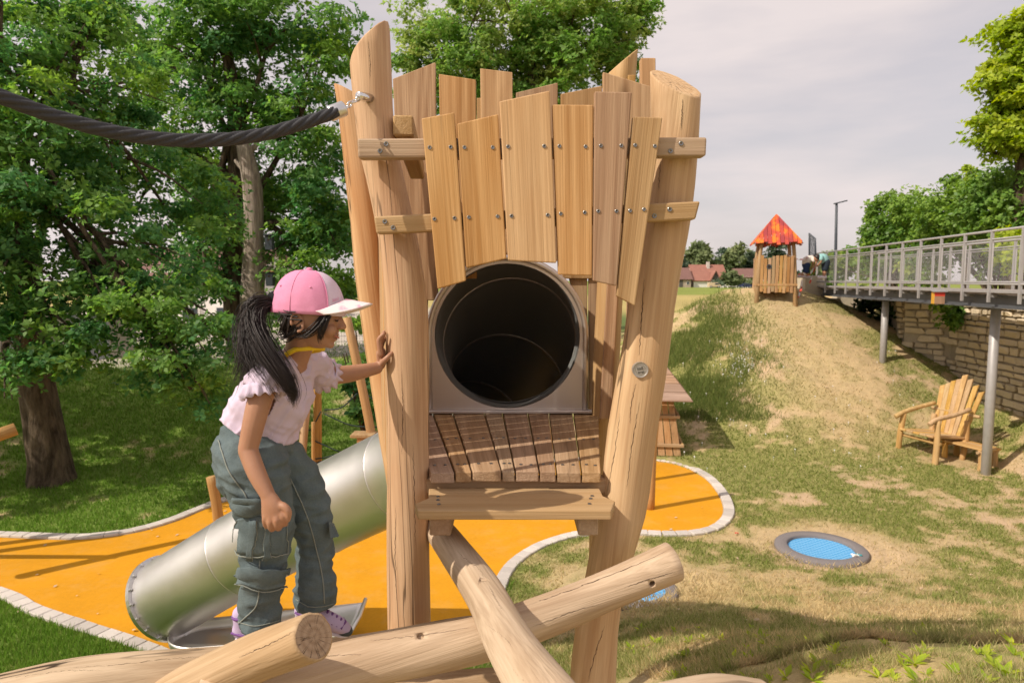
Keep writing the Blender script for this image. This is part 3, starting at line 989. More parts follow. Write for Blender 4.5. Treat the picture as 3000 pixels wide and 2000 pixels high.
# round maker's badge on the right post
bc = D(1471, 849, 2.562)
badge = thing("badge", bc, "round grey metal badge set into the right tower post", "badge")
bn = Vector((-0.10, -1, 0.12)).normalized()
fr = frame_z(bc, bn, Vector((0, 0, 1)))
fr = Matrix.Translation(bc) @ Matrix(((1, 0, 0), (0, 0, -1), (0, 1, 0))).to_4x4() @ Matrix.Rotation(R(5), 4, 'Z')
bm = bmesh.new()
n = 40
prof = [(0.0, 0.0), (0.0255, 0.0), (0.0270, 0.0022), (0.0295, 0.0028), (0.0300, -0.02)]
rings = []
for r_, z_ in prof[1:]:
    rings.append([bm.verts.new((math.cos(2 * math.pi * k / n) * r_, math.sin(2 * math.pi * k / n) * r_, z_)) for k in range(n)])
bm.faces.new(rings[0])
for a, b in zip(rings, rings[1:]):
    for k in range(n):
        bm.faces.new((a[k], b[k], b[(k + 1) % n], a[(k + 1) % n]))
bmesh.ops.recalc_face_normals(bm, faces=bm.faces[:])
bm_obj("disc", bm, M['badge'], badge, False, fr)
def text_part(name, body, size, fr, mat, parent, ext=0.0006):
    cu = bpy.data.curves.new(name, 'FONT')
    cu.body = body; cu.size = size; cu.extrude = ext; cu.align_x = 'CENTER'; cu.align_y = 'CENTER'
    to = bpy.data.objects.new(name, cu); COL.objects.link(to)
    dg = bpy.context.evaluated_depsgraph_get()
    me = bpy.data.meshes.new_from_object(to.evaluated_get(dg))
    bpy.data.objects.remove(to, do_unlink=True)
    me.materials.clear(); me.materials.append(mat)
    return data_obj(name, me, parent, fr)
text_part("lettering", "toll", 0.017, fr @ Matrix.Translation((-0.001, 0.0055, 0.0008)), M['badge_ink'], badge)
text_part("lettering", "erei", 0.015, fr @ Matrix.Translation((0.001, -0.0085, 0.0008)), M['badge_ink'], badge)
def ring_part(name, r0, r1, a0, a1, fr, mat, parent, z=0.0006, n=36):
    V, F = [], []
    for k in range(n + 1):
        a = a0 + (a1 - a0) * k / n
        V += [fr @ Vector((math.cos(a) * r0, math.sin(a) * r0, z)), fr @ Vector((math.cos(a) * r1, math.sin(a) * r1, z))]
    for k in range(n):
        F.append((2 * k, 2 * k + 1, 2 * k + 3, 2 * k + 2))
    return mesh_obj(name, V, F, mat, parent)
ring_part("engraved_ring", 0.0182, 0.0190, R(5), R(340), fr, M['badge_ink'], badge)
mesh_obj("engraved_line", [fr @ Vector(v) for v in ((-0.013, -0.0012, 0.0007), (0.018, 0.0012, 0.0007), (0.018, 0.0018, 0.0007), (-0.013, -0.0005, 0.0007))], [(0, 1, 2, 3)], M['badge_ink'], badge)

# ================================================================ tube slide
slide = thing("tube_slide", at(550, 1800, 6.9), "long steel tube slide curving down from the tower to the orange floor", "slide")
OC = Vector((-0.026, 3.76, 3.39)); RT = 0.395
cl = [OC, (-0.024, 3.98, 3.375), (0.0, 4.42, 3.13), (-0.17, 5.0, 2.68), (-0.58, 5.52, 2.24), (-1.14, 5.96, 1.92), (-2.35, 6.40, 1.22), tuple(at(492, 1748, 6.75))]
S = spline([tuple(p) for p in cl], 96)
S[1] = S[0] + np.array([0.0, 0.02, 0.0])
cuts = [0, 16, 32, 44, 56, 66, 76, 86, 96]
for a, b in zip(cuts, cuts[1:]):
    pts = [Vector(p) for p in S[a:b + 1]]
    fr_ = frames_along(pts)
    t_ = (Vector(S[min(b + 1, 96)]) - Vector(S[max(a - 1, 0)]))
    # outer skin and inner skin, joined at both ends: a real pipe wall
    n = 44
    V, F = [], []
    L = len(pts)
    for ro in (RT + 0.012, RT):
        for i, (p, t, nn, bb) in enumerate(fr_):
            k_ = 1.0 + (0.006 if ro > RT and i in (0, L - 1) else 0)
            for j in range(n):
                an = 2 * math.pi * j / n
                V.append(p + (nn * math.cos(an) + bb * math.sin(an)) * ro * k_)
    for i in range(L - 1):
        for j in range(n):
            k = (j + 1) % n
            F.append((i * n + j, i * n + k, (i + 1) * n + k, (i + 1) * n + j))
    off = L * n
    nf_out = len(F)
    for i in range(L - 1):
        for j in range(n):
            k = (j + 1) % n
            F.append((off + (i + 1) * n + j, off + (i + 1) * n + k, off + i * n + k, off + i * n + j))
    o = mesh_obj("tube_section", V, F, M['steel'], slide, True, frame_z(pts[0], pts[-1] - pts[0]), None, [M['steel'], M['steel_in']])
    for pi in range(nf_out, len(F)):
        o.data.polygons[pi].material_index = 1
    if a > 0:
        p, t, nn, bb = fr_[0]
        Vr, Fr = [], []
        for j in range(n):
            an = 2 * math.pi * j / n
            e = nn * math.cos(an) + bb * math.sin(an)
            for rr, tt in ((RT + 0.012, -0.006), (RT + 0.0165, -0.006), (RT + 0.0165, 0.006), (RT + 0.012, 0.006)):
                Vr.append(p + e * rr + t * tt)
        for j in range(n):
            k = (j + 1) % n
            for q in range(3):
                Fr.append((j * 4 + q, k * 4 + q, k * 4 + q + 1, j * 4 + q + 1))
        mesh_obj("weld_seam", Vr, Fr, M['steel'], slide, True)
        Vr = [p + (v - p).normalized() * (RT + 0.002 - (0.006 if q % 4 in (1, 2) else 0)) + t * (-0.008, -0.004, 0.004, 0.008)[q % 4] for q, v in enumerate(Vr)]
        mesh_obj("inner_seam", Vr, Fr, M['steel_plate'], slide, True)
# end flange with bolts
fr_ = frames_along([Vector(p) for p in S[-4:]])
p, t, nn, bb = fr_[-1]
n = 48
Vr, Fr = [], []
for j in range(n):
    an = 2 * math.pi * j / n
    e = nn * math.cos(an) + bb * math.sin(an)
    for rr, tt in ((RT, -0.012), (RT + 0.05, -0.012), (RT + 0.05, 0.03), (RT, 0.03)):
        Vr.append(p + e * rr + t * tt)
for j in range(n):
    k = (j + 1) % n
    for q in range(4):
        Fr.append((j * 4 + q, k * 4 + q, k * 4 + (q + 1) % 4, j * 4 + (q + 1) % 4))
flange = mesh_obj("flange", Vr, Fr, M['alu'], slide)
bm = bmesh.new()
bmesh.ops.create_cone(bm, cap_ends=True, segments=6, radius1=0.017, radius2=0.015, depth=0.022)
_bme = bpy.data.meshes.new("bolt"); bm.to_mesh(_bme); bm.free(); _bme.materials.append(M['alu'])
for j in range(18):
    an = 2 * math.pi * (j + 0.3) / 18
    e = nn * math.cos(an) + bb * math.sin(an)
    data_obj("bolt", _bme, flange, frame_z(p + e * (RT + 0.032) - t * 0.022, -t, Vector((0.1, 0.3, 0.9))))
# run-out: a round closed bowl below the flange that opens into a flat trough to the right
Vt, Ft = [], []
NS, NA = 40, 20
for i in range(NS + 1):
    f = i / NS
    if f < 0.30:
        a = f / 0.30 * math.pi / 2
        rr = 0.29 * math.sin(a) + 0.01
        x = -3.05 - 0.34 * math.cos(a); y = 6.50
        w = rr; dep = rr
    else:
        g = (f - 0.30) / 0.70
        x = -3.05 + g * 1.47; y = 6.50 + g * 0.14
        w = 0.30 + 0.04 * g; dep = 0.24 * (1 - g) ** 1.3 + 0.05
    top = 0.22 * (1 - max(0, (f - 0.3) / 0.7)) + 0.29 * max(0, (f - 0.3) / 0.7)
    for j in range(NA + 1):
        an = math.pi * j / NA
        Vt.append((x, y - w * math.cos(an), max(top - dep * math.sin(an), 0.10)))
for i in range(NS):
    for j in range(NA):
        q = i * (NA + 1) + j
        Ft.append((q, q + 1, q + NA + 2, q + NA + 1))
tr = mesh_obj("run_out_trough", Vt, Ft, M['steel'], slide, True)
md = tr.modifiers.new("thick", 'SOLIDIFY'); md.thickness = 0.012
V, F, c = tube([Vector((-1.575, 6.38, 0.285)), Vector((-1.565, 6.72, 0.265)), Vector((-1.575, 7.06, 0.285))], [0.022] * 3, 10)
mesh_obj("rolled_lip", V, F, M['steel'], slide, True)
rod("support_post", (-2.95, 6.50, 0.0), (-2.95, 6.50, 0.085), 0.07, M['far_wood'], slide, 10)
rod("support_post", (-1.75, 6.72, 0.0), (-1.75, 6.72, 0.24), 0.03, M['steel'], slide, 10)
# steel face plate round the mouth
fp = thing("slide_entry_plate", (-0.026, 3.74, FZ), "arched steel plate framing the round slide mouth", "slide plate")
n = 64
W_ = 0.432
def arch(a):
    # outer contour: half circle above, square below
    c, s = math.cos(a), math.sin(a)
    if s >= 0:
        return (W_ * c, W_ * s)
    k = min(W_ / max(abs(c), 1e-6), (OC.z - FZ - 0.004) / max(abs(s), 1e-6))
    return (k * c, k * s)
V, F = [], []
yf = 3.745
angs = sorted([2 * math.pi * k / n for k in range(n)] + [2 * math.pi - math.atan2(OC.z - FZ - 0.004, W_), math.pi + math.atan2(OC.z - FZ - 0.004, W_)])
n = len(angs)
for a in angs:
    ox, oz = arch(a)
    ix, iz = RT * math.cos(a), RT * math.sin(a)
    for (xx, zz, yy) in ((ix, iz, yf + 0.02), (ix * 1.012, iz * 1.012, yf), (ox * 0.985, oz * 0.985, yf), (ox, oz, yf + 0.004), (ox, oz, yf + 0.05)):
        V.append((OC.x + xx, yy, OC.z + zz))
for k in range(n):
    j = (k + 1) % n
    for q in range(4):
        F.append((k * 5 + q, j * 5 + q, j * 5 + q + 1, k * 5 + q + 1))
mesh_obj("plate", V, F, M['steel_plate'], fp)
# tubular edge on the arch
pts = [Vector((OC.x - W_, yf, FZ + 0.01))] + [Vector((OC.x + W_ * math.cos(a), yf, OC.z + W_ * math.sin(a))) for a in np.linspace(math.pi, 0, 30)] + [Vector((OC.x + W_, yf, FZ + 0.01))]
V, F, c = tube(pts, [0.017] * len(pts), 10)
mesh_obj("edge_tube", V, F, M['steel_plate'], fp, True)
beam_between("sill", (OC.x - W_ - 0.03, yf - 0.018, FZ + 0.011), (OC.x + W_ + 0.04, yf - 0.018, FZ + 0.011), 0.05, 0.016, M['steel_plate'], fp, 0.003)
# ================================================================ climbing logs in the foreground
def climbing_log(pts, rad, label, seed, sides=30, steps=44, bump=0.085, ends=True):
    P = [at(*p) for p in pts]
    S = spline([(p.x, p.y, p.z, r) for p, r in zip(P, rad)], steps)
    V, F, cap = tube([Vector(s[:3]) for s in S], [float(s[3]) for s in S], sides, True, bump, seed, 3.0)
    a, b = Vector(S[0][:3]), Vector(S[-1][:3])
    # frame origin on the last end's centre so that its rings are centred there
    fr = frame_z(a, a - b)
    o = mesh_obj("climbing_log", V, F, M['log'], None, True, fr, cap, [M['log'], M['logend']])
    set_props(o, label, "log", "debarked logs crossed in the foreground")
    return o
logA = climbing_log([(1282, 1548, 2.68), (1330, 1612, 2.48), (1424, 1745, 2.15), (1508, 1910, 1.80), (1660, 2130, 1.45)], [0.056, 0.060, 0.065, 0.071, 0.078],
    "thick debarked log running from under the step towards the viewer, on top of the others", 2.2)
logB = climbing_log([(1972, 1644, 2.32), (1792, 1722, 2.26), (1562, 1815, 2.16), (1390, 1876, 2.08), (1020, 1950, 1.97), (600, 2070, 1.84)], [0.071, 0.066, 0.069, 0.073, 0.076, 0.08],
    "slanting debarked log with a drilled hole near its raised right end", 5.1)
logC = climbing_log([(1420, 1872, 2.46), (1352, 1872, 2.45), (995, 1944, 2.30), (620, 1988, 2.16), (240, 2025, 2.04), (-120, 2110, 1.92)], [0.074, 0.076, 0.086, 0.100, 0.105, 0.105],
    "long debarked log that the girl stands on", 8.7)
logE = climbing_log([(918, 1864, 1.70), (740, 1928, 1.84), (560, 2012, 1.98), (400, 2110, 2.1)], [0.060, 0.066, 0.070, 0.072],
    "debarked log whose round cut end with growth rings faces the viewer", 13.3)
logF = climbing_log([(1500, 2016, 2.34), (1150, 2050, 2.22), (700, 2140, 2.08)], [0.075, 0.078, 0.08], "low debarked log along the bottom edge under the slanting log", 17.9)
logG = climbing_log([(2235, 2052, 1.62), (2100, 2050, 1.60), (1950, 2080, 1.57)], [0.050, 0.060, 0.062], "rounded log tip at the bottom edge near the grass bank", 21.4)
# drilled hole and knot holes
def drill(o, p, nrm, r, depth, name="drill_hole"):
    bm = bmesh.new()
    bmesh.ops.create_cone(bm, cap_ends=True, segments=18, radius1=r, radius2=r, depth=depth * 2)
    fr = frame_z(p, nrm)
    me = bpy.data.meshes.new("cutter"); bm.to_mesh(me); bm.free()
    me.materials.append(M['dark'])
    c = bpy.data.objects.new("cutter", me); COL.objects.link(c); c.matrix_basis = fr
    md = o.modifiers.new("b", 'BOOLEAN'); md.object = c; md.operation = 'DIFFERENCE'; md.solver = 'EXACT'
    dg = bpy.context.evaluated_depsgraph_get(); dg.update()
    nm = bpy.data.meshes.new_from_object(o.evaluated_get(dg))
    o.modifiers.clear()
    o.data = nm
    bpy.data.objects.remove(c, do_unlink=True)
def drill_at(o, px, py, r, depth, tilt=(0, 0, 0)):
    bm = bmesh.new(); bm.from_mesh(o.data); bm.transform(o.matrix_basis)
    bv = BVHTree.FromBMesh(bm); bm.free()
    r_ = ray(px, py).normalized()
    loc, nrm, i, dist = bv.ray_cast(Vector((0, 0, CAMZ)), r_)
    if loc is None: return
    drill(o, loc, (nrm + Vector(tilt)), r, depth)
drill_at(logB, 1911, 1710, 0.011, 0.05)
drill_at(logB, 1232, 1862, 0.011, 0.012, (0.9, 0, 0.4))
drill_at(logA, 1414, 1696, 0.010, 0.012, (0.5, 0, 0.5))

# ================================================================ black rope with chain
rp = [(-160, 232, 1.78), (0, 283, 1.86), (160, 341, 1.94), (330, 386, 2.02), (480, 408, 2.09), (620, 411, 2.16), (760, 396, 2.24), (880, 364, 2.32), (985, 328, 2.40)]
S = spline([tuple(at(*p)) for p in rp], 420)
fr_ = frames_along([Vector(p) for p in S])
V, F = [], []
n = 36
acc = 0.0
for i, (p, t, nn, bb) in enumerate(fr_):
    if i: acc += (p - fr_[i - 1][0]).length
    for j in range(n):
        an = 2 * math.pi * j / n
        k = abs(math.sin(3 * an + acc * 62.0))
        rr = 0.0148 + 0.0066 * k ** 0.55
        V.append(p + (nn * math.cos(an) + bb * math.sin(an)) * rr)
for i in range(len(fr_) - 1):
    for j in range(n):
        k = (j + 1) % n
        F.append((i * n + j, i * n + k, (i + 1) * n + k, (i + 1) * n + j))
rope = thing("hanging_rope", at(985, 328, 2.4), "thick twisted black rope sagging across the treetops to the tower post", "rope")
mesh_obj("twisted_rope", V, F, M['rope'], rope, True)
e0, e1 = at(968, 333, 2.40), at(1006, 319, 2.42)
dv = (e1 - e0).normalized()
V, F, c = tube([e0 - dv * 0.004, e0, e1, e1 + dv * 0.004, e1 + dv * 0.005], [0.025, 0.0265, 0.0265, 0.025, 0.008], 24)
mesh_obj("end_sleeve", V, F, M['alu'], rope, True)
# chain: a few links from the sleeve to the eye bolt
eye = at(1056, 284, 2.555)
def link_mesh(L, Wd, r, n=20, s=8):
    pts = []
    for k in range(n):
        a = 2 * math.pi * k / n
        pts.append(Vector((Wd / 2 * math.cos(a), 0, (L / 2 - Wd / 2) * (1 if math.sin(a) >= 0 else -1) * min(1, abs(math.sin(a)) * 3) + Wd / 2 * math.sin(a))))
    V, F = [], []
    for k in range(n):
        t = (pts[(k + 1) % n] - pts[k - 1]).normalized()
        nn = Vector((0, 1, 0)); bb = t.cross(nn)
        for j in range(s):
            a = 2 * math.pi * j / s
            V.append(pts[k] + (nn * math.cos(a) + bb * math.sin(a)) * r)
    for k in range(n):
        for j in range(s):
            F.append((k * s + j, k * s + (j + 1) % s, ((k + 1) % n) * s + (j + 1) % s, ((k + 1) % n) * s + j))
    me = bpy.data.meshes.new("chain_link"); me.from_pydata([tuple(v) for v in V], [], F)
    me.polygons.foreach_set("use_smooth", [True] * len(F))
    me.materials.append(M['chrome'])
    return me
LM = link_mesh(0.030, 0.017, 0.0035)
c0 = e1 + dv * 0.0; c1 = eye
nl = 4
for k in range(nl):
    p = c0 + (c1 - c0) * ((k + 0.4) / nl)
    data_obj("chain_link", LM, rope, frame_z(p, c1 - c0, Vector((0, -0.4, 1))) @ Matrix.Rotation(math.pi / 2 * (k % 2), 4, 'Z'))
V, F, c = tube([eye + Vector((0.028, 0.04, 0.004)), eye + Vector((0.006, -0.004, 0)), eye + Vector((-0.004, -0.022, 0))], [0.0165, 0.0165, 0.013], 16)
mesh_obj("eye_bolt", V, F, M['chrome'], rope, True)

# drying cracks that run along the grain of logs and posts
def bvh_of(o):
    bm = bmesh.new(); bm.from_mesh(o.data); bm.transform(world_of(o))
    b = BVHTree.FromBMesh(bm); bm.free()
    return b
def crack(o, pts, w=0.0022, seed=1, parent=None):
    bv = bvh_of(o)
    rng = random.Random(seed)
    P = []
    for x, y in spline(pts, 34):
        x += rng.uniform(-1.6, 1.6); y += rng.uniform(-1.6, 1.6)
        loc, nrm, i, d = bv.ray_cast(Vector((0, 0, CAMZ)), ray(x, y).normalized())
        if loc is not None: P.append((loc, nrm))
    if len(P) < 6: return
    V, F = [], []
    n = len(P)
    for i, (p, nr) in enumerate(P):
        t = (P[min(i + 1, n - 1)][0] - P[max(i - 1, 0)][0]).normalized()
        s = t.cross(nr).normalized()
        ww = w * math.sin(math.pi * (i + 0.3) / n) ** 0.6 * rng.uniform(0.55, 1.3)
        V += [p - s * ww * 0.5 + nr * 0.0007, p + s * ww * 0.5 + nr * 0.0007]
    for i in range(n - 1):
        F.append((2 * i, 2 * i + 1, 2 * i + 3, 2 * i + 2))
    mesh_obj("drying_crack", V, F, M['crackdark'], parent or o)
M['crackdark'] = plain('crack_shadow', (0.05, 0.028, 0.014), 0.95)
for k, (o, p, w) in enumerate([
    (logB, [(1500, 1790), (1600, 1752), (1706, 1715), (1846, 1661), (1952, 1614)], .0032), (logB, [(1830, 1720), (1905, 1695), (1978, 1674)], .0022), (logB, [(1080, 1876), (1216, 1862), (1374, 1838)], .0026), (logB, [(760, 1960), (900, 1925), (1060, 1915)], .0024), (logB, [(1560, 1835), (1680, 1790), (1760, 1768)], .0016),
    (logA, [(1328, 1603), (1366, 1640), (1399, 1661), (1420, 1694)], .0024), (logA, [(1432, 1715), (1450, 1750), (1473, 1792)], .0022), (logA, [(1419, 1823), (1482, 1872), (1503, 1902)], .0024), (logA, [(1494, 1950), (1530, 1990), (1560, 2020)], .0022),
    (logC, [(200, 1955), (335, 1947), (495, 1929), (600, 1922)], .0024), (logC, [(30, 1985), (180, 1965), (300, 1962)], .002), (logE, [(700, 1925), (780, 1890), (860, 1850)], .002),
    (tower_posts['right'], [(1888, 816), (1880, 930), (1873, 1040)], .0030), (tower_posts['right'], [(1864, 1122), (1850, 1180), (1846, 1240)], .0024), (tower_posts['right'], [(1817, 1210), (1800, 1330), (1776, 1454)], .0028), (tower_posts['right'], [(1872, 1180), (1852, 1300), (1836, 1430)], .0022), (tower_posts['right'], [(1772, 1831), (1745, 1910), (1722, 1995)], .0030), (tower_posts['right'], [(1935, 470), (1930, 560)], .0026), (tower_posts['right'], [(2000, 290), (1996, 380)], .0030),
    (tower_posts['left'], [(1177, 1080), (1180, 1200), (1178, 1330)], .0020), (tower_posts['left'], [(1078, 120), (1085, 180), (1083, 230)], .002), (tower_posts['left'], [(1210, 1300), (1214, 1450), (1216, 1600)], .0022), (tower_posts['left'], [(1160, 1480), (1158, 1600), (1162, 1760)], .0022)]):
    root_ = o if o.parent is None else o
    crack(o, p, w, k)
# ================================================================ trees and shrubs
def leaf_mesh(name, blobs, n_leaves, size, mat, clump=0.45, per=6, seed=1, flat=0.45, droop=0.0, shell=0.42, wid=0.5):
    """leaf sprigs gathered in clumps that fill the blobs; blobs = (centre, radii)"""
    g = np.random.default_rng(seed)
    C = np.array([list(b[0]) for b in blobs]); Rr = np.array([list(b[1]) for b in blobs])
    wgt = (Rr[:, 0] * Rr[:, 1] * Rr[:, 2]) ** (2 / 3); wgt /= wgt.sum()
    n_sp = n_leaves // per
    n_cl = max(12, int(n_sp / 44))
    bi = g.choice(len(C), n_cl, p=wgt)
    v = g.normal(size=(n_cl, 3)); v /= np.linalg.norm(v, axis=1)[:, None]
    r = g.random(n_cl) ** shell
    cc = C[bi] + v * Rr[bi] * r[:, None]
    cs = clump * (0.55 + 0.9 * g.random(n_cl))
    ctone = np.clip(g.normal(0.35, 0.25, n_cl) + 0.25 * v[:, 2], 0, 1)
    ci = g.integers(0, n_cl, n_sp)
    w = g.normal(size=(n_sp, 3)); w /= np.linalg.norm(w, axis=1)[:, None]
    rr = g.random(n_sp) ** 0.5
    sp = cc[ci] + w * rr[:, None] * cs[ci][:, None] * np.array([1.15, 1.15, flat + 0.1])
    sp[:, 2] -= droop * rr * cs[ci]
    # sprig axis: outward and up
    ax = w * np.array([1, 1, 0.5]) * 0.8 + np.array([0, 0, 0.75]) + g.normal(size=(n_sp, 3)) * 0.35
    ax[:, 2] -= droop
    ax /= np.linalg.norm(ax, axis=1)[:, None]
    # leaves of a sprig radiate round its axis
    A = np.repeat(ax, per, 0); S = np.repeat(sp, per, 0)
    n = len(A)
    q = g.normal(size=(n, 3)); u = q - A * (q * A).sum(1)[:, None]; u /= np.linalg.norm(u, axis=1)[:, None]
    d = u * 0.85 + A * (0.15 + 0.5 * g.random(n))[:, None]; d /= np.linalg.norm(d, axis=1)[:, None]
    s = np.cross(d, A); s /= (np.linalg.norm(s, axis=1)[:, None] + 1e-9)
    nr = np.cross(s, d)
    L = size * (0.65 + 0.7 * g.random(n))[:, None]
    W = L * wid * (0.8 + 0.4 * g.random(n))[:, None]
    b0 = S + d * L * 0.08
    m = S + d * L * 0.62 - nr * L * 0.05
    tip = S + d * L * 1.05 - nr * L * 0.22 * g.random(n)[:, None]
    V = np.stack([b0, m + s * W * 0.5 + nr * W * 0.15, tip, m - s * W * 0.5 + nr * W * 0.15], 1).reshape(-1, 3)
    F = np.arange(n * 4).reshape(-1, 4)
    me = np_mesh(name, V, F, mat, 4)
    a = me.attributes.new("tone", 'FLOAT', 'FACE')
    t = np.clip(np.repeat(ctone[ci], per) + g.normal(0, 0.12, n), 0, 1)
    a.data.foreach_set("value", t.astype(np.float32))
    return me
def pblob(px, py, d, rx, ry, rz=None):
    """blob given by photo pixel, distance and pixel radii"""
    k = d / 2000
    return (at(px, py, d), Vector((rx * k, (rz if rz else (rx + ry) / 2 * k), ry * k)))
def limb(pts, r0, r1, sides=8, steps=9, bump=0.12, seed=0):
    S = spline([tuple(p) for p in pts], steps)
    rad = [r0 + (r1 - r0) * (i / steps) ** 0.8 for i in range(steps + 1)]
    return tube([Vector(s) for s in S], rad, sides, False, bump, seed, 2.0)
def tree(name, label, trunk, trad, blobs, n, size, leaf, bark_m, cat="tree", group=None, seed=1, limbs=True, clump=0.45, start=0.45, droop=0.0, flat=0.45, shell=0.42, wid=0.5, per=6):
    base = Vector(trunk[0])
    t = thing(name, base, label, cat, group)
    S = spline([tuple(p) + (r,) for p, r in zip(trunk, trad)], 18)
    V, F, c = tube([Vector(s[:3]) for s in S], [float(s[3]) for s in S], 16, False, 0.14, seed, 1.6)
    # root flare
    for k in range(16 * 2):
        i = k // 16
        V[k] = Vector(S[i][:3]) + (V[k] - Vector(S[i][:3])) * (1.28 - 0.2 * i)
    V = [Vector(v) for v in V]; F = list(F)
    if limbs:
        rng = random.Random(seed)
        for bi, (c_, r_) in enumerate(blobs):
            k = rng.uniform(start, 0.98)
            s = S[int(k * 18)]
            a = Vector(s[:3]); b = Vector(c_)
            mid = a.lerp(b, 0.5) + Vector((rng.uniform(-0.3, 0.3), rng.uniform(-0.3, 0.3), 0.12 * (b - a).length * rng.uniform(-0.2, 0.8)))
            Vl, Fl, _ = limb([a, mid, b], float(s[3]) * 0.42, 0.025, 7, 8, 0.15, bi)
            o = len(V); V += Vl; F += [tuple(i + o for i in f) for f in Fl]
            for q in range(4):
                tgt = b + Vector((rng.uniform(-1, 1) * r_.x, rng.uniform(-1, 1) * r_.y, rng.uniform(-0.8, 0.9) * r_.z)) * 0.85
                st = mid.lerp(b, rng.uniform(0.0, 0.8))
                Vl, Fl, _ = limb([st, st.lerp(tgt, 0.5) + Vector((0, 0, 0.12)), tgt], 0.03 + 0.02 * (r_.x / 2), 0.008, 5, 5, 0.1, q)
                o = len(V); V += Vl; F += [tuple(i + o for i in f) for f in Fl]
    mesh_obj("trunk", V, F, bark_m, t, True, Matrix.Translation(base))
    me = leaf_mesh("crown", blobs, n, size, leaf, clump, per, seed, flat, droop, shell, wid)
    data_obj("crown", me, t)
    return t

# oak on the left with the low sweeping branch
b1 = hit(150, 1402)
d1 = b1.y
t1 = [b1 + Vector((0, 0, -0.15)), at(140, 1320, d1), at(108, 1130, d1), at(84, 960, d1), at(60, 760, d1 - 0.3), at(20, 520, d1 - 0.6), at(-20, 250, d1 - 0.6), at(-10, 0, d1 - 0.5)]
k1 = d1 / 2000
blobs = [pblob(*b) for b in [(110, 130, d1 + .3, 250, 210), (40, 450, d1 - 1.2, 230, 240), (330, 330, d1 + 1.0, 180, 190), (230, 690, d1 - .8, 260, 170), (480, 600, d1 + .8, 190, 170),
    (60, 870, d1 - 1.6, 190, 130), (330, 930, d1 - 1.5, 250, 120), (540, 1010, d1 - 1.3, 190, 130), (560, 1140, d1 - 1.6, 130, 80), (130, 1035, d1 - 2.0, 170, 70), (690, 1010, d1 - 0.4, 90, 100),
    (-120, 700, d1 - 1.5, 200, 300), (-80, 150, d1 - 1, 200, 250), (250, 20, d1 + 1, 200, 90), (430, 800, d1 - 0.6, 200, 120), (20, 1120, d1 - 2.0, 60, 70), (240, 470, d1 + 0.6, 170, 150)]]
tree("oak_tree", "leaning oak on the lawn whose low leafy branch sweeps to the right", t1, [0.36, 0.335, 0.285, 0.26, 0.24, 0.19, 0.15, 0.09], blobs, 96000, 0.100, M['oak'], M['bark'], group="old oaks behind the playground", seed=3, clump=0.42)
# oak just left of the picture that shades the lawn
b0 = Vector((-15.0, 10.6, hz(-15.0, 10.6)))
tree("oak_tree", "oak standing just left of the frame that shades the lawn", [b0 + Vector((0, 0, -.1)), b0 + Vector((.1, 0, 2.2)), b0 + Vector((.3, .2, 4.5)), b0 + Vector((.3, .2, 7.5))], [0.36, 0.3, 0.25, 0.1],
     [(Vector((-14.2, 11.4, 6.6)), Vector((2.9, 3.0, 2.2))), (Vector((-12.4, 12.4, 6.2)), Vector((2.2, 2.2, 1.6))), (Vector((-13.4, 10.0, 5.4)), Vector((1.8, 1.8, 1.2))), (Vector((-15.0, 13.3, 8.0)), Vector((2.6, 2.6, 1.8)))], 14000, 0.26, M['oak'], M['bark'], group="old oaks behind the playground", seed=6, clump=0.7)
# oak in the middle with pale bare stem beside a dark one
b2 = Vector((at(735, 900, 18.6).x, 18.6, hz(at(735, 900, 18.6).x, 18.6) - 0.1))
t2 = [b2, at(738, 900, 18.6), at(745, 800, 18.6), at(742, 640, 18.6), at(735, 520, 18.6), at(715, 420, 18.6)]
blobs2 = [pblob(*b) for b in [(590, 170, 19, 150, 160), (800, 70, 19, 210, 140), (955, 190, 19, 95, 190), (730, 330, 19.5, 180, 150), (905, 430, 19, 130, 170), (965, 650, 19, 70, 150),
    (880, 760, 19, 110, 100), (590, 720, 19, 120, 130), (500, 420, 19, 110, 130), (560, 850, 18, 120, 80), (680, 560, 20.5, 150, 160), (850, 620, 20.5, 130, 140), (420, 170, 20, 90, 110), (640, 40, 19, 160, 90)]]
tt = tree("oak_tree", "oak in the middle distance with a pale bare stem beside a dark trunk", [b2 + Vector((-0.45, 0.5, 0)), at(690, 880, 19), at(690, 700, 19.1), at(700, 540, 19.2), at(690, 330, 19.2), at(660, 120, 19.2)],
     [0.36, 0.34, 0.32, 0.30, 0.22, 0.12], blobs2, 92000, 0.135, M['oak'], M['bark'], group="old oaks behind the playground", seed=9, clump=0.6)
S = spline([tuple(p) + (r,) for p, r in zip(t2, [0.36, 0.32, 0.29, 0.27, 0.24, 0.19])], 16)
V, F, c = tube([Vector(s[:3]) for s in S], [float(s[3]) for s in S], 14, True, 0.2, 4.4, 1.6)
for a_, b_, r_ in (((728, 500), (690, 470), 0.09), ((750, 790), (800, 780), 0.08), ((735, 440), (760, 400), 0.1)):
    Vl, Fl, _ = limb([at(*a_, 18.6), at((a_[0] + b_[0]) / 2, (a_[1] + b_[1]) / 2 + 8, 18.6), at(*b_, 18.7)], r_, r_ * 0.6, 8, 4)
    o = len(V); V += Vl; F += [tuple(i + o for i in f) for f in Fl]
mesh_obj("bare_stem", V, F, M['deadbark'], tt, True, Matrix.Translation(b2))["label"] = "pale grey barkless stem"
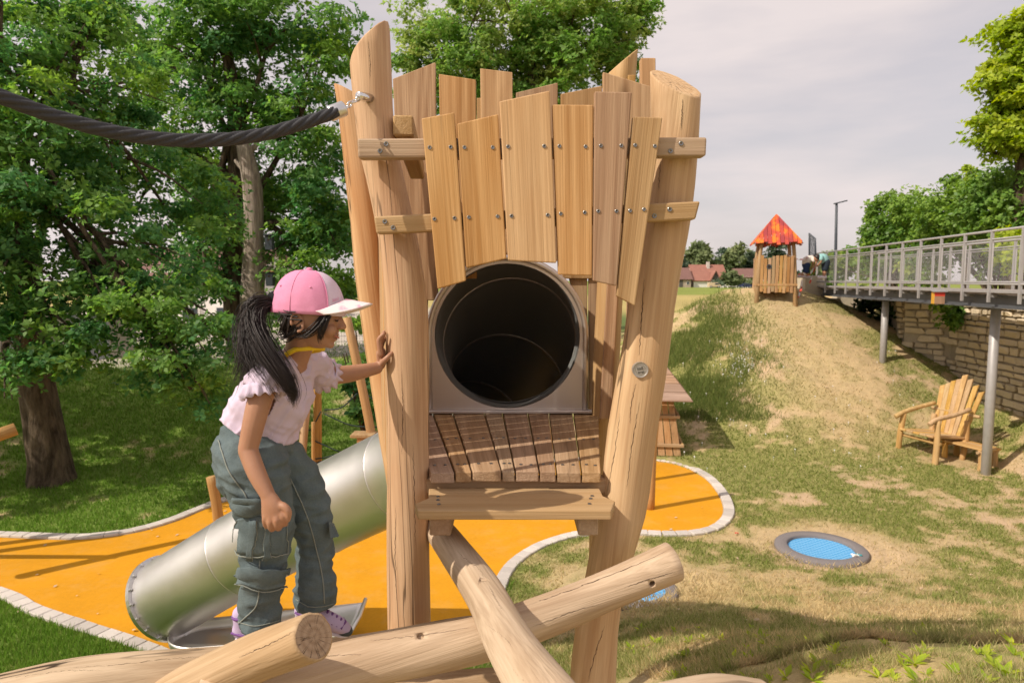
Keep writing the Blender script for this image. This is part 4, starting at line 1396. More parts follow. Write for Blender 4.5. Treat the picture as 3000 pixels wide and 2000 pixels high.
# nest boxes on that stem
for k, (px, py, lab) in enumerate(((790, 712, "upper dark nest box hanging on the pale oak stem"), (792, 818, "lower nest box with ochre lid on the pale oak stem"))):
    c = at(px, py, 18.35)
    nb = thing("nest_box", c, lab, "nest box", "nest boxes on the oak")
    box_obj("box", (0.19, 0.2, 0.36), Matrix.Translation(c), M['anthracite'], nb, 0.008)
    box_obj("lid", (0.24, 0.25, 0.035), Matrix.Translation(c + Vector((0, -0.01, 0.2))) @ Matrix.Rotation(R(-8), 4, 'X'), M['anthracite'] if k == 0 else M['far_wood'], nb, 0.004)
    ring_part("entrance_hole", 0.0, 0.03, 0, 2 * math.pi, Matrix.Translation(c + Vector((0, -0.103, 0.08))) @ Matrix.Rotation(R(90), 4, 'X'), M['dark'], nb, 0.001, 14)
# broad yellow-green tree behind the tower
zb = 1.5
b3 = Vector((at(1560, 700, 27).x, 27, zb - 0.1))
blobs3 = [pblob(*b) for b in [(1310, 110, 27, 150, 140), (1500, 50, 27, 210, 130), (1700, 80, 27, 200, 140), (1845, 40, 27, 95, 80), (1400, 230, 27, 190, 100), (1650, 230, 27, 190, 100), (1200, 190, 27, 50, 90), (1230, 260, 27, 75, 80), (1560, 320, 27, 190, 60), (1820, 190, 27, 70, 90)]]
tree("maple_tree", "broad tree with yellowish seed clusters rising behind the tower planks", [b3, at(1560, 650, 27), at(1555, 400, 27), at(1560, 150, 27)], [0.34, 0.3, 0.24, 0.12], blobs3, 104000, 0.15, M['maple'], M['bark'], seed=15, clump=0.6)
# bright maple top right
b4 = Vector((at(2995, 520, 17).x, 17, 3.0))
blobs4 = [pblob(*b) for b in [(2985, 110, 17, 60, 80), (2950, 230, 17, 75, 90), (2930, 350, 17, 95, 80), (2890, 440, 17, 55, 50), (2995, 405, 16.5, 95, 60), (3040, 280, 17, 100, 150)]]
tree("maple_tree", "bright lime green tree cut by the right edge of the frame", [b4, at(2995, 530, 17), at(2998, 380, 17), at(3000, 150, 17)], [0.2, 0.16, 0.13, 0.06], blobs4, 24000, 0.14, M['lime'], M['bark'], seed=21, clump=0.42, flat=0.35)
# hedge above the castle wall
def shrub(name, label, blobs, n, size, mat, cat, seed, group=None, clump=0.3, stems=True, flat=0.8, shell=0.3, base=None):
    lo = min(blobs, key=lambda b: b[0].z - b[1].z)
    b = base if base else Vector((lo[0].x, lo[0].y, hz(lo[0].x, lo[0].y)))
    t = thing(name, b, label, cat, group)
    data_obj("foliage", leaf_mesh("foliage", blobs, n, size, mat, clump, 6, seed, flat, 0.0, shell, 0.6), t)
    if stems:
        V, F = [], []
        rng = random.Random(seed)
        for c_, r_ in blobs:
            for q in range(3):
                tgt = c_ + Vector((rng.uniform(-.5, .5) * r_.x, rng.uniform(-.5, .5) * r_.y, rng.uniform(0, .6) * r_.z))
                Vl, Fl, _ = limb([b + Vector((rng.uniform(-.1, .1), rng.uniform(-.1, .1), -0.05)), b.lerp(tgt, 0.5) + Vector((0, 0, 0.1)), tgt], 0.035, 0.01, 5, 5, 0.1, q)
                o = len(V); V += Vl; F += [tuple(i + o for i in f) for f in Fl]
        mesh_obj("stem", V, F, M['bark'], t, True)
    return t
shrub("laurel_hedge", "big glossy laurel hedge above the castle wall", [pblob(*b) for b in [(2720, 650, 24, 110, 95), (2840, 620, 21, 130, 100), (2960, 600, 18.5, 150, 100), (3060, 600, 17, 130, 120), (2800, 720, 22, 130, 70), (2930, 720, 20, 140, 70)]], 66000, 0.115, M['laurel'], "hedge", 31, clump=0.45)
shrub("ivy_hedge", "clipped green hedge end behind the lamp post", [pblob(*b) for b in [(2605, 650, 26, 65, 75), (2620, 720, 26, 80, 70), (2580, 700, 26.5, 40, 90), (2660, 620, 25.5, 60, 45)]], 22000, 0.11, M['laurel'], "hedge", 33, clump=0.35)
shrub("conifer_shrub", "slim pointed evergreen peeping over the hedge", [pblob(*b) for b in [(2842, 500, 20.5, 8, 26), (2842, 530, 20.5, 12, 26)]], 900, 0.10, M['lime'], "shrub", 35, clump=0.12)
shrub("roadside_shrub", "loose pale shrubs behind the far bridge railing", [pblob(*b) for b in [(2440, 790, 31, 55, 40), (2520, 770, 30, 60, 55), (2600, 800, 27, 60, 45), (2700, 800, 24, 70, 50)]], 9000, 0.17, M['maple'], "shrub", 37, clump=0.4)
shrub("yellow_shrub", "yellow flowering shrub behind the railing at the right edge", [pblob(*b) for b in [(2960, 700, 16.5, 60, 45), (3010, 760, 16, 50, 60)]], 3500, 0.12, M['lime'], "shrub", 39, clump=0.3)
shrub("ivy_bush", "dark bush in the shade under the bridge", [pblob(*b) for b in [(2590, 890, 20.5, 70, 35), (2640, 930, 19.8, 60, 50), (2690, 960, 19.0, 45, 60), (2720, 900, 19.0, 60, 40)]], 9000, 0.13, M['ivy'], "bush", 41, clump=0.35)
shrub("hanging_ivy", "ivy strand hanging over the stone wall beside the bird box", [pblob(*b) for b in [(2800, 900, 17.0, 45, 16), (2785, 930, 16.9, 18, 28)]], 1500, 0.11, M['laurel'], "ivy", 43, clump=0.2, stems=False)
shrub("young_tree", "young broadleaf tree in shade behind the leaning rope post", [pblob(*b) for b in [(1045, 1010, 12.5, 26, 40), (1050, 1100, 12.5, 30, 60), (1085, 1180, 12.5, 24, 50), (1040, 960, 12.5, 18, 30), (1010, 1040, 12.4, 14, 20)]], 2600, 0.13, M['oak'], "tree", 45, clump=0.25, flat=0.5)
shrub("undergrowth", "dark undergrowth between the oaks by the lawn fence", [pblob(*b) for b in [(800, 900, 21, 60, 50), (890, 890, 21.5, 60, 60), (985, 860, 21, 40, 80)]], 4500, 0.16, M['oak'], "shrub", 47, clump=0.4)
# far trees behind the houses
far = [
 ("willow_tree", "broad pale willow behind the red roofs", (2045, 765, 250, 48, 55), M['faroak'], 5200, 0.5),
 ("far_tree", "dark tree low behind the leftmost roof", (1995, 790, 245, 20, 34), M['fardark'], 1500, 0.0),
 ("far_tree", "slim bluish tree between willow and light tree", (2115, 775, 260, 18, 45), M['fardark'], 1600, 0.0),
 ("far_tree", "light green tree right of the white house", (2152, 765, 250, 26, 48), M['faroak'], 2600, 0.0),
 ("far_tree", "rounded mid green tree beside the lookout posts", (2200, 780, 255, 32, 42), M['fardark'], 2400, 0.0),
 ("far_tree", "dark green tree seen through the lookout opening", (2262, 790, 250, 34, 40), M['fardark'], 2400, 0.0),
 ("spruce_tree", "bluish spruce top in the lookout opening", (2272, 748, 210, 20, 32), M['fardark'], 1800, 0.0),
 ("far_tree", "distant tree between the lookout and the bridge gate", (2330, 815, 250, 34, 24), M['fardark'], 1600, 0.0),
]
for i, (nm, lab, b, lf, n, dr) in enumerate(far):
    px, py, d, rx, ry = b
    gz = 1.5
    blobs = [pblob(px, py, d, rx * .75, ry * .8)] + [pblob(px + math.cos(a) * rx * .5, py + math.sin(a) * ry * .45, d, rx * .45, ry * .45) for a in (0.3, 1.7, 2.9, 4.1, 5.2)]
    if nm == "spruce_tree":
        blobs = [pblob(px, py - ry * .8 + k * ry * .28, d, 4 + rx * .16 * k, ry * .2) for k in range(7)]
    bs = Vector((at(px, 840, d).x, d, gz))
    tree(nm, lab, [bs, bs + Vector((0, 0, 3)), at(px, py, d)], [0.5, 0.45, 0.2], blobs, n, 1.5, lf, M['bark'], group="trees behind the houses", seed=50 + i, limbs=False, clump=2.2, droop=dr, flat=0.6 if not dr else 1.3)
for i, (nm, lab, b, n, lf, cat) in enumerate((("round_bush", "round clipped bush in front of the far houses", (2142, 822, 195, 30, 20), 1500, M['faroak'], "bush"), ("far_hedge", "low green hedge beside the blue car", (2195, 832, 200, 26, 10), 700, M['faroak'], "hedge"),
     ("far_hedge", "dark hedge between white house and round bush", (2105, 835, 196, 8, 12), 300, M['fardark'], "hedge"))):
    shrub(nm, lab, [pblob(*b)], n, 0.9, lf, cat, 70 + i, clump=1.2, stems=False, shell=0.3)

# ================================================================ grass
def blades(name, X, Y, hgt, wid, col, seed, lean=0.5, zoff=0.0):
    g = np.random.default_rng(seed)
    n = len(X)
    Z = height(X, Y) + zoff
    a = g.random(n) * 2 * math.pi
    dx, dy = np.cos(a), np.sin(a)
    l = lean * (0.3 + g.random(n)) * hgt
    b = g.random(n) * 2 * math.pi
    p = np.stack([X, Y, Z - 0.01], -1)
    side = np.stack([dx * wid, dy * wid, np.zeros(n)], -1)
    tip = p + np.stack([np.cos(b) * l, np.sin(b) * l, hgt], -1)
    V = np.stack([p - side * 0.5, p + side * 0.5, tip], 1).reshape(-1, 3)
    me = np_mesh(name, V, np.arange(n * 3).reshape(-1, 3), M['blade'], 3)
    ca = me.color_attributes.new("Col", 'FLOAT_COLOR', 'POINT')
    c4 = np.ones((n * 3, 4), np.float32); c4[:, :3] = np.repeat(col, 3, 0)
    ca.data.foreach_set("color", c4.ravel())
    return data_obj(name, me)
def scatter(n, px0, px1, py0, py1, seed, d0=3.6, d1=30):
    """points on the ground spread evenly over a patch of the picture"""
    g = np.random.default_rng(seed)
    px = px0 + (px1 - px0) * g.random(n); py = py0 + (py1 - py0) * g.random(n)
    u = (px - 1500) / 2000; v = (1000 - py) / 2000
    ry = _cp + v * _sp; rz = -_sp + v * _cp
    lo = np.full(n, float(d0)); ok = np.zeros(n, bool); st = (d1 - d0) / 44
    kx, kz = u / ry, rz / ry
    for d in np.linspace(d0 + st, d1, 44):          # walk along the sight lines to the ground, then halve the step
        m = ~ok
        hitm = (CAMZ + kz[m] * d) < height(kx[m] * d, np.full(m.sum(), d), False)
        idx = np.nonzero(m)[0]
        ok[idx[hitm]] = True
        lo[idx[~hitm]] = d
    hi = lo + st
    for _ in range(4):
        mid = (lo + hi) / 2
        b_ = (CAMZ + kz * mid) < height(kx * mid, mid, False)
        hi = np.where(b_, mid, hi); lo = np.where(b_, lo, mid)
    d = lo + (hi - lo) * g.random(n)
    return (u / ry * d)[ok], d[ok]
def clear(X, Y):
    k = ~in_poly(X, Y, [tuple(p + n * (KW + 0.01)) for p, n in zip(_P[::3], _N[::3])])
    for c, ro, ri in TRAMP:
        k &= np.hypot(X - c.x, Y - c.y) > ro + 0.03
    return k
g = np.random.default_rng(5)
# lawn to the left
X1, Y1 = scatter(150000, -60, 1500, 1000, 1990, 101)
k = clear(X1, Y1) & (X1 < 1.2); X1, Y1 = X1[k], Y1[k]
c, lu, kk = cover(X1, Y1); k = g.random(len(X1)) < 0.25 + 0.75 * c; X1, Y1, c = X1[k], Y1[k], c[k]
n = len(X1); h_ = (0.03 + 0.05 * g.random(n)) * (0.8 + 0.5 * c)
mixv = np.clip(c * 0.9 + g.normal(0, 0.22, n), 0, 1)[:, None]
col = (DULL * 1.1)[None] * (1 - mixv) + (LUSH * 1.15)[None] * mixv
lawn = set_props(blades("lawn_grass", X1, Y1, h_, 0.006 + 0.0013 * Y1, col, 6), "short green lawn grass left of the orange floor", "grass", kind="stuff")
# dry turf to the right
X2, Y2 = scatter(300000, 1250, 3060, 860, 1990, 102)
k = clear(X2, Y2) & (X2 > -0.4); X2, Y2 = X2[k], Y2[k]
c, lu, kk = cover(X2, Y2)
nb = sstep(8.6, 6.6, Y2)
k = g.random(len(X2)) < 0.10 + 0.90 * np.maximum(c, 0.55 * nb); X2, Y2, c, nb = X2[k], Y2[k], c[k], nb[k]
n = len(X2); h_ = (0.025 + 0.055 * g.random(n) ** 1.5)
mixv = np.clip(c * 0.95 - 0.25 * nb + g.normal(0, 0.22, n), 0, 1)[:, None]
dryc = np.array([0.62, 0.49, 0.27])
col = dryc[None] * (1 - mixv) + (np.array([0.23, 0.29, 0.06]))[None] * mixv
set_props(blades("dry_turf", X2, Y2, h_, 0.005 + 0.0012 * Y2, col, 7, 0.9), "patchy dry turf on the bank and mound to the right", "grass", kind="stuff")
# long grass on the shaded flank of the mound
X3, Y3 = scatter(40000, 1880, 2330, 850, 1230, 103, 8, 30)
k = g.random(len(X3)) < sstep(0.30, 0.55, fbm(X3 * 0.8, Y3 * 0.8, 9, 3)) * sstep(7.0, 4.6, X3 + 2.4 * (fbm(X3 * 0.5, Y3 * 0.5, 19, 2) - 0.5)) * sstep(13.2, 16.5, Y3); X3, Y3 = X3[k], Y3[k]
n = len(X3); mixv = g.random(n)[:, None]
col = np.array([0.13, 0.20, 0.045])[None] * (1 - mixv) + np.array([0.26, 0.29, 0.08])[None] * mixv
set_props(blades("long_grass", X3, Y3, 0.10 + 0.18 * g.random(n), 0.014 + 0 * X3, col, 8, 0.6), "long rough grass on the left flank of the mound", "grass", kind="stuff")
# coarse tufts at the bottom right, close to the viewer
X4, Y4 = scatter(42000, 1700, 3060, 1800, 2030, 104, 2.4, 9)
k = Y4 < 5.6; X4, Y4 = X4[k], Y4[k]
tf = fbm(X4 * 4.5, Y4 * 4.5, 77, 3); k = g.random(len(X4)) < sstep(0.36, 0.62, tf); X4, Y4, tf = X4[k], Y4[k], tf[k]
n = len(X4); mixv = np.clip(g.normal(0.42, 0.33, n), 0, 1)[:, None]
col = np.array([0.66, 0.53, 0.29])[None] * (1 - mixv) + np.array([0.24, 0.32, 0.07])[None] * mixv
set_props(blades("coarse_grass", X4, Y4, 0.020 + 0.055 * g.random(n) ** 2, 0.0045 + 0 * X4, col, 9, 0.9), "coarse straw and grass tufts on the near bank at bottom right", "grass", kind="stuff")
# broad weed leaves among them
def weeds(pts, name, label, mat, size, seed):
    V, F = [], []
    rng = random.Random(seed)
    for (x, y, s) in pts:
        b = Vector((x, y, hz(x, y)))
        for q in range(rng.randint(5, 8)):
            a = rng.uniform(0, 6.28); L = size * s * rng.uniform(0.6, 1.1); up = rng.uniform(0.35, 1.1)
            d = Vector((math.cos(a), math.sin(a), up)).normalized(); sd = Vector((-math.sin(a), math.cos(a), 0))
            o = len(V)
            V += [b, b + d * L * .45 + sd * L * .17, b + d * L + Vector((0, 0, -L * .15)), b + d * L * .45 - sd * L * .17]
            F.append((o, o + 1, o + 2, o + 3))
    o = mesh_obj(name, V, F, mat)
    a = o.data.attributes.new("tone", 'FLOAT', 'FACE'); a.data.foreach_set("value", [rng.random() for _ in F])
    return set_props(o, label, "weeds", kind="stuff")
wp = []
for i in range(90):
    px = random.uniform(1850, 3000); py = random.uniform(1840, 2000)
    h_ = hit(px, py, 2.4, 9)
    wp.append((h_.x, h_.y, random.uniform(0.5, 1.2)))
weeds(wp, "weeds", "broad leaved weeds among the grass at bottom right", M['lime'], 0.085, 5)
# small white flowers on the mound
V, F = [], []
for i in range(150):
    if i < 90: px, py = random.gauss(2165, 30), random.gauss(1075, 28)
    else: px, py = random.uniform(2000, 2700), random.uniform(1000, 1400)
    p = hit(px, py, 6, 30); s = random.uniform(0.010, 0.020); z = random.uniform(0.06, 0.16)
    o = len(V)
    c = p + Vector((0, 0, z))
    V += [c + Vector((-s, 0, 0)), c + Vector((0, -s, -s * .4)), c + Vector((s, 0, 0)), c + Vector((0, s, s * .6)), p, c + Vector((0.003, 0, 0)), c + Vector((-0.003, 0, 0))]
    F += [(o, o + 1, o + 2, o + 3), (o + 4, o + 5, o + 6)]
set_props(mesh_obj("white_flowers", V, F, M['white']), "small white flowers dotted over the mound", "flowers", kind="stuff")
# fallen leaves and bits on the bank
V, F = [], []
for i in range(170):
    px, py = (random.uniform(1950, 3000), random.uniform(1000, 1850)) if i < 120 else (random.uniform(0, 900), random.uniform(1250, 1860))
    p = hit(px, py, 5, 30); s = random.uniform(0.012, 0.035); a = random.uniform(0, 6.28)
    u = Vector((math.cos(a), math.sin(a), 0.2)) * s; w = Vector((-math.sin(a), math.cos(a), 0.25)) * s * .6
    p = p + Vector((0, 0, 0.02)); o = len(V)
    V += [p - u, p + w, p + u, p - w]; F.append((o, o + 1, o + 2, o + 3))
set_props(mesh_obj("fallen_leaves", V, F, plain('dry_leaf', (0.50, 0.37, 0.24), 0.8)), "pale dry leaves and chips scattered over the turf", "fallen leaves", kind="stuff")
# ================================================================ footbridge
br_a, br_b = Vector((9.55, 21.4, 0)), Vector((8.05, 10.6, 0))       # near side, far end to right edge of the picture
br_dir = (br_b - br_a).normalized(); br_side = Vector((br_dir.y, -br_dir.x, 0))
if br_side.x < 0: br_side = -br_side
DZ = 3.54
bridge = thing("footbridge", br_a + br_side * 0.8 + Vector((0, 0, 2.6)), "grey steel footbridge with mesh railings crossing to the castle wall", "bridge")
L = (br_b - br_a).length
def bp(s, off, z):
    return br_a + br_dir * s + br_side * off + Vector((0, 0, z))
# deck boards, girders, brackets
nb = int(L / 0.28)
for k in range(nb):
    s0 = k * L / nb
    e = random.uniform(-0.02, 0.02)
    a, b = bp(s0 + 0.006, -0.03 + e, DZ - 0.03), bp(s0 + L / nb - 0.006, -0.03 + e, DZ - 0.03)
    V, F = prism([a, b, b + br_side * 1.68, a + br_side * 1.68], Vector((0, 0, -0.055 + random.uniform(-0.012, 0.012))))
    solid_obj("deck_board", V, F, M['deck'], bridge, Matrix.Translation(a))
for off in (0.12, 1.48):
    a, b = bp(0, off, DZ - 0.21), bp(L, off, DZ - 0.21)
    for zz, hh, ww in ((0.10, 0.02, 0.16), (0.0, 0.18, 0.02), (-0.10, 0.02, 0.16)):
        beam_between("girder", a + Vector((0, 0, zz)), b + Vector((0, 0, zz)), hh if False else ww, hh, M['darksteel'], bridge, 0.0)
for zz in (DZ - 0.03,):
    beam_between("edge_angle", bp(0, -0.055, zz), bp(L, -0.055, zz), 0.03, 0.05, M['galv'], bridge, 0.0)
npst = 13
HR = 0.98
for side, off in (("near", -0.085), ("far", 1.71)):
    for k in range(npst):
        s = 0.15 + k * (L - 0.3) / (npst - 1)
        f = frame_z(bp(s, off, DZ + HR / 2 - 0.11), (0, 0, 1), br_side)
        box_obj("railing_post", (0.055, 0.035, HR + 0.22), f, M['galv'], bridge, 0.0)
        if side == "near":
            f = frame_z(bp(s, off + 0.1, DZ - 0.11), br_side, Vector((0, 0, 1)))
            box_obj("bracket", (0.03, 0.05, 0.2), f, M['galv'], bridge, 0.0)
    for z, r in ((HR, 0.021), (HR - 0.14, 0.016), (0.09, 0.014)):
        rod("handrail", bp(0.0, off, DZ + z), bp(L, off, DZ + z), r, M['galv'], bridge, 8)
    for k in range(npst - 1):
        s0 = 0.15 + k * (L - 0.3) / (npst - 1) + 0.05; s1 = 0.15 + (k + 1) * (L - 0.3) / (npst - 1) - 0.05
        z0, z1 = DZ + 0.12, DZ + HR - 0.19
        V, F = [], []
        def bar(a, b, r):
            o = len(V); d = (b - a).normalized(); n1 = d.cross(br_side).normalized() * r; n2 = br_side * r
            for p in (a, b):
                V.extend([p + n1, p + n2, p - n1, p - n2])
            for q in range(4):
                F.append((o + q, o + (q + 1) % 4, o + 4 + (q + 1) % 4, o + 4 + q))
        for a, b in (((s0, z0), (s1, z0)), ((s1, z0), (s1, z1)), ((s1, z1), (s0, z1)), ((s0, z1), (s0, z0))):
            bar(bp(a[0], off, a[1]), bp(b[0], off, b[1]), 0.014)
        mesh_obj("infill_frame", V, F, M['galv'], bridge)
        V, F = [], []
        W_m, H_m = s1 - s0, z1 - z0
        stp = 0.055
        for sg in (1, -1):
            c = -H_m
            while c < W_m:
                # clip the slanted wire to the frame
                u0, u1 = max(c, 0), min(c + H_m, W_m)
                if u1 > u0 + 0.01:
                    za, zb_ = (u0 - c), (u1 - c)
                    if sg < 0: za, zb_ = H_m - za, H_m - zb_
                    bar(bp(s0 + u0, off, z0 + za), bp(s0 + u1, off, z0 + zb_), 0.0010)
                c += stp
        mw = mesh_obj("wire_mesh", V, F, M['galv'], bridge)
        mw["kind"] = "stuff"
# two pillars with heads
for px, py, dd in ((2583, 1122, 17.2), (2884, 1440, 12.6)):
    foot = hit(px, py, 9, 30)
    foot = Vector((at(px, py, dd).x, dd, hz(at(px, py, dd).x, dd)))
    rod("pillar", foot + Vector((0, 0, -0.2)), Vector((foot.x, foot.y, DZ - 0.36)), 0.082, M['galv'], bridge, 18)
    c = Vector((foot.x, foot.y, DZ - 0.335))
    V, F = prism([c + br_side * -0.65 + Vector((0, 0, 0.03)), c + br_side * -0.2 + Vector((0, 0, -0.03)), c + br_side * 0.2 + Vector((0, 0, -0.03)), c + br_side * 0.65 + Vector((0, 0, 0.03))], br_dir * 0.16)
    solid_obj("pillar_head", V, F, M['darksteel'], bridge)
# concrete abutment at the far end
ab = thing("abutment", bp(-0.2, 0.3, 2.4), "pale concrete abutment carrying the bridge end on the mound", "abutment")
a0 = at(2383, 862, 21.3)
box_obj("end_wall", (0.62, 0.7, 1.25), Matrix.Translation(a0 + Vector((0.0, 0.25, -0.05))), M['concrete'], ab, 0.015)
c = at(2440, 905, 21.0)
V, F = prism([c + Vector(v) for v in ((-0.35, 0, 0.32), (0.22, 0, 0.32), (0.75, 0, -0.55), (-0.40, 0, -0.55))], Vector((0, 0.9, 0)))
solid_obj("bearing_block", V, F, M['concrete'], ab, None, 0.02)
c = at(2540, 905, 22.4)
box_obj("rear_wall", (2.2, 0.3, 0.9), Matrix.Translation(c), M['concrete'], ab, 0.02)
box_obj("bearing", (0.3, 0.3, 0.12), Matrix.Translation(at(2430, 848, 21.2) + Vector((0, 0, -0.06))), M['darksteel'], ab, 0.01)

# bird box hanging on the bridge
c = at(2748, 872, 12.9)
bb_ = thing("bird_box", c, "small red and yellow wooden bird box hanging from the bridge edge", "bird box")
M['bb_yellow'] = plain('yellow_paint', (0.62, 0.32, 0.03), 0.6, 0, 20, 0.15); M['bb_red'] = plain('red_paint', (0.60, 0.05, 0.03), 0.6); M['bb_grey'] = plain('roofing_felt', (0.25, 0.24, 0.24), 0.8)
f = Matrix.Translation(c) @ Matrix.Rotation(R(-14), 4, 'Z') @ Matrix.Scale(0.82, 4)
box_obj("body", (0.22, 0.20, 0.28), f, M['bb_yellow'], bb_, 0.004)
box_obj("front_board", (0.21, 0.012, 0.17), f @ Matrix.Translation((0, -0.107, -0.05)), M['shingle'], bb_, 0.002)
box_obj("red_board", (0.21, 0.012, 0.09), f @ Matrix.Translation((0, -0.108, 0.085)), M['bb_red'], bb_, 0.002)
box_obj("roof", (0.30, 0.30, 0.025), f @ Matrix.Translation((0, -0.01, 0.16)) @ Matrix.Rotation(R(8), 4, 'X'), M['bb_grey'], bb_, 0.003)

# ================================================================ castle wall of rough stones
wall = thing("stone_wall", (11.2, 14, 1.0), "old castle wall of rough pale limestone under the bridge", "wall")
w_path = [Vector((10.55, 9.0, 0)), Vector((10.95, 14.2, 0)), Vector((11.25, 17.4, 0)), Vector((10.55, 18.3, 0)), Vector((11.2, 20.5, 0))]
rng = random.Random(4)
sbm = bmesh.new(); bmesh.ops.create_cube(sbm, size=1.0)
bmesh.ops.bevel(sbm, geom=sbm.edges[:], offset=0.13, segments=1, affect='EDGES')
SME = []
for q in range(5):
    b2_ = sbm.copy()
    for v in b2_.verts: v.co += Vector((rng.uniform(-.09, .09), rng.uniform(-.12, .12), rng.uniform(-.08, .08)))
    me = bpy.data.meshes.new("stone"); b2_.to_mesh(me); b2_.free(); me.materials.append(M['wallstone']); SME.append(me)
sbm.free()
cnt = 0
for i in range(len(w_path) - 1):
    a, b = w_path[i], w_path[i + 1]
    d = (b - a); ln = d.length; d.normalize(); n_ = Vector((-d.y, d.x, 0))
    if n_.x > 0: n_ = -n_
    zt = 3.12
    V, F = prism([a + Vector((0, 0, -0.5)), b + Vector((0, 0, -0.5)), b + Vector((0, 0, zt)), a + Vector((0, 0, zt))], -n_ * 0.5)
    solid_obj("wall_core", V, F, M['mortar'], wall)
    z = 0.35
    while z < zt - 0.05:
        hh = rng.uniform(0.10, 0.19); s = rng.uniform(0, 0.2)
        while s < ln:
            wl = rng.uniform(0.22, 0.55)
            p = a + d * (s + wl / 2) + Vector((0, 0, z + hh / 2))
            u = p.x / p.y * 2000 + 1500; g_ = hz(p.x - 0.15, p.y)
            if 2640 < u < 3040 and z + hh > g_ and cnt < 300 and s + wl < ln + 0.12:
                o = data_obj("stone", SME[rng.randrange(5)], wall, frame_z(p + n_ * rng.uniform(-0.005, 0.03), Vector((0, 0, 1)), n_) @ Matrix.Diagonal((wl * 0.95, 0.16, hh * 0.9, 1)))
                cnt += 1
            s += wl + 0.02
        z += hh + 0.018

# ================================================================ roofed lookout on the mound
lk = at(2268, 832, 20.3)
lz = DZ + 0.24
look = thing("lookout_hut", (lk.x, lk.y, 3.0), "small wooden lookout with pointed orange and red roof on the mound", "lookout hut")
def roofmat():
    t = NT('orange_red_roof_boards')
    n = t.noise(t.coords((1, 1, 1), rnd=False), 3.2, 3, 0.6)
    oi = t.n("ObjectInfo")
    k = t.math('ADD', t.math('MULTIPLY', n, 1.2), t.math('MULTIPLY', oi.outputs["Random"], 0.45))
    c = t.ramp(k, [(0.60, (0.33, 0.04, 0.045)), (0.88, (0.58, 0.075, 0.03)), (1.18, (0.74, 0.20, 0.015))])
    return t.set(c, 0.55)
M['roofboard'] = roofmat()
hw = 0.46
yaw = R(-14)
LF = Matrix.Translation((lk.x, lk.y, lz)) @ Matrix.Rotation(yaw, 4, 'Z')
for sx, sy in ((-1, -1), (1, -1), (-1, 1), (1, 1)):
    V, F, c = tube([LF @ Vector((sx * (hw + .10), sy * (hw + .06), -1.3)), LF @ Vector((sx * (hw + .03), sy * hw, 0.1)), LF @ Vector((sx * hw, sy * (hw - .02), 0.7)), LF @ Vector((sx * (hw - .04), sy * (hw - .04), 1.08))], [0.07, 0.065, 0.055, 0.055], 10, True, 0.12, sx + sy * 2)
    mesh_obj("post", V, F, M['far_wood'], look, True, LF)
def wallboards(a, b, top, bot, n, out):
    for k in range(n):
        p = a.lerp(b, (k + 0.08) / n); q = a.lerp(b, (k + 0.92) / n)
        j = rng.uniform(-0.03, 0.03); t_ = top + rng.uniform(-0.05, 0.05); bo = bot + rng.uniform(-0.03, 0.03)
        V, F = prism([LF @ Vector((p.x, p.y, bo)), LF @ Vector((q.x, q.y, bo)), LF @ Vector((q.x + j * .4, q.y, t_)), LF @ Vector((p.x + j * .4, p.y, t_))], LF.to_3x3() @ (out * 0.03))
        solid_obj("wall_board", V, F, M['far_wood'], look, LF @ Matrix.Translation((p.x, p.y, 0)), 0.006)
wallboards(Vector((-hw, -hw - .06, 0)), Vector((hw, -hw - .06, 0)), 0.58, -0.44, 9, Vector((0, -1, 0)))
wallboards(Vector((-hw - .06, -hw, 0)), Vector((-hw - .06, hw, 0)), 0.56, -0.44, 7, Vector((-1, 0, 0)))
box_obj("floor", (2 * hw + .2, 2 * hw + .2, 0.06), LF @ Matrix.Translation((0, 0, -0.22)), M['far_wood'], look)
ring_part("porthole", 0.04, 0.07, 0, 6.283, LF @ Matrix.Translation((-0.22, -hw - .095, 0.30)) @ Matrix.Rotation(R(90), 4, 'X'), M['anthracite'], look, 0.004, 18)
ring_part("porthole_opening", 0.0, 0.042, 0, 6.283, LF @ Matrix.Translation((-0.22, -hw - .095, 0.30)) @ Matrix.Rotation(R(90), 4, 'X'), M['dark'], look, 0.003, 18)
# four roof faces made of boards
apex = Vector((0, 0, 1.83)); ov = 0.62; ez = 1.02
corners = [Vector((-ov, -ov, ez)), Vector((ov, -ov, ez)), Vector((ov, ov, ez)), Vector((-ov, ov, ez))]
for f_ in range(4):
    a, b = corners[f_], corners[(f_ + 1) % 4]
    nbd = 11
    nrm = (b - a).cross(apex - a).normalized()
    for k in range(nbd):
        f0, f1 = k / nbd + 0.004, (k + 1) / nbd - 0.004
        m = (f0 + f1) / 2
        top0 = 1 - abs(2 * f0 - 1); top1 = 1 - abs(2 * f1 - 1)
        mid = (a + b) / 2
        up = apex - mid
        drop = -rng.uniform(0.0, 0.09) - 0.06 * (1 - abs(2 * m - 1))
        p0, p1 = a.lerp(b, f0), a.lerp(b, f1)
        pts = [p0 + up * drop, p1 + up * drop, p1 + up * top1, p0 + up * top0]
        if f0 < 0.5 < f1: pts = pts[:3] + [apex] + pts[3:]
        V, F = prism([LF @ v for v in pts], LF.to_3x3() @ (nrm * 0.022))
        solid_obj("roof_board", V, F, M['roofboard'], look)

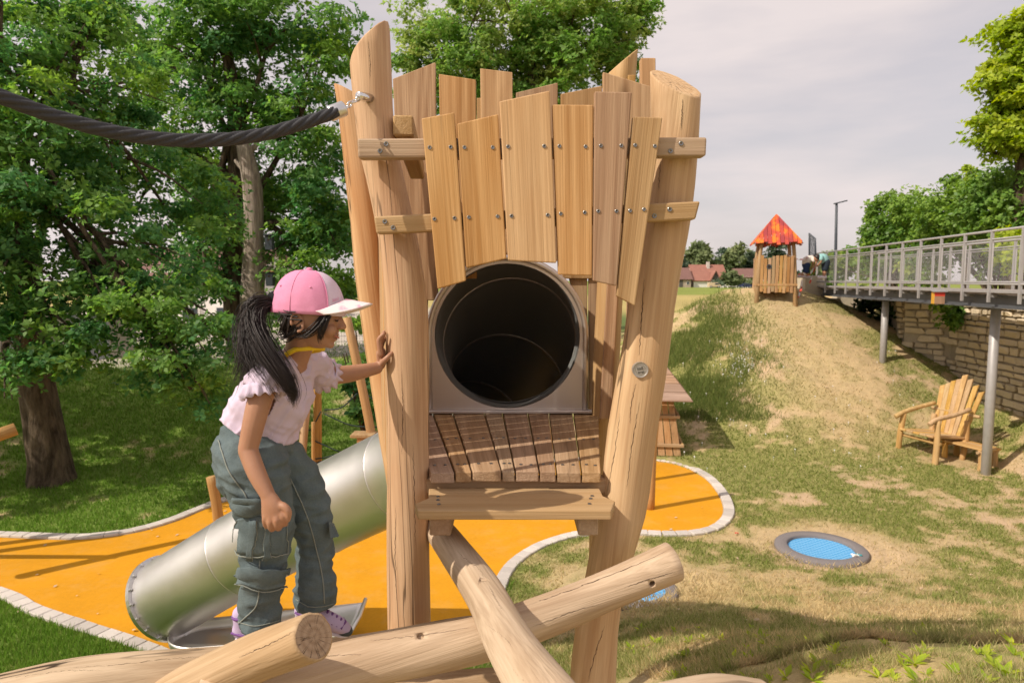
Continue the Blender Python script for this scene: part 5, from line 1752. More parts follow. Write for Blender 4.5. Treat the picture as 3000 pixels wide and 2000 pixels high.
# metal gate frame standing beside the lookout
gt = thing("gate_frame", at(2378, 760, 21.6), "tall dark metal gate leaf standing open beside the lookout", "gate")
ga, gb = at(2371, 762, 21.6), at(2390, 762, 20.4)
rod("upright", ga, at(2371, 683, 21.6), 0.028, M['anthracite'], gt); rod("upright", gb, at(2388, 698, 20.4), 0.028, M['anthracite'], gt)
rod("top_bar", at(2371, 684, 21.6), at(2388, 699, 20.4), 0.022, M['anthracite'], gt)
V, F = [], []
for k in range(1, 16):
    f = k / 16
    a = ga.lerp(gb, f); b = at(2371, 684, 21.6).lerp(at(2388, 699, 20.4), f)
    o = len(V); s_ = Vector((0.004, 0, 0))
    V += [a - s_, a + s_, b + s_, b - s_]; F.append((o, o + 1, o + 2, o + 3))
o = mesh_obj("mesh_bars", V, F, M['anthracite'], gt); o["kind"] = "stuff"
# street lamp
lb = at(2447, 850, 29)
lamp = thing("street_lamp", Vector((lb.x, lb.y, hz(lb.x, lb.y))), "slim dark street lamp with flat arm behind the bridge", "street lamp")
rod("pole", Vector((lb.x, lb.y, hz(lb.x, lb.y))), at(2451, 594, 29), 0.075, M['anthracite'], lamp, 12, 0.05)
beam_between("lamp_head", at(2444, 597, 29), at(2481, 588, 29), 0.14, 0.05, M['anthracite'], lamp, 0.01)

# red and white barrier tape
def tape(pts, name, label, w=0.07, seg=0.28, n=60, twist=2.0):
    S = spline([tuple(p) for p in pts], n)
    P = [Vector(s) for s in S]
    t = thing(name, P[0], label, "barrier tape", "barrier tape round the lookout")
    Vr, Fr, Vw, Fw = [], [], [], []
    acc = 0
    for i in range(n):
        a, b = P[i], P[i + 1]
        d = (b - a)
        ang = [twist * math.sin(i_ * 0.35) for i_ in (i, i + 1)]
        sd = d.cross(Vector((0, 0, 1))).normalized(); up = Vector((0, 0, 1))
        e0 = (up * math.cos(ang[0]) + sd * math.sin(ang[0])) * w / 2; e1 = (up * math.cos(ang[1]) + sd * math.sin(ang[1])) * w / 2
        Vl, Fl = (Vr, Fr) if int(acc / seg) % 2 else (Vw, Fw)
        o = len(Vl)
        Vl += [a - e0, a + e0, b + e1, b - e1]; Fl.append((o, o + 1, o + 2, o + 3))
        acc += d.length
    mesh_obj("red_band", Vr, Fr, M['tape_red'], t); mesh_obj("white_band", Vw, Fw, M['tape_white'], t)
def gp(px, py, up=0.25):
    p = hit(px, py, 10, 40); p.z += up; return p
tape([at(2222, 842, 20.6), at(2160, 880, 21.5), at(2080, 925, 22.5), at(1990, 965, 23), at(1900, 1005, 23.5)], "barrier_tape", "red and white tape sagging down the left flank of the mound")
tape([at(2305, 745, 19.8), at(2325, 755, 19.8), at(2345, 760, 20.2), at(2385, 748, 21)], "barrier_tape", "red and white tape from the lookout to the bridge gate", 0.05, 0.25, 40)
tape([at(2350, 820, 20.4), at(2346, 850, 20.3), at(2338, 870, 20.1), at(2320, 886, 19.9)], "barrier_tape", "end of red and white tape hanging down the mound top", 0.06, 0.2, 40)
tape([at(2326, 822, 20.2), at(2345, 800, 20.3), at(2370, 805, 20.5), at(2392, 770, 20.7), at(2372, 830, 20.6)], "barrier_tape", "tangled red and white tape at the children's feet", 0.06, 0.2, 50)

# fence down the far slope
def rail_fence(name, label, pts, hgt, bars, mat, r=0.02):
    t = thing(name, pts[0], label, "fence")
    for p in pts: rod("fence_post", p, p + Vector((0, 0, hgt)), r * 1.3, mat, t, 6)
    for a, b in zip(pts, pts[1:]):
        for z in bars: rod("rail", a + Vector((0, 0, z)), b + Vector((0, 0, z)), r * 0.8, mat, t, 6)
    return t
rail_fence("slope_railing", "thin dark railing stepping down behind the mound", [Vector((at(px, py, d).x, d, at(px, py, d).z)) for px, py, d in ((2180, 880, 33), (2095, 920, 33), (2048, 955, 31), (1988, 985, 29), (1930, 1020, 27))], 0.85, (0.85, 0.1), M['fence'], 0.022)

# wire panel fences beyond the lawn
def panel_fence(label, a, b, n, hgt, name="wire_fence"):
    t = thing(name, a, label, "fence", "wire panel fences behind the lawn")
    for k in range(n + 1):
        p = a.lerp(b, k / n); z = hz(p.x, p.y)
        rod("fence_post", (p.x, p.y, z - 0.1), (p.x, p.y, z + hgt), 0.03, M['fence'], t, 6)
    for k in range(n):
        p, q = a.lerp(b, k / n), a.lerp(b, (k + 1) / n)
        zp, zq = hz(p.x, p.y), hz(q.x, q.y)
        V, F = [], []
        def wire(u, v, r):
            o = len(V); d = (v - u).normalized(); s = Vector((0, 1, 0)); n1 = d.cross(s).normalized() * r
            V.extend([u - n1, u + n1, v + n1, v - n1]); F.append((o, o + 1, o + 2, o + 3))
        m = 34
        for i in range(m + 1):
            f = i / m
            u = p.lerp(q, f); z = zp + (zq - zp) * f
            wire(Vector((u.x, u.y, z + 0.05)), Vector((u.x, u.y, z + hgt)), 0.004)
        for i in range(8):
            z = 0.05 + (hgt - 0.05) * i / 7
            wire(Vector((p.x, p.y - 0.01, zp + z)), Vector((q.x, q.y - 0.01, zq + z)), 0.006)
        o = mesh_obj("wire_panel", V, F, M['galv'], t); o["kind"] = "stuff"
    return t
panel_fence("wire panel fence on the lawn edge behind the leaning oak", Vector((-15.5, 14.9, 0)), Vector((-8.6, 18.4, 0)), 3, 1.4)
panel_fence("wire panel fence in the gap beside the girl's hair", Vector((-8.6, 18.4, 0)), Vector((-1.5, 21.9, 0)), 3, 1.2)
# pale printed screen on the left fence
t_ = thing("fence_screen", (-12, 16.8, 1.4), "pale grey and beige printed screen hung on the left wire fence", "screen")
def screenmat():
    t = NT('printed_screen')
    bk = t.n("TexBrick", Scale=3.0); bk.inputs["Color1"].default_value = (0.42, 0.38, 0.33, 1); bk.inputs["Color2"].default_value = (0.52, 0.46, 0.36, 1); bk.inputs["Mortar"].default_value = (0.40, 0.42, 0.46, 1); bk.inputs["Mortar Size"].default_value = 0.05
    t.l(t.coords((1, 0.3, 1), rnd=False, kind="Generated"), bk.inputs["Vector"])
    return t.set(bk.outputs["Color"], 0.7)
a, b = Vector((-14.8, 15.4, 0)), Vector((-9.9, 17.9, 0))
V = []
for f in np.linspace(0, 1, 14):
    p = a.lerp(b, f); z = hz(p.x, p.y)
    w = 0.03 * math.sin(f * 25)
    V += [(p.x + w, p.y + 0.06 + w, z + 0.12), (p.x + w, p.y + 0.06 + w, z + 1.3)]
F = [(2 * i, 2 * i + 2, 2 * i + 3, 2 * i + 1) for i in range(13)]
mesh_obj("cloth", V, F, screenmat(), t_, True)

# ================================================================ small playhouse behind the right post
ph = thing("playhouse", at(1900, 1322, 14.4), "small slant walled wooden playhouse with plank roof at the mound foot", "playhouse")
pc = hit(1905, 1322, 9, 30); pz = pc.z
PF_ = Matrix.Translation((pc.x - 0.12, pc.y + 0.5, pz)) @ Matrix.Rotation(R(-8), 4, 'Z')
wb, wt_ = 0.80, 0.62; hh = 1.25
for k in range(10):
    f0, f1 = k / 10 + .006, (k + 1) / 10 - .006
    pts = [Vector((-wb + 2 * wb * f0, -wb, 0)), Vector((-wb + 2 * wb * f1, -wb, 0)), Vector((-wt_ + 2 * wt_ * f1, -wt_, hh)), Vector((-wt_ + 2 * wt_ * f0, -wt_, hh))]
    V, F = prism([PF_ @ p for p in pts], PF_.to_3x3() @ Vector((0, 0.03, 0)))
    solid_obj("wall_board", V, F, M['far_wood'], ph, PF_ @ Matrix.Translation(pts[0]))
    pts = [Vector((wb, -wb + 2 * wb * f0, 0)), Vector((wb, -wb + 2 * wb * f1, 0)), Vector((wt_, -wt_ + 2 * wt_ * f1, hh)), Vector((wt_, -wt_ + 2 * wt_ * f0, hh))]
    V, F = prism([PF_ @ p for p in pts], PF_.to_3x3() @ Vector((-0.03, 0, 0)))
    solid_obj("wall_board", V, F, M['far_wood'], ph, PF_ @ Matrix.Translation(pts[0]))
for z in (0.22, 0.80):
    w_ = wb + (wt_ - wb) * z / hh + 0.03
    beam_between("batten", PF_ @ Vector((-w_, -w_, z)), PF_ @ Vector((w_ + .05, -w_, z)), 0.05, 0.06, M['far_wood'], ph)
    beam_between("batten", PF_ @ Vector((w_ + .02, -w_, z + .004)), PF_ @ Vector((w_ + .02, w_, z + .004)), 0.05, 0.06, M['far_wood'], ph)
for k in range(6):
    f0, f1 = k / 6, (k + 1) / 6 - 0.02
    for sg in (-1, 1):
        a_ = Vector((-0.98, sg * 0.98, hh - 0.08)).lerp(Vector((-0.25, 0, hh + 0.85)), f0); b_ = Vector((0.98, sg * 0.98, hh - 0.08)).lerp(Vector((0.25, 0, hh + 0.85)), f0)
        c_ = Vector((0.98, sg * 0.98, hh - 0.08)).lerp(Vector((0.25, 0, hh + 0.85)), f1); d_ = Vector((-0.98, sg * 0.98, hh - 0.08)).lerp(Vector((-0.25, 0, hh + 0.85)), f1)
        V, F = prism([PF_ @ v for v in (a_, b_, c_, d_)], Vector((0, 0, 0.025)))
        solid_obj("roof_board", V, F, M['shingle'], ph, PF_ @ Matrix.Translation(a_) @ Matrix.Rotation(R(90), 4, 'Y'))
        a_, b_, c_, d_ = [Vector((sg * abs(v.y), v.x if True else 0, v.z)) for v in (a_, b_, c_, d_)]
    for sg in (-1, 1):
        e0, e1 = Vector((sg * 0.98, -0.98, hh - 0.08)), Vector((sg * 0.98, 0.98, hh - 0.08)); r0, r1 = Vector((sg * 0.25, 0, hh + 0.85)), Vector((sg * 0.25, 0.01, hh + 0.85))
        pts = [e0.lerp(r0, f0), e1.lerp(r1, f0), e1.lerp(r1, f1), e0.lerp(r0, f1)]
        V, F = prism([PF_ @ v for v in pts], Vector((0, 0, 0.022)))
        solid_obj("roof_board", V, F, M['shingle'], ph, PF_ @ Matrix.Translation(pts[0]) @ Matrix.Rotation(R(90), 4, 'X'))

# ================================================================ posts and rope course on the orange floor
def far_post(parent, name, a, b, r, sides=10, seed=1.0, mat=None):
    m = a.lerp(b, 0.5) + Vector((0.03 * math.sin(seed * 5), 0, 0))
    S = spline([tuple(a), tuple(m), tuple(b)], 8)
    V, F, c = tube([Vector(s) for s in S], [r * (1.06 - 0.12 * i / 8) for i in range(9)], sides, True, 0.12, seed, 3)
    return mesh_obj(name, V, F, mat or M['far_wood'], parent, True, frame_z(a, b - a))
def solo_post(label, foot, top, r, seed):
    t = thing("wooden_post", foot, label, "post", "wooden posts on the orange floor")
    far_post(t, "shaft", foot, top, r, seed=seed)
    return t
f0 = on_z(1905, 1490, 0.0)
pp = thing("wooden_post", f0, "round wooden post standing on the orange floor beside the right tower post", "post", "wooden posts on the orange floor")
far_post(pp, "shaft", f0, at(1921, 1212, f0.y), 0.072, seed=2.0)
rod("eye_bolt", at(1921, 1212, f0.y) + Vector((0, 0, -0.12)), at(1921, 1212, f0.y) + Vector((-0.14, 0, -0.12)), 0.01, M['chrome'], pp, 6)
f1 = on_z(642, 1552, 0.0)
pp = thing("wooden_post", f1, "short slanted post with a sharp cut top rising behind the slide", "post", "wooden posts on the orange floor")
far_post(pp, "shaft", f1, at(618, 1396, f1.y), 0.075, seed=3.0)
rod("eye_bolt", at(630, 1418, f1.y), at(652, 1415, f1.y), 0.012, M['chrome'], pp, 6)
rc = thing("rope_course", on_z(1090, 1480, 0), "low rope course of wooden posts and dark ropes behind the slide", "rope course")
dd = 10.8
def rpt(px, py, d=dd): return at(px, py, d)
far_post(rc, "post", on_z(1130, 1510, 0.0), rpt(1016, 930, 10.5), 0.072, seed=4.0)
far_post(rc, "post", on_z(932, 1490, 0.0), rpt(930, 1060, 11.0), 0.068, seed=5.0)
far_post(rc, "post", on_z(880, 1500, 0.0), rpt(905, 1120, 10.8), 0.066, seed=6.0)
far_post(rc, "post", on_z(925, 1500, 0.0), rpt(917, 1236, 10.6), 0.030, seed=7.0)
for q in range(2):
    pts = [on_z(1600 + 210 * q, 1440 - 20 * q, 0.0), on_z(1600 + 210 * q, 1440 - 20 * q, 0.0) + Vector((0.05, 0, 1.7 - .1 * q))]
    far_post(rc, "post", pts[0], pts[1], 0.07, seed=8.0 + q)
box_obj("step_plate", (0.36, 0.3, 0.05), Matrix.Translation(rpt(1066, 1272, 10.4)), M['far_wood'], rc, 0.006)
box_obj("plate_bearer", (0.12, 0.25, 0.08), Matrix.Translation(rpt(1062, 1284, 10.4)), M['far_wood'], rc, 0.004)
def rrope(a, b, sag, r=0.011, name="net_rope"):
    m = a.lerp(b, 0.5) + Vector((0, 0, -sag))
    S = spline([tuple(a), tuple(m), tuple(b)], 10)
    V, F, c = tube([Vector(s) for s in S], [r] * 11, 6, True)
    mesh_obj(name, V, F, M['thinrope'], rc, True)
for e in ((rpt(1047, 1152), rpt(951, 1200), 0.10), (rpt(951, 1212), rpt(1105, 1250), 0.08), (rpt(1064, 1142), rpt(1110, 1180), 0.02), (rpt(940, 1205), rpt(925, 1235), 0.0), (rpt(920, 1290), rpt(1100, 1350), 0.05), (rpt(900, 1362), rpt(1110, 1290), 0.04), (rpt(900, 1345), rpt(1000, 1325), 0.03), (rpt(880, 1240), rpt(920, 1258), 0.05)):
    rrope(*e)
# log tip entering at the left edge, part of a climbing frame out of view
lf = thing("log_climber", on_z(-330, 1640, 0.0), "wooden log climber whose tip shows at the left edge above the lawn", "log climber")
tipp = at(46, 1256, 8.6)
far_post(lf, "beam", at(-420, 1420, 7.6), tipp, 0.085, 14, 11.0)
for q in (-260, -430):
    ft = on_z(q, 1650, 0.0)
    far_post(lf, "leg", ft, Vector((ft.x + 0.15, ft.y, 2.1)), 0.08, 12, 12.0 + q)
far_post(lf, "brace", on_z(-300, 1630, 0.0), at(-150, 1330, 8.1), 0.06, 12, 13.5)

# ================================================================ big wooden armchair and low bench on the slope
cf = hit(2690, 1335, 9, 25)
CF = Matrix.Translation(cf + Vector((0.12, 0.0, 0.0))) @ Matrix.Rotation(R(-90 - 16), 4, 'Z')      # local x = width, y = towards the backrest -> world +x
CF = Matrix.Translation(cf) @ Matrix(((0.28, 0.96, 0), (-0.96, 0.28, 0), (0, 0, 1))).to_4x4()
chair = thing("giant_armchair", cf, "big rustic wooden armchair with fan shaped back on the slope under the bridge", "armchair")
cw = 0.40
def cp(x, y, z): return CF @ Vector((x, y, z))
for sx, lean in ((-1, -0.05), (1, 0.03)):
    far_post(chair, "front_leg", cp(sx * cw + lean, -0.05, -0.15), cp(sx * cw, 0.0, 0.80), 0.055, seed=sx * 3, mat=M['chairwood'])
    far_post(chair, "back_leg", cp(sx * (cw - .05), 0.72, -0.1), cp(sx * (cw - .02), 0.78, 0.75), 0.055, seed=sx * 4, mat=M['chairwood'])
    S = spline([tuple(cp(sx * cw - 0.01, -0.20, 0.74)), tuple(cp(sx * cw, 0.0, 0.83)), tuple(cp(sx * (cw + .03), 0.4, 0.90)), tuple(cp(sx * cw, 0.80, 0.98))], 12)
    V, F, c = tube([Vector(s) for s in S], [0.045] * 13, 10, True, 0.12, sx)
    mesh_obj("armrest", V, F, M['chairwood'], chair, True, CF)
for k in range(5):
    x0, x1 = -cw + 2 * cw * k / 5 + .006, -cw + 2 * cw * (k + 1) / 5 - .006
    V, F = prism([cp(x0, -0.1, 0.50), cp(x1, -0.1, 0.50), cp(x1, 0.74, 0.42), cp(x0, 0.74, 0.42)], Vector((0, 0, -0.045)))
    solid_obj("seat_board", V, F, M['chairwood'], chair, CF @ Matrix.Translation((x0, 0, .4)) @ Matrix.Rotation(R(90), 4, 'X'), 0.008)
hts = [1.34, 1.40, 1.47, 1.52, 1.62, 1.55, 1.44, 1.33]
for k in range(8):
    b0, b1 = -0.37 + 0.74 * k / 8 + .003, -0.37 + 0.74 * (k + 1) / 8 - .003
    t0, t1 = -0.50 + 1.0 * k / 8 + .003, -0.50 + 1.0 * (k + 1) / 8 - .003
    h_ = hts[k]
    V, F = prism([cp(b0, 0.72, 0.40), cp(b1, 0.72, 0.40), cp(t1, 1.02, h_ + 0.02), cp(t0, 1.02, h_ - 0.02)], CF.to_3x3() @ Vector((0, 0.04, 0)))
    solid_obj("back_board", V, F, M['chairwood'], chair, CF @ Matrix.Translation((b0, .8, .5)), 0.006)
for z, y, w_ in ((0.34, 0.02, cw + .08), (0.34, 0.70, cw + .05), (0.85, 0.90, cw + .14)):
    far_post(chair, "cross_bar", cp(-w_, y, z), cp(w_, y, z), 0.035, seed=z, mat=M['chairwood'])
bf = hit(2850, 1372, 9, 25)
BF = Matrix.Translation(bf) @ Matrix(((0.28, 0.96, 0), (-0.96, 0.28, 0), (0, 0, 1))).to_4x4()
bench = thing("low_bench", bf, "low wooden bench table beside the armchair behind the steel pillar", "bench")
for k in range(4):
    V, F = prism([BF @ Vector(v) for v in ((-0.75, -0.02 + .11 * k, 0.42), (0.22, -0.02 + .11 * k, 0.42), (0.22, .085 + .11 * k, 0.42), (-0.75, .085 + .11 * k, 0.42))], Vector((0, 0, -0.04)))
    solid_obj("top_board", V, F, M['chairwood'], bench, BF @ Matrix.Rotation(R(90), 4, 'Y'), 0.006)
for x, y in ((0.12, 0.03), (0.12, 0.37), (-0.65, 0.03), (-0.65, 0.37)):
    far_post(bench, "leg", BF @ Vector((x, y, -0.12)), BF @ Vector((x, y, 0.38)), 0.055, seed=x + y, mat=M['chairwood'])
for x in (0.12, -0.65):
    far_post(bench, "cross_bar", BF @ Vector((x, -0.06, 0.34)), BF @ Vector((x, 0.46, 0.34)), 0.03, seed=x, mat=M['chairwood'])

# ================================================================ litter
def wrapper(name, label, p, s, cols, seed):
    rng_ = random.Random(seed)
    t = thing(name, p, label, "wrapper")
    for k, c in enumerate(cols):
        n = 5
        V = [p + Vector(((i / n - .5) * s * (1 if k == 0 else .8) + k * s * .55, (j / n - .5) * s * .7, 0.02 + rng_.uniform(0, s * .35))) for j in range(n + 1) for i in range(n + 1)]
        F = [(j * (n + 1) + i, j * (n + 1) + i + 1, (j + 1) * (n + 1) + i + 1, (j + 1) * (n + 1) + i) for j in range(n) for i in range(n)]
        mesh_obj("foil", V, F, c, t)
M['foil_w'] = plain('white_foil', (0.75, 0.72, 0.72), 0.3); M['foil_t'] = plain('teal_foil', (0.05, 0.28, 0.33), 0.3)
wp_ = on_z(2505, 1633, 0.03)
wrapper("snack_wrapper", "crumpled white and teal snack wrapper on the trampoline ring", wp_, 0.09, [M['foil_w'], M['foil_t']], 3)
wrapper("paper_scrap", "tiny red scrap on the dry turf near the kerb", hit(2158, 1566, 5, 20), 0.05, [M['tape_red']], 5)

# ================================================================ houses beyond the field
M['roof_red'] = plain('red_roof_tiles', (0.30, 0.135, 0.10), 0.8, 0, 0.8, 0.25)  # distance haze is put into this colour: red muted and cooled
M['roof_brown'] = plain('brown_roof_tiles', (0.19, 0.10, 0.085), 0.8, 0, 0.8, 0.25)
M['render_white'] = plain('white_render', (0.80, 0.77, 0.73), 0.8)
M['render_beige'] = plain('beige_render', (0.46, 0.37, 0.30), 0.85)
M['pane'] = plain('window_pane', (0.05, 0.065, 0.08), 0.15)
M['timber'] = plain('dark_timber', (0.10, 0.09, 0.085), 0.7)
def house(label, x0, x1, yb, d, wall_px, roof_px, mat_w, mat_r, ridge='x', dep=9.0, gable=None, wins=(), chimney=None, door=None):
    """front wall from pixel x0 to x1 with its foot at pixel row yb; heights in pixels"""
    a, b = at(x0, yb, d), at(x1, yb, d)
    z0 = 1.5; w = b.x - a.x; hw_ = wall_px * d / 2000; hr = roof_px * d / 2000
    t = thing("house", (a.x, d, z0), label, "house", "houses beyond the field")
    if ridge == 'x':
        box_obj("wall", (w, dep, hw_), Matrix.Translation(((a.x + b.x) / 2, d + dep / 2, z0 + hw_ / 2)), mat_w, t)
        e = 0.5
        rz_ = z0 + hw_
        V = [(a.x - e, d - e, rz_ - .3), (b.x + e, d - e, rz_ - .3), (b.x + e, d + dep / 2, rz_ + hr), (a.x - e, d + dep / 2, rz_ + hr), (a.x - e, d + dep + e, rz_ - .3), (b.x + e, d + dep + e, rz_ - .3)]
        F = [(0, 1, 2, 3), (3, 2, 5, 4)]
        rf = mesh_obj("roof", V, F, mat_r, t)
        md = rf.modifiers.new("thick", 'SOLIDIFY'); md.thickness = 0.25
        for xx in (a.x, b.x):
            mesh_obj("gable", [(xx, d, rz_), (xx, d + dep, rz_), (xx, d + dep / 2, rz_ + hr - .1)], [(0, 1, 2)], mat_w, t)
    else:
        box_obj("wall", (w, dep, hw_), Matrix.Translation(((a.x + b.x) / 2, d + dep / 2, z0 + hw_ / 2)), mat_w, t)
        rz_ = z0 + hw_; xm = (a.x + b.x) / 2; e = 0.5
        V = [(a.x - e, d - e, rz_ - .3), (xm, d - e, rz_ + hr), (xm, d + dep + e, rz_ + hr), (a.x - e, d + dep + e, rz_ - .3), (b.x + e, d - e, rz_ - .3), (b.x + e, d + dep + e, rz_ - .3)]
        rf = mesh_obj("roof", V, [(0, 1, 2, 3), (1, 4, 5, 2)], mat_r, t)
        md = rf.modifiers.new("thick", 'SOLIDIFY'); md.thickness = 0.25
        mesh_obj("gable", [(a.x, d, rz_), (b.x, d, rz_), (xm, d, rz_ + hr - .1)], [(0, 1, 2)], gable or mat_w, t)
    for (wx, wy, ww, wh) in wins:
        c = at(wx, wy, d)
        wo = box_obj("window", (ww, 0.16, wh), Matrix.Translation((c.x, d - 0.02, c.z)), M['render_white'], t)
        box_obj("pane", (ww * .78, 0.06, wh * .8), Matrix.Translation((c.x, d - 0.10, c.z)), M['pane'], wo)
    if door:
        c = at(door[0], door[1], d)
        box_obj("door", (1.1, 0.14, 2.2), Matrix.Translation((c.x, d - 0.02, z0 + 1.1)), M['timber'], t)
    if chimney:
        c = at(chimney[0], chimney[1], d + dep * 0.4)
        box_obj("chimney", (0.9, 0.9, 2.4), Matrix.Translation(c), M['kerb'], rf)
    return t
house("beige house with dark brown roof, leftmost beyond the field", 1984, 2024, 843, 205, 26, 32, M['render_beige'], M['roof_brown'], 'x', 9, wins=[(2015, 829, .8, 1.0)], door=(1995, 834))
house("main white house under a long red roof with chimney", 2034, 2128, 842, 216, 22, 44, M['render_white'], M['roof_red'], 'x', 11, chimney=(2074, 778))
house("white annex with low red roof in front of the long roof", 2032, 2082, 842, 206, 22, 26, M['render_white'], M['roof_red'], 'x', 8)
house("grey timber gable beside the white annex", 2083, 2108, 842, 205.5, 22, 28, M['kerb'], M['roof_red'], 'y', 8, gable=M['timber'], wins=[(2089, 827, 1.2, 0.8)])
house("low pale house with brown roof left of the lookout", 2163, 2226, 842, 222, 30, 24, M['render_white'], M['roof_brown'], 'x', 10)
# big plain house glimpsed through the oaks
house("beige house wall and grey roof glimpsed through the oak leaves", 300, 720, 985, 36, 150, 80, M['render_white'], M['roof_brown'], 'x', 9, wins=[(420, 930, 1.0, 1.3), (560, 930, 1.0, 1.3), (660, 930, 1.0, 1.3)])
# car and van by the houses
def car(label, px, py, d, w, h, mat, name="parked_car", cat="car"):
    c = at(px, py, d); x, z0 = c.x, 1.5
    t = thing(name, (x, d, z0), label, cat)
    prof = [(-.5, .22), (-.5, .50), (-.40, .56), (-.26, .62), (-.14, .98), (.20, 1.0), (.36, .66), (.49, .58), (.5, .25)]
    if cat == "van": prof = [(-.5, .2), (-.5, .95), (-.44, 1.0), (.26, 1.0), (.40, .62), (.5, .52), (.5, .2)]
    V, F = prism([Vector((x + p * w, d - .8, z0 + q * h)) for p, q in prof], Vector((0, 1.6, 0)))
    solid_obj("body", V, F, mat, t, None, 0.06, 2)
    wl = [(-.24, .64), (-.13, .92), (.18, .94), (.31, .66)] if cat == "car" else [(.0, .62), (.0, .9), (.25, .9), (.36, .62)]
    V, F = prism([Vector((x + p * w, d - .86, z0 + q * h)) for p, q in wl], Vector((0, .03, 0)))
    solid_obj("side_window", V, F, M['pane'], t)
    for s in (-.31, .31):
        V, F, c_ = tube([Vector((x + s * w, d - .88, z0 + .3)), Vector((x + s * w, d - .6, z0 + .3))], [.31, .31], 14)
        wl_ = mesh_obj("wheel", V, F, M['anthracite'], t, True)
        V, F, c_ = tube([Vector((x + s * w, d - .90, z0 + .3)), Vector((x + s * w, d - .87, z0 + .3))], [.17, .17], 12)
        mesh_obj("rim", V, F, M['alu'], wl_, True)
car("dark blue car parked beyond the field", 2183, 842, 190, 3.6, 1.35, plain('blue_car_paint', (0.02, 0.03, 0.10), 0.25))
car("cream van parked in front of the white house", 2092, 842, 190, 3.4, 1.5, plain('cream_van_paint', (0.62, 0.48, 0.33), 0.3), "parked_van", "van")
V, F = [], []
pf = thing("picket_fence", at(2120, 842, 192), "low white picket fence beside the round bush", "fence")
for k in range(16):
    c = at(2112 + k * 6.5, 842, 192)
    if random.random() < 0.75:
        box_obj("picket", (0.28, 0.1, 0.62), Matrix.Translation((c.x, c.y, 1.8)), M['white'], pf)
rod("rail", (at(2112, 842, 192).x, 192.1, 1.9), (at(2212, 842, 192).x, 192.1, 1.9), 0.05, M['white'], pf, 6)
# ================================================================ people
def skinmat():
    t = NT('skin')
    n = t.noise(t.coords(rnd=False), 22, 4, 0.6)
    c = t.mix(n, (0.345, 0.172, 0.103), (0.43, 0.228, 0.142))
    t.p.inputs["Subsurface Weight"].default_value = 0.12
    t.p.inputs["Subsurface Radius"].default_value = (0.012, 0.005, 0.003)
    t.bump(t.noise(t.coords(rnd=False), 320, 2), 0.05, 0.002)
    return t.set(c, 0.48, spec=0.35)
def clothmat(name, col, col2=None, wv=420, n1=9, bump=0.25):
    t = NT(name)
    co = t.coords(rnd=False)
    n = t.noise(co, n1, 4, 0.6); w = t.noise(co, wv, 2, 0.6)
    c = t.mix(t.math('ADD', t.math('MULTIPLY', n, 0.6), t.math('MULTIPLY', w, 0.4)), tuple(v * 0.82 for v in col), col2 or tuple(min(1, v * 1.16) for v in col))
    t.bump(t.math('ADD', w, t.math('MULTIPLY', n, 0.6)), bump, 0.003)
    return t.set(c, 0.88, spec=0.15)
M['skin'] = skinmat()
M['lilac'] = clothmat('lilac_jersey', (0.60, 0.50, 0.62))
M['denim'] = clothmat('washed_denim', (0.048, 0.074, 0.086), (0.19, 0.235, 0.24), 230, 19, 0.6)
M['seam'] = clothmat('pale_denim_seam', (0.26, 0.28, 0.25))
M['cap_pink'] = clothmat('pink_satin', (0.72, 0.23, 0.42), (0.80, 0.36, 0.52), 200, 5, 0.1)
M['cap_pale'] = clothmat('pale_pink_print', (0.66, 0.50, 0.66), (0.80, 0.66, 0.74), 200, 6, 0.1)
def brimmat():
    t = NT('tie_dye_brim')
    n = t.noise(t.coords(rnd=False), 26, 3, 0.5)
    return t.set(t.mix(t.ramp(n, [(0.52, 0.0), (0.68, 1.0)]), (0.80, 0.70, 0.70), (0.74, 0.32, 0.46)), 0.7)
M['cap_brim'] = brimmat()
M['hot_pink'] = plain('bright_pink_strap', (0.80, 0.06, 0.20), 0.4)
M['yellow'] = plain('yellow_silicone', (0.85, 0.58, 0.02), 0.4)
def hairmat():
    t = NT('black_hair')
    g = t.n("NewGeometry")
    c = t.mix(g.outputs["Random Per Island"], (0.008, 0.006, 0.006), (0.035, 0.022, 0.018))
    return t.set(c, 0.42, spec=0.35)
M['hair'] = hairmat()
M['scrunchie'] = clothmat('black_scrunchie', (0.015, 0.015, 0.018), None, 200, 60, 0.6)
M['shoe_lilac'] = clothmat('lilac_shoe', (0.50, 0.40, 0.58)); M['shoe_purple'] = plain('purple_trim', (0.16, 0.06, 0.24), 0.6); M['shoe_dark'] = plain('dark_sole', (0.06, 0.07, 0.075), 0.8); M['shoe_white'] = plain('white_sole', (0.62, 0.56, 0.62), 0.7)
M['teeth'] = plain('teeth', (0.80, 0.76, 0.70), 0.3); M['lip'] = plain('lips', (0.46, 0.16, 0.13), 0.4); M['lash'] = plain('eyelashes', (0.012, 0.008, 0.007), 0.6); M['brow'] = plain('eyebrow', (0.03, 0.018, 0.014), 0.8)

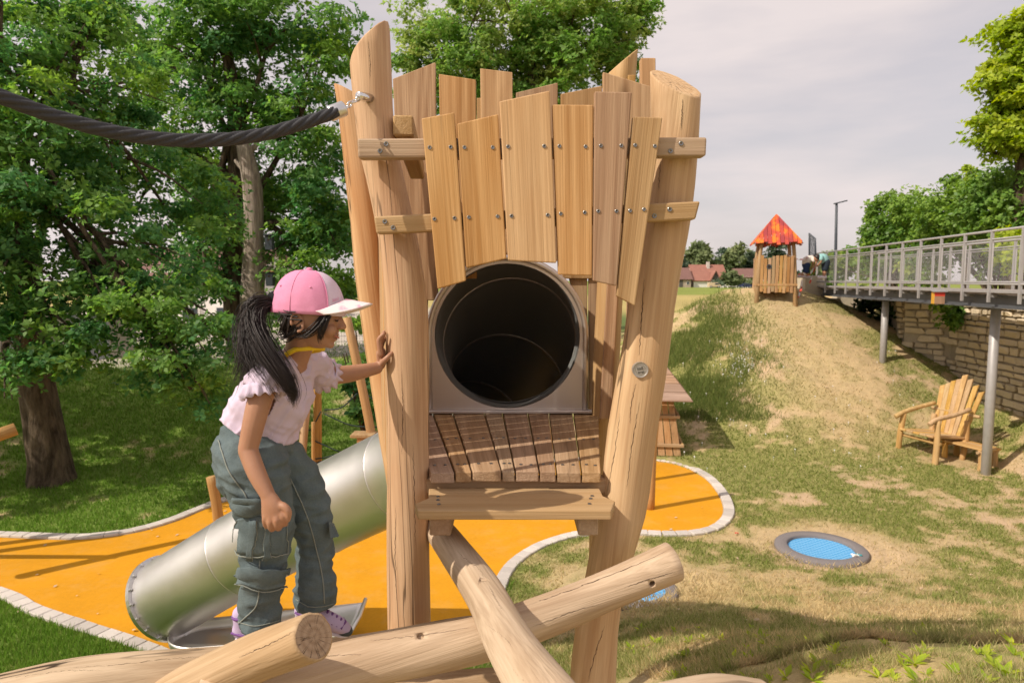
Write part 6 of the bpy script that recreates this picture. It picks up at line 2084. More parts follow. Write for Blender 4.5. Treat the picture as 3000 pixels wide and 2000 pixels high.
def bm_add(bm, V, F):
    vs = [bm.verts.new(v) for v in V]
    for f in F:
        try: bm.faces.new([vs[i] for i in f])
        except ValueError: pass
def bm_ball(bm, c, r, m=None, sub=3):
    t = bmesh.ops.create_icosphere(bm, subdivisions=sub, radius=1.0)
    if not hasattr(r, "__len__"): r = (r, r, r)
    mat = Matrix.Translation(c) @ (m if m is not None else Matrix.Identity(4)) @ Matrix.Diagonal((*r, 1))
    bmesh.ops.transform(bm, matrix=mat, verts=t['verts'])
def bm_chain(bm, pts, rad, wide=None, sides=16, steps=None, ball=True):
    """swept limb; rad = r or (r_wide, r_deep) per point"""
    rr = [(r if hasattr(r, "__len__") else (r, r)) for r in rad]
    steps = steps or max(6, 5 * (len(pts) - 1))
    S = spline([tuple(p) + tuple(r) for p, r in zip(pts, rr)], steps)
    P = [Vector(s[:3]) for s in S]
    fr = frames_along(P)
    V, F = [], []
    for i, (p, t, n, b) in enumerate(fr):
        if wide is not None:
            n = (Vector(wide) - t * Vector(wide).dot(t)).normalized(); b = t.cross(n)
        for j in range(sides):
            a = 2 * math.pi * j / sides
            V.append(p + n * math.cos(a) * max(S[i][3], 0.002) + b * math.sin(a) * max(S[i][4], 0.002))
    for i in range(len(fr) - 1):
        for j in range(sides):
            k = (j + 1) % sides
            F.append((i * sides + j, i * sides + k, (i + 1) * sides + k, (i + 1) * sides + j))
    F.append(tuple(range(sides))[::-1]); F.append(tuple((len(fr) - 1) * sides + j for j in range(sides)))
    bm_add(bm, V, F)
    if ball:
        for i in (0, -1):
            p, t, n, b = fr[i]
            if wide is not None:
                n = (Vector(wide) - t * Vector(wide).dot(t)).normalized(); b = t.cross(n)
            q = Matrix((n, b, t)).transposed().to_4x4()
            rw, rd = max(S[i][3], .002), max(S[i][4], .002)
            bm_ball(bm, p, (rw, rd, min(rw, rd)), q, 2)
def fuse(name, bm, voxel, mat, parent, smooth_n=4, wrinkle=None, cuts=(), thick=0.0, extra=None):
    """all the pieces of bm as ONE continuous skin"""
    bmesh.ops.recalc_face_normals(bm, faces=bm.faces[:])
    me = bpy.data.meshes.new(name); bm.to_mesh(me); bm.free()
    o = bpy.data.objects.new(name, me); COL.objects.link(o)
    md = o.modifiers.new("r", 'REMESH'); md.mode = 'VOXEL'; md.voxel_size = voxel; md.use_smooth_shade = True
    ms = o.modifiers.new("s", 'SMOOTH'); ms.factor = 0.5; ms.iterations = smooth_n
    dg = bpy.context.evaluated_depsgraph_get(); dg.update()
    nm = bpy.data.meshes.new_from_object(o.evaluated_get(dg))
    bpy.data.objects.remove(o, do_unlink=True)
    b = bmesh.new(); b.from_mesh(nm)
    for co, no in cuts:
        bmesh.ops.bisect_plane(b, geom=b.verts[:] + b.edges[:] + b.faces[:], plane_co=co, plane_no=no, clear_outer=True)
    if wrinkle:
        b.normal_update()
        mv = [(v, v.normal * wrinkle(v.co)) for v in b.verts]
        for v, d in mv: v.co += d
    if extra: extra(b)
    b.to_mesh(nm); b.free()
    nm.materials.clear(); nm.materials.append(mat)
    nm.polygons.foreach_set("use_smooth", [True] * len(nm.polygons))
    o = data_obj(name, nm, parent)
    if thick:
        md = o.modifiers.new("t", 'SOLIDIFY'); md.thickness = thick; md.offset = -1
    return o
def strands(bm, roots, ctrl, n, spread, r, rng, seg=14, sides=4, tipspread=None):
    """hair strands from a root point through control points; spread per control point"""
    for k in range(n):
        u = [rng.gauss(0, 1) for _ in range(3)]
        w = [rng.gauss(0, 1) for _ in range(3)]
        pts = []
        L = len(ctrl)
        for i, c in enumerate(ctrl):
            s = spread[i]; f = i / (L - 1)
            off = Vector([(u[q] * (1 - f) + (u[q] * 0.6 + w[q] * 0.7) * f) * s for q in range(3)])
            pts.append(Vector(c) + off)
        cut = rng.uniform(0.72, 1.0)
        S = spline([tuple(p) for p in pts], seg)
        P = [Vector(s) for s in S][:max(4, int(seg * cut) + 1)]
        m = len(P)
        rad = [r * (0.75 + 0.5 * rng.random()) * (1 - 0.85 * (i / (m - 1)) ** 2.2) for i in range(m)]
        V, F, c = tube(P, rad, sides, False)
        bm_add(bm, V, F)

gd = 2.12
person = thing("person", at(800, 1880, 2.2), "girl in pink cap, lilac shirt and wide jeans leaning on the tower post", "person")
HC = at(921, 932, gd)                                               # middle of the head
HF = Matrix.Translation(HC) @ Matrix.Rotation(R(7), 4, 'Z') @ Matrix.Rotation(R(4), 4, 'Y') @ Matrix.Rotation(R(-4), 4, 'X')
def hp(x, y, z): return HF @ Vector((x, y, z))
wide = Vector((0.45, 0.89, 0.0)).normalized()                       # from her right to her left shoulder
tors = [(at(735, 1335, gd + .05), (0.100, 0.085)), (at(768, 1240, gd + .05), (0.088, 0.068)), (at(815, 1150, gd + .05), (0.098, 0.072)), (at(846, 1085, gd + .05), (0.088, 0.052))]
sh_r, sh_l = at(785, 1098, gd - .085), at(917, 1060, gd + .185)
head_rings = [(-.092, .030, -.005, .012), (-.087, .046, -.012, .026), (-.078, .055, -.028, .037), (-.066, .058, -.045, .046), (-.054, .064, -.060, .052), (-.042, .064, -.072, .057),
              (-.026, .070, -.083, .062), (-.008, .073, -.089, .066), (.008, .073, -.092, .068), (.024, .081, -.094, .069), (.045, .083, -.093, .069), (.066, .074, -.086, .064), (.085, .055, -.070, .052), (.098, .028, -.045, .034), (.104, .0, -.02, .012)]
bm = bmesh.new()
NSg = 40
V, F = [], []
for z, xf, xb, w in head_rings:
    cx, ax = (xf + xb) / 2, (xf - xb) / 2
    for j in range(NSg):
        a = 2 * math.pi * j / NSg
        ca, sa = math.cos(a), math.sin(a)
        px_ = abs(ca) ** 0.88 * (1 if ca >= 0 else -1); py_ = abs(sa) ** 0.92 * (1 if sa >= 0 else -1)
        V.append(hp(cx + ax * px_, w * py_, z))
for i in range(len(head_rings) - 1):
    for j in range(NSg):
        k = (j + 1) % NSg
        F.append((i * NSg + j, i * NSg + k, (i + 1) * NSg + k, (i + 1) * NSg + j))
F.append(tuple(range(NSg))[::-1]); F.append(tuple((len(head_rings) - 1) * NSg + j for j in range(NSg)))
bm_add(bm, V, F)
# nose, lips, cheeks, chin, ears
bm_chain(bm, [hp(.074, 0, .014), hp(.081, 0, -.005), hp(.089, 0, -.021)], [.0085, .0095, .0105], None, 12)
bm_ball(bm, hp(.074, 0, -.008), (.014, .014, .020)); bm_ball(bm, hp(.078, 0, -.022), (.014, .012, .010))
for s in (-1, 1):
    bm_ball(bm, hp(.080, s * .009, -.025), (.010, .007, .0065))
    bm_ball(bm, hp(.050, s * .034, -.034), (.024, .022, .022))
    bm_ball(bm, hp(.066, s * .030, .022), (.014, .022, .007))
bm_ball(bm, hp(.068, 0, -.047), (.010, .019, .0055)); bm_ball(bm, hp(.065, 0, -.062), (.010, .016, .0055)); bm_ball(bm, hp(.052, 0, -.080), (.014, .016, .011))
for s in (-1, 1):
    ear = [hp(-.038 + .016 * math.cos(a) - .006 * math.sin(a), s * (.067 + .010 + .006 * math.cos(a + 2.6)), -.016 + .027 * math.sin(a)) for a in np.linspace(-1.6, 3.4, 12)]
    bm_chain(bm, ear, [.0052] * 12, None, 8, 22)
    bm_ball(bm, hp(-.040, s * .069, -.016), (.013, .006, .020))
    bm_ball(bm, hp(-.033, s * .072, -.038), (.006, .004, .007))
# neck, torso, legs
bm_chain(bm, [at(846, 1085, gd + .05), at(872, 1030, gd + .03), hp(-.028, 0, -.045)], [.050, .042, .046], None, 18)
bm_chain(bm, [t[0] for t in tors], [t[1] for t in tors], wide, 22)
bm_chain(bm, [sh_r, at(846, 1078, gd + .05), sh_l], [.044, .058, .044], None, 16)
# her right arm hangs in front with a loose fist
el_r, wr_r = at(726, 1318, gd - .14), at(786, 1452, gd - .185)
bm_chain(bm, [sh_r, at(752, 1205, gd - .125), el_r], [.040, .0345, .0285], None, 16)
bm_chain(bm, [el_r, at(752, 1385, gd - .165), wr_r], [.0285, .0270, .0210], None, 16)
d0 = gd - .19
bm_chain(bm, [wr_r, at(796, 1480, d0), at(802, 1508, d0)], [(.0225, .020), (.032, .021), (.037, .021)], Vector((1, -.15, .1)), 16)
for kx, ky, r_, dp in ((829, 1512, .0105, 0.0), (811, 1524, .0110, -.004), (792, 1527, .0105, 0.0), (776, 1519, .0092, .006)):
    b0 = at((kx + 800) / 2, 1494, d0 + .002)
    bm_chain(bm, [b0, at(kx, ky, d0 - .012 + dp), at(kx + 4, ky + 20, d0 + .006 + dp), at(kx + 6, ky + 17, d0 + .034 + dp), at(kx + 2, ky - 4, d0 + .040 + dp)], [.011, r_, r_ * .95, r_ * .9, r_ * .8], None, 10, 16)
bm_chain(bm, [at(812, 1476, d0), at(834, 1484, d0 - .010), at(845, 1500, d0 - .012), at(843, 1522, d0 - .008)], [.013, .0115, .0105, .0085], None, 10, 12)
# her left arm reaches to the post, palm flat against it
el_l, wr_l = at(948, 1100, gd + .30), at(1104, 1078, gd + .475)
bm_chain(bm, [sh_l, at(935, 1082, gd + .25), el_l], [.042, .040, .035], None, 16)
bm_chain(bm, [el_l, at(1020, 1095, gd + .38), wr_l], [.035, .0325, .0235], None, 16)
hd = gd + .50
bm_chain(bm, [wr_l, at(1117, 1062, hd), at(1116, 1030, hd)], [(.022, .019), (.034, .0165), (.038, .0145)], Vector((0.15, 1, 0.0)), 16)
for k_, (q, l) in enumerate(((-.030, 1.0), (-.010, 1.12), (.010, 1.05), (.029, .82))):
    bx_, tip = 1115 + k_ * 1.5, 1030 - 52 * l
    bm_chain(bm, [at(bx_, 1038, hd + q * .9), at(bx_ - 3, 1018, hd + q), at(bx_ - 5 + 6 * k_ * .5, 1018 - 24 * l, hd + q * 1.1), at(bx_ + 9, tip, hd + q * 1.15)], [.0105, .0098, .0088, .0070], None, 10, 14)
bm_chain(bm, [at(1114, 1072, hd - .02), at(1124, 1058, hd - .036), at(1136, 1046, hd - .040), at(1147, 1034, hd - .032)], [.0135, .0115, .0100, .0078], None, 10, 12)
# legs and feet inside the clothes
kn_r, an_r = at(768, 1590, gd - .04), at(752, 1830, gd + .0)
kn_l, an_l = at(915, 1540, gd + .12), at(905, 1790, gd + .15)
hip_r, hip_l = at(712, 1345, gd - .02), at(790, 1340, gd + .13)
for a, b, c in ((hip_r, kn_r, an_r), (hip_l, kn_l, an_l)):
    bm_chain(bm, [a, a.lerp(b, .5), b, b.lerp(c, .4), c], [.058, .050, .040, .036, .030], None, 14)
body = fuse("body", bm, 0.0033, M['skin'], person, 4)

# face details
def head_strip(name, pts, r, mat):
    S = spline([tuple(hp(*p)) for p in pts], 12)
    V, F, c = tube([Vector(s) for s in S], [r * (0.5 + math.sin(math.pi * i / 12) * .6) for i in range(13)], 6)
    return mesh_obj(name, V, F, mat, person, True)
for s in (-1, 1):
    head_strip("eyelash", [(.0745, s * .018, .000), (.0735, s * .027, -.0045), (.067, s * .038, -.002)], .0022, M['lash'])
    head_strip("eyebrow", [(.086, s * .014, .022), (.081, s * .028, .027), (.070, s * .042, .022)], .0028, M['brow'])
head_strip("mouth", [(.066, -.024, -.049), (.0745, -.012, -.0545), (.0765, 0, -.056), (.0745, .012, -.0545), (.066, .024, -.049)], .0030, M['lip'])
head_strip("teeth", [(.0705, -.017, -.0525), (.0762, -.007, -.0545), (.0762, .007, -.0545), (.0705, .017, -.0525)], .0022, M['teeth'])

# shirt
axis = (at(868, 1055, gd) - at(735, 1330, gd)).normalized()
bm = bmesh.new()
bm_chain(bm, [at(716, 1400, gd + .05), at(742, 1315, gd + .05), at(772, 1235, gd + .05), at(815, 1150, gd + .05), at(844, 1092, gd + .05)], [(.175, .140), (.160, .128), (.137, .112), (.132, .106), (.108, .072)], wide, 26, 24)
bm_chain(bm, [sh_r + Vector((0, 0, -.002)), at(846, 1082, gd + .05), sh_l], [.052, .064, .052], None, 16)
sl_r = at(770, 1132, gd - .108)
bm_chain(bm, [sh_r, at(777, 1116, gd - .10), sl_r], [.054, .057, .058], None, 18)
sl_l = at(944, 1092, gd + .26)
bm_chain(bm, [sh_l, sl_l], [.056, .060], None, 16)
def wr_shirt(co):
    a = mnoise.noise(Vector((co.x * 9 + co.z * 5, co.y * 7, co.z * 4 - co.x * 3)))
    b = mnoise.noise(Vector((co.x * 26 - co.z * 14, co.y * 18, co.z * 20)) + Vector((7, 3, 1)))
    c = abs(mnoise.noise(Vector((co.x * 14 + co.z * 16, co.y * 10, co.z * 5 + 9))))
    u = co.x * 0.55 + co.z * 0.83; v_ = -co.x * 0.83 + co.z * 0.55          # folds fan from the shoulder to the hem
    d_ = 1 - abs(mnoise.noise(Vector((u * 6, co.y * 11, v_ * 34)) + Vector((3, 8, 2)))) * 2.2
    e_ = 1 - abs(mnoise.noise(Vector((u * 20 + 4, co.y * 13, v_ * 9)) + Vector((5, 1, 7)))) * 2.2
    return 0.009 * a + 0.004 * b - 0.009 * c + 0.0065 * max(0, d_) ** 2 + 0.0055 * max(0, e_) ** 2 - 0.004
hem = at(774, 1276, gd)
arm_r = (el_r - sh_r).normalized(); arm_l = (el_l - sh_l).normalized()
def cut_sleeves(b):
    dl = []
    for f in b.faces:
        c = f.calc_center_median()
        for sl, ax_ in ((sl_r, arm_r), (sl_l, arm_l)):
            h = (c - sl).dot(ax_)
            if h > 0.004 and (c - sl - ax_ * h).length < 0.062 and h < 0.10 and (sl is sl_r and c.y < gd - .055 or sl is sl_l and c.y > gd + .16):
                dl.append(f); break
    bmesh.ops.delete(b, geom=dl, context='FACES')
shirt = fuse("shirt", bm, 0.0050, M['lilac'], person, 5, wr_shirt, [(hem, -axis)], 0.004, cut_sleeves)
# ruffled sleeve edge
def ruffle(c, dirv, r0, r1, n_w, name):
    f = frame_z(c, dirv)
    V, F = [], []
    N = 96
    for i in range(N):
        a = 2 * math.pi * i / N
        w = math.sin(a * n_w + 0.7 * math.sin(a * 2)) + 0.4 * math.sin(a * n_w * 1.7 + 1)
        for k, (rr, zz, am) in enumerate(((r0, -.012, 0.0), (r0 + .003, .0, .002), ((r0 + r1) / 2, .012, .0045), (r1, .026, .0065))):
            V.append(f @ Vector((math.cos(a) * (rr + w * am), math.sin(a) * (rr + w * am), zz + am * .8 * math.cos(a * n_w))))
    for i in range(N):
        j = (i + 1) % N
        for k in range(3):
            F.append((i * 4 + k, j * 4 + k, j * 4 + k + 1, i * 4 + k + 1))
    o = mesh_obj(name, V, F, M['lilac'], shirt, True)
    md = o.modifiers.new("t", 'SOLIDIFY'); md.thickness = 0.003
ruffle(sl_r + (el_r - sh_r).normalized() * .004, (el_r - sh_r).normalized() + Vector((.35, 0, 0)), .055, .064, 14, "sleeve_ruffle")
ruffle(sl_l, el_l - sh_l, .054, .064, 13, "sleeve_ruffle")

# jeans
bm = bmesh.new()
bm_chain(bm, [at(757, 1268, gd + .05), at(738, 1325, gd + .05), at(735, 1375, gd + .05)], [(.126, .112), (.138, .122), (.130, .112)], wide, 24)
near = [(745, 1370, .108), (766, 1450, .100), (779, 1540, .094), (777, 1620, .087), (770, 1690, .073), (762, 1760, .072), (756, 1850, .078)]
bm_chain(bm, [at(722, 1335, gd - .015)] + [at(x, y, gd - .045 + .03 * i / 6) for i, (x, y, r) in enumerate(near)], [.105] + [r for x, y, r in near], None, 20, 30)
farl = [(852, 1390, .098), (897, 1470, .086), (917, 1550, .072), (921, 1640, .070), (923, 1720, .073), (924, 1800, .076)]
bm_chain(bm, [at(795, 1335, gd + .12)] + [at(x, y, gd + .13 + .02 * i / 5) for i, (x, y, r) in enumerate(farl)], [.105] + [r for x, y, r in farl], None, 20, 28)
def wr_jeans(co):
    a = mnoise.noise(Vector((co.x * 6, co.y * 6, co.z * 7)))
    b = abs(mnoise.noise(Vector((co.x * 8 + co.z * 9, co.y * 8, co.z * 15 - co.x * 6)) + Vector((2, 5, 8))))
    c = mnoise.noise(Vector((co.x * 30, co.y * 30, co.z * 26)))
    d_ = abs(mnoise.noise(Vector((co.x * 5 - co.z * 12, co.y * 6, co.z * 22 + co.x * 9)) + Vector((9, 1, 4))))
    return 0.013 * a - 0.018 * b - 0.012 * d_ + 0.003 * c
hem_n, hem_f = at(757, 1832, gd - .02), at(924, 1768, gd + .15)
def cut_legs(b):
    # leg ends: each leg is cut at its own height
    mid = 838
    dl = []
    for f in b.faces:
        c = f.calc_center_median()
        u = c.x / c.y * 2000 + 1500
        lim = hem_n if u < mid + 6 else hem_f
        slope = Vector((0.10, 0, 1)) if u < mid + 6 else Vector((-0.04, 0, 1))
        if (c - lim).dot(slope) < 0: dl.append(f)
    bmesh.ops.delete(b, geom=dl, context='FACES')
jeans = fuse("jeans", bm, 0.0055, M['denim'], person, 5, wr_jeans, (), 0.005, cut_legs)
# pockets, flaps and seams laid on the jeans
jb = bmesh.new(); jb.from_mesh(jeans.data); jbv = BVHTree.FromBMesh(jb); jb.free()
def on_jeans(px, py, off):
    loc, nrm, i, dist = jbv.ray_cast(Vector((0, 0, CAMZ)), ray(px, py).normalized())
    if loc is None: return None
    return loc + (nrm if nrm.y < 0 else -nrm) * off
def patch(name, quad, off, mat, n=12, thick=0.006, lab=None):
    (x0, y0), (x1, y1), (x2, y2), (x3, y3) = quad
    V, F, idx = [], [], {}
    for j in range(n + 1):
        for i in range(n + 1):
            u, v = i / n, j / n
            x = (x0 * (1 - u) + x1 * u) * (1 - v) + (x3 * (1 - u) + x2 * u) * v
            y = (y0 * (1 - u) + y1 * u) * (1 - v) + (y3 * (1 - u) + y2 * u) * v
            p = on_jeans(x, y, off)
            if p is not None:
                idx[(i, j)] = len(V); V.append(p)
    for j in range(n):
        for i in range(n):
            k = [(i, j), (i + 1, j), (i + 1, j + 1), (i, j + 1)]
            if all(q in idx for q in k):
                pts = [V[idx[q]] for q in k]
                if max((pts[a] - pts[(a + 1) % 4]).length for a in range(4)) < 0.05:
                    F.append(tuple(idx[q] for q in k))
    o = mesh_obj(name, V, F, mat, jeans, True)
    md = o.modifiers.new("t", 'SOLIDIFY'); md.thickness = thick; md.offset = -1
    return o
def seam(pts, r=0.0022, mat=None, off=0.002, name="seam"):
    P = [on_jeans(x, y, off) for x, y in [tuple(s) for s in spline(pts, 26)]]
    P = [p for p in P if p is not None]
    if len(P) < 3: return
    V, F, c = tube(P, [r] * len(P), 5)
    mesh_obj(name, V, F, mat or M['seam'], jeans, True)
patch("pocket", [(703, 1510), (834, 1505), (828, 1622), (698, 1612)], 0.012, M['denim'])
patch("pocket_flap", [(690, 1448), (795, 1462), (790, 1520), (694, 1488)], 0.017, M['denim'])
patch("pocket_flap", [(712, 1660), (832, 1662), (826, 1722), (700, 1706)], 0.017, M['denim'])
patch("pocket_strap", [(742, 1520), (756, 1520), (747, 1628), (731, 1626)], 0.018, M['denim'], 8, .004)
patch("pocket_strap", [(776, 1525), (790, 1525), (788, 1630), (772, 1630)], 0.018, M['denim'], 8, .004)
for s in ([(742, 1520), (738, 1575), (731, 1626)], [(756, 1520), (752, 1575), (747, 1628)], [(776, 1525), (774, 1580), (772, 1630)], [(790, 1525), (789, 1580), (788, 1630)], [(704, 1512), (700, 1560), (699, 1610)], [(833, 1508), (831, 1560), (828, 1620)]):
    seam(s, 0.0014, None, 0.0185)
for s in ([(700, 1612), (765, 1620), (830, 1622)], [(690, 1450), (740, 1458), (795, 1464)], [(712, 1662), (770, 1670), (832, 1664)], [(702, 1706), (760, 1722), (826, 1722)]):
    seam(s, 0.0018, None, 0.019)
seam([(640, 1290), (672, 1380), (720, 1450), (735, 1500)]); seam([(762, 1640), (758, 1700), (752, 1770), (700, 1826)])
seam([(850, 1400), (895, 1500), (925, 1600), (945, 1700), (950, 1765)]); seam([(900, 1775), (935, 1776), (975, 1768)], 0.0016); seam([(868, 1755), (890, 1768), (905, 1776)], 0.0016)
seam([(690, 1818), (750, 1832), (820, 1815)], 0.0016)
screw(on_jeans(692, 1478, .016), (-.3, -1, 0), jeans, 0.9)
# flap standing off the far leg
fl = [at(975, 1535, gd + .12), at(993, 1574, gd + .10), at(966, 1578, gd + .06), at(962, 1530, gd + .07)]
V, F = prism(fl, Vector((0.0, .012, .002)))
solid_obj("pocket_flap", V, F, M['denim'], jeans, None, 0.003)

# cap: crown panels, brim, button, strap
CFm = HF @ Matrix.Translation((-.018, 0, .010)) @ Matrix.Rotation(R(0), 4, 'Y')
ca_, cb_, chh = .112, .090, .140
def dome(phi, t, g=1.0):
    """phi round the head (0 = front), t 0 rim .. 1 top"""
    z = chh * t
    k = (1 - t ** 2.3) ** (1 / 2.3) if t < 1 else 0
    seamdip = 1 - 0.018 * (max(0, 1 - abs(math.sin(phi * 3)) * 9)) * (1 - t * .5)
    return CFm @ Vector((ca_ * k * math.cos(phi) * g * seamdip - 0.006 * t, cb_ * k * math.sin(phi) * g * seamdip, z))
cap = None
NP, NTt = 72, 18
def crown_piece(name, p0, p1, mat, par):
    V, F = [], []
    n = int((p1 - p0) / (2 * math.pi) * NP)
    for i in range(n + 1):
        ph_ = p0 + (p1 - p0) * i / n
        for j in range(NTt + 1):
            t = (j / NTt) ** 0.85
            fold = 0.0040 * mnoise.noise(Vector((ph_ * 3, t * 6, 2))) + 0.0022 * mnoise.noise(Vector((ph_ * 9, t * 4, 5)))
            V.append(dome(ph_, t, 1 + fold * 8 * (1 - t)))
    for i in range(n):
        for j in range(NTt):
            q = i * (NTt + 1) + j
            F.append((q, q + NTt + 1, q + NTt + 2, q + 1))
    o = mesh_obj(name, V, F, mat, par, True)
    md = o.modifiers.new("t", 'SOLIDIFY'); md.thickness = 0.002
    return o
cap = crown_piece("cap", R(52), R(168), M['cap_pink'], person)
crown_piece("side_panel", R(192), R(308), M['cap_pink'], cap)
crown_piece("front_panel", R(-52), R(52), M['cap_pale'], cap)
# back arch above the strap opening
V, F = [], []
for i in range(9):
    ph_ = R(168) + R(24) * i / 8
    for j in range(NTt + 1):
        t = 0.34 + 0.66 * j / NTt
        V.append(dome(ph_, t))
for i in range(8):
    for j in range(NTt):
        q = i * (NTt + 1) + j; F.append((q, q + NTt + 1, q + NTt + 2, q + 1))
mesh_obj("back_panel", V, F, M['cap_pink'], cap, True)
V, F = [], []
for i in range(13):
    ph_ = R(158) + R(44) * i / 12
    for t in (0.03, 0.13):
        V.append(dome(ph_, t, 1.02))
for i in range(12): F.append((2 * i, 2 * i + 2, 2 * i + 3, 2 * i + 1))
mesh_obj("strap", V, F, M['hot_pink'], cap, True)
bm = bmesh.new(); bm_ball(bm, dome(0, 1.0) + Vector((0, 0, .001)), (.010, .010, .005)); bm_obj("button", bm, M['cap_pink'], cap, True)
for ph_ in (R(-52), R(52), R(-112), R(112)):
    V, F, c = tube([dome(ph_, t, 1.006) for t in np.linspace(0.02, 0.97, 20)], [.0013] * 20, 5); mesh_obj("stitching", V, F, M['cap_pink'], cap, True)
for ph_ in (R(-80), R(-140)):
    bm = bmesh.new(); bm_ball(bm, dome(ph_, .58, 1.005), .0035, None, 2); bm_obj("eyelet", bm, M['cap_pink'], cap, True)
V, F = [], []
nb_, nr_ = 30, 10
for i in range(nb_ + 1):
    ph_ = R(-72) + R(144) * i / nb_
    for j in range(nr_ + 1):
        f = j / nr_
        ex = 0.082 * f * math.cos(ph_ * 1.12) ** 0.65 if abs(ph_ * 1.12) < math.pi / 2 else 0
        x = ca_ * 0.985 * math.cos(ph_) + ex; y = (cb_ * 0.985 + 0.004 * f) * math.sin(ph_)
        z = 0.052 * (1 - min(1.0, (y / cb_) ** 2)) ** 0.9 - 0.010 * f * math.cos(ph_) + 0.001
        V.append(CFm @ Vector((x, y, z)))
for i in range(nb_):
    for j in range(nr_):
        q = i * (nr_ + 1) + j; F.append((q, q + nr_ + 1, q + nr_ + 2, q + 1))
brim = mesh_obj("brim", V, F, M['cap_brim'], cap, True)
md = brim.modifiers.new("t", 'SOLIDIFY'); md.thickness = 0.004

# small pink script on the front panel
cu = bpy.data.curves.new("t", 'FONT'); cu.body = "Stitch"; cu.size = 0.014; cu.align_x = 'CENTER'; cu.align_y = 'CENTER'; cu.shear = 0.3
to = bpy.data.objects.new("t", cu); COL.objects.link(to)
tm = bpy.data.meshes.new_from_object(to.evaluated_get(bpy.context.evaluated_depsgraph_get())); bpy.data.objects.remove(to, do_unlink=True)
for v in tm.vertices:
    q = dome(R(-36) + v.co.x / ca_, 0.36 + v.co.y / chh + v.co.x * 2.0, 1.016); v.co = q
tm.materials.clear(); tm.materials.append(M['cap_pink']); data_obj("script_print", tm, cap)

# hair
rng = random.Random(12)
bm = bmesh.new()
V, F = [], []
n_ = 40
rings = [r_ for r_ in head_rings if -.062 < r_[0] < .05]
for z, xf, xb, w in rings:
    for j in range(n_ + 1):
        a = R(122) + R(116) * j / n_
        cx, ax = (xf + xb) / 2, (xf - xb) / 2
        V.append(hp(cx + ax * 1.07 * math.cos(a) - .004, w * 1.06 * math.sin(a), z))
for i in range(len(rings) - 1):
    for j in range(n_):
        q = i * (n_ + 1) + j; F.append((q, q + 1, q + n_ + 2, q + n_ + 1))
bm_add(bm, V, F)
root = hp(-.118, -.01, .045)
# temple and side hair swept down in front of and behind the ear
for k in range(3):
    strands(bm, None, [hp(.052, -.066, .012), hp(.040, -.073, -.018), hp(.030, -.071, -.045), hp(.036, -.062, -.074)], 16, [.004, .006, .007, .006], .0022, rng, 10)
strands(bm, None, [hp(.046, -.066, .012), hp(.022, -.073, -.020), hp(-.008, -.074, -.050), hp(-.05, -.062, -.060)], 40, [.005, .006, .007, .008], .0020, rng, 10)
strands(bm, None, [hp(-.062, -.066, .012), hp(-.070, -.064, -.02), hp(-.078, -.055, -.045), hp(-.09, -.03, -.04)], 60, [.008, .010, .010, .010], .0022, rng, 10)
strands(bm, None, [hp(-.04, -.066, .010), hp(-.075, -.055, .012), hp(-.10, -.035, .03), root], 40, [.010, .010, .008, .006], .0022, rng, 8)
strands(bm, None, [hp(-.03, -.070, -.03), hp(-.06, -.062, -.055), hp(-.085, -.045, -.06), hp(-.10, -.02, -.04)], 30, [.008, .008, .008, .008], .0022, rng, 8)
# ponytail: main fall over the shoulder and a looser part down the back
pd = gd - .05
strands(bm, None, [root, at(755, 905, pd), at(752, 960, pd - .03), at(785, 1030, pd - .07), at(828, 1095, pd - .10), at(858, 1150, pd - .10), at(858, 1195, pd - .09)], 620, [.006, .011, .014, .016, .014, .010, .005], .0012, rng, 18)
strands(bm, None, [root, at(748, 905, pd), at(735, 960, pd - .02), at(738, 1030, pd - .05), at(722, 1090, pd - .06), at(700, 1135, pd - .06)], 340, [.006, .011, .016, .019, .019, .016], .0011, rng, 18)
strands(bm, None, [root, at(745, 890, pd), at(728, 950, pd), at(742, 1040, pd - .05), at(790, 1110, pd - .10), at(815, 1160, pd - .11)], 160, [.006, .012, .018, .022, .019, .015], .0011, rng, 18)
strands(bm, None, [root, at(742, 890, pd), at(712, 960, pd), at(705, 1040, pd - .02), at(695, 1120, pd - .03)], 34, [.008, .016, .026, .03, .03], .0013, rng, 18)
bm_obj("hair", bm, M['hair'], person, True)
V, F = [], []
fz = frame_z(root, at(752, 900, pd) - root)
for i in range(28):
    a = 2 * math.pi * i / 28
    for j in range(10):
        b = 2 * math.pi * j / 10
        r_ = .011 * (1 + .18 * math.sin(a * 11))
        V.append(fz @ Vector((math.cos(a) * (.020 + r_ * math.cos(b)), math.sin(a) * (.020 + r_ * math.cos(b)), r_ * math.sin(b) * 1.2)))
for i in range(28):
    for j in range(10):
        F.append((i * 10 + j, ((i + 1) % 28) * 10 + j, ((i + 1) % 28) * 10 + (j + 1) % 10, i * 10 + (j + 1) % 10))
mesh_obj("hair_tie", V, F, M['scrunchie'], person, True)
# necklace of twisted yellow bands
nc = at(886, 1027, gd + .03)
nf = frame_z(nc, (at(880, 985, gd) - at(862, 1070, gd)) + Vector((-.03, 0, 0)), wide)
nf = Matrix.Translation(nc) @ Matrix.Rotation(R(-24), 4, 'Y') @ Matrix.Rotation(R(-10), 4, 'X')
V, F = [], []
for q in range(3):
    pts = []
    for i in range(181):
        a = 2 * math.pi * i / 180
        w = a * 30 + q * 2.09
        rr = .0585 + .0042 * math.cos(w)
        pts.append(nf @ Vector((math.cos(a) * rr * 1.04, math.sin(a) * rr, .0055 * math.sin(w) - .018 * max(0, math.cos(a)))))
    Vl, Fl, c = tube(pts, [.0036] * len(pts), 6, False)
    o = len(V); V += Vl; F += [tuple(i + o for i in f) for f in Fl]
mesh_obj("necklace", V, F, M['yellow'], person, True)

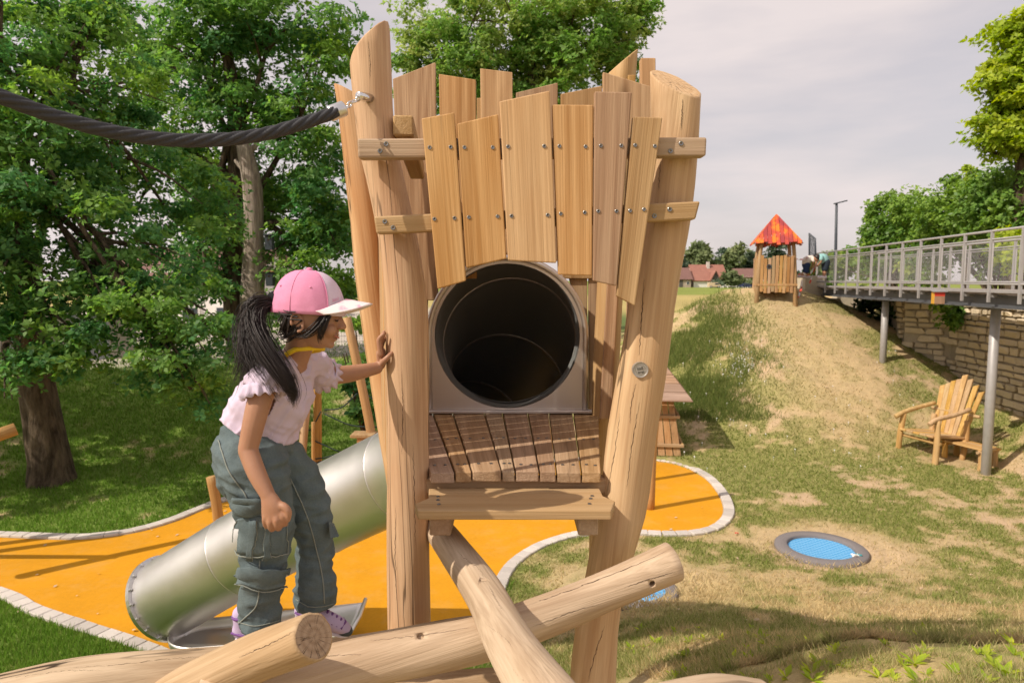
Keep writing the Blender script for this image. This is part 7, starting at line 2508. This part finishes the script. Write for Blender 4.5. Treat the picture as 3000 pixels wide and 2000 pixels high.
# shoes
def shoe(heel, toe, up, mat_, s=1.0):
    ax_ = (toe - heel).normalized(); L_ = (toe - heel).length
    sd = up.cross(ax_).normalized(); upv = ax_.cross(sd)
    fm = Matrix((ax_, sd, upv)).transposed().to_4x4(); fm.translation = heel
    bm = bmesh.new()
    bm_chain(bm, [fm @ Vector((.010, 0, .034)), fm @ Vector((L_ * .45, 0, .032)), fm @ Vector((L_ * .75, 0, .026)), fm @ Vector((L_ - .02, 0, .020))], [(.030, .034), (.032, .030), (.036, .024), (.028, .017)], sd, 16)
    bm_chain(bm, [fm @ Vector((.020, 0, .045)), fm @ Vector((.012, 0, .088))], [.031, .030], None, 14)
    up_ = fuse("shoe", bm, 0.005, mat_, person, 4)
    bm = bmesh.new()
    bm_chain(bm, [fm @ Vector((.004, 0, .006)), fm @ Vector((L_ * .45, 0, .006)), fm @ Vector((L_ * .78, 0, .007)), fm @ Vector((L_ - .012, 0, .011))], [(.032, .010), (.033, .009), (.039, .009), (.030, .010)], sd, 16)
    fuse("sole", bm, 0.005, M['shoe_white'], up_, 3)
    bm = bmesh.new(); bm_ball(bm, fm @ Vector((L_ - .030, 0, .017)), (.034, .032, .0175), fm.to_3x3().to_4x4()); bm_obj("toe_cap", bm, M['shoe_dark'], up_, True)
    for k in range(5):
        f = .42 + .09 * k
        V, F, c = tube([fm @ Vector((L_ * f, -.030, .040 - .012 * (f - .4))), fm @ Vector((L_ * f + .008, 0, .066 - .05 * (f - .4))), fm @ Vector((L_ * f, .030, .040 - .012 * (f - .4)))], [.004] * 3, 6)
        mesh_obj("lace", V, F, M['shoe_purple'], up_, True)
    V, F, c = tube([fm @ Vector((.020 + .034 * math.cos(a), .032 * math.sin(a), .088 + .006 * math.cos(a))) for a in np.linspace(0, 6.283, 20)], [.005] * 20, 6)
    mesh_obj("collar", V, F, M['shoe_purple'], up_, True)
    for sg in (-1, 1):
        V, F, c = tube([fm @ Vector((-.012, sg * .022, .03)), fm @ Vector((.04, sg * .036, .035)), fm @ Vector((L_ * .4, sg * .036, .022))], [.004] * 3, 6)
        mesh_obj("side_stripe", V, F, M['shoe_purple'], up_, True)
shoe(at(868, 1806, gd + .14), at(1024, 1862, gd + .17), Vector((0.22, -.12, 1)), M['shoe_lilac'])
shoe(at(700, 1868, gd + .00), at(858, 1892, gd - .03), Vector((0.1, -.1, 1)), M['shoe_lilac'])

# two children bending over at the bridge end
def small_child(label, J, cols, flip):
    t = thing("person", J['foot1'], label, "person", "children at the bridge end")
    bm = bmesh.new()
    bm_chain(bm, [J['hip'], J['chest'], J['neck']], [.10, .10, .05], None, 12)
    bm_ball(bm, J['head'], (.085, .078, .10))
    for s, kn, ft in ((-1, 'knee1', 'foot1'), (1, 'knee2', 'foot2')):
        off = Vector((0, s * .07, 0))
        bm_chain(bm, [J['hip'] + off, J[kn] + off, J[ft] + off + Vector((0, 0, .04))], [.075, .052, .036], None, 10)
        bm_chain(bm, [J[ft] + off + Vector((-.04 * flip, 0, .035)), J[ft] + off + Vector((.12 * flip, 0, .025))], [.036, .03], None, 8)
        bm_chain(bm, [J['neck'] + Vector((0, s * .12, -.03)), J['elbow'] + Vector((0, s * .14, 0)), J['hand'] + Vector((0, s * .06, 0))], [.038, .03, .024], None, 10)
    bm_chain(bm, [J['neck'], J['head']], [.045, .045], None, 10)
    fuse("body", bm, .012, M['skin'], t, 3)
    bm = bmesh.new()
    bm_chain(bm, [J['hip'].lerp(J['chest'], .15), J['chest'], J['neck'].lerp(J['chest'], .2)], [.125, .125, .085], Vector((0, 1, 0)), 12)
    for s in (-1, 1): bm_chain(bm, [J['neck'] + Vector((0, s * .11, -.03)), (J['neck'] + J['elbow']) / 2 + Vector((0, s * .13, -.01))], [.055, .055], None, 10)
    fuse("shirt", bm, .012, cols[0], t, 3)
    bm = bmesh.new()
    bm_chain(bm, [J['hip'].lerp(J['chest'], .2), J['hip']], [.125, .125], None, 12)
    for s, kn in ((-1, 'knee1'), (1, 'knee2')): bm_chain(bm, [J['hip'] + Vector((0, s * .07, 0)), J['hip'].lerp(J[kn], .85) + Vector((0, s * .07, 0))], [.092, .085], None, 12)
    fuse("shorts", bm, .012, cols[1], t, 3)
    bm = bmesh.new(); bm_ball(bm, J['head'] + Vector((-.012 * flip, 0, .018)), (.092, .088, .102)); o = bm_obj("hair", bm, M['hair'] if flip < 0 else M['brow'], t, True)
    for s, ft in ((-1, 'foot1'), (1, 'foot2')):
        bm = bmesh.new(); bm_chain(bm, [J[ft] + Vector((-.05 * flip, s * .07, .035)), J[ft] + Vector((.14 * flip, s * .07, .03))], [.045, .04], None, 10); bm_obj("shoe", bm, cols[2], t, True)
kd = 20.7
def kp(px, py, d=kd): return at(px, py, d)
small_child("child in white shirt and navy shorts bending down at the bridge end", dict(hip=kp(2362, 776), chest=kp(2364, 762), neck=kp(2380, 754), head=kp(2389, 757), knee1=kp(2356, 797), foot1=kp(2341, 813), knee2=kp(2368, 797), foot2=kp(2362, 815), elbow=kp(2376, 772), hand=kp(2374, 788)),
    (clothmat('white_tee', (0.70, 0.64, 0.58)), clothmat('navy_shorts', (0.03, 0.05, 0.12)), M['shoe_white']), 1)
small_child("child in pale turquoise shirt and dark shorts stooping on the bridge", dict(hip=kp(2420, 768, 20.2), chest=kp(2412, 755, 20.2), neck=kp(2402, 750, 20.2), head=kp(2393, 756, 20.2), knee1=kp(2414, 792, 20.2), foot1=kp(2410, 815, 20.2), knee2=kp(2418, 792, 20.2), foot2=kp(2415, 814, 20.2), elbow=kp(2398, 768, 20.2), hand=kp(2390, 780, 20.2)),
    (clothmat('turquoise_tee', (0.28, 0.50, 0.50)), clothmat('dark_shorts', (0.025, 0.035, 0.05)), M['shoe_white']), -1)
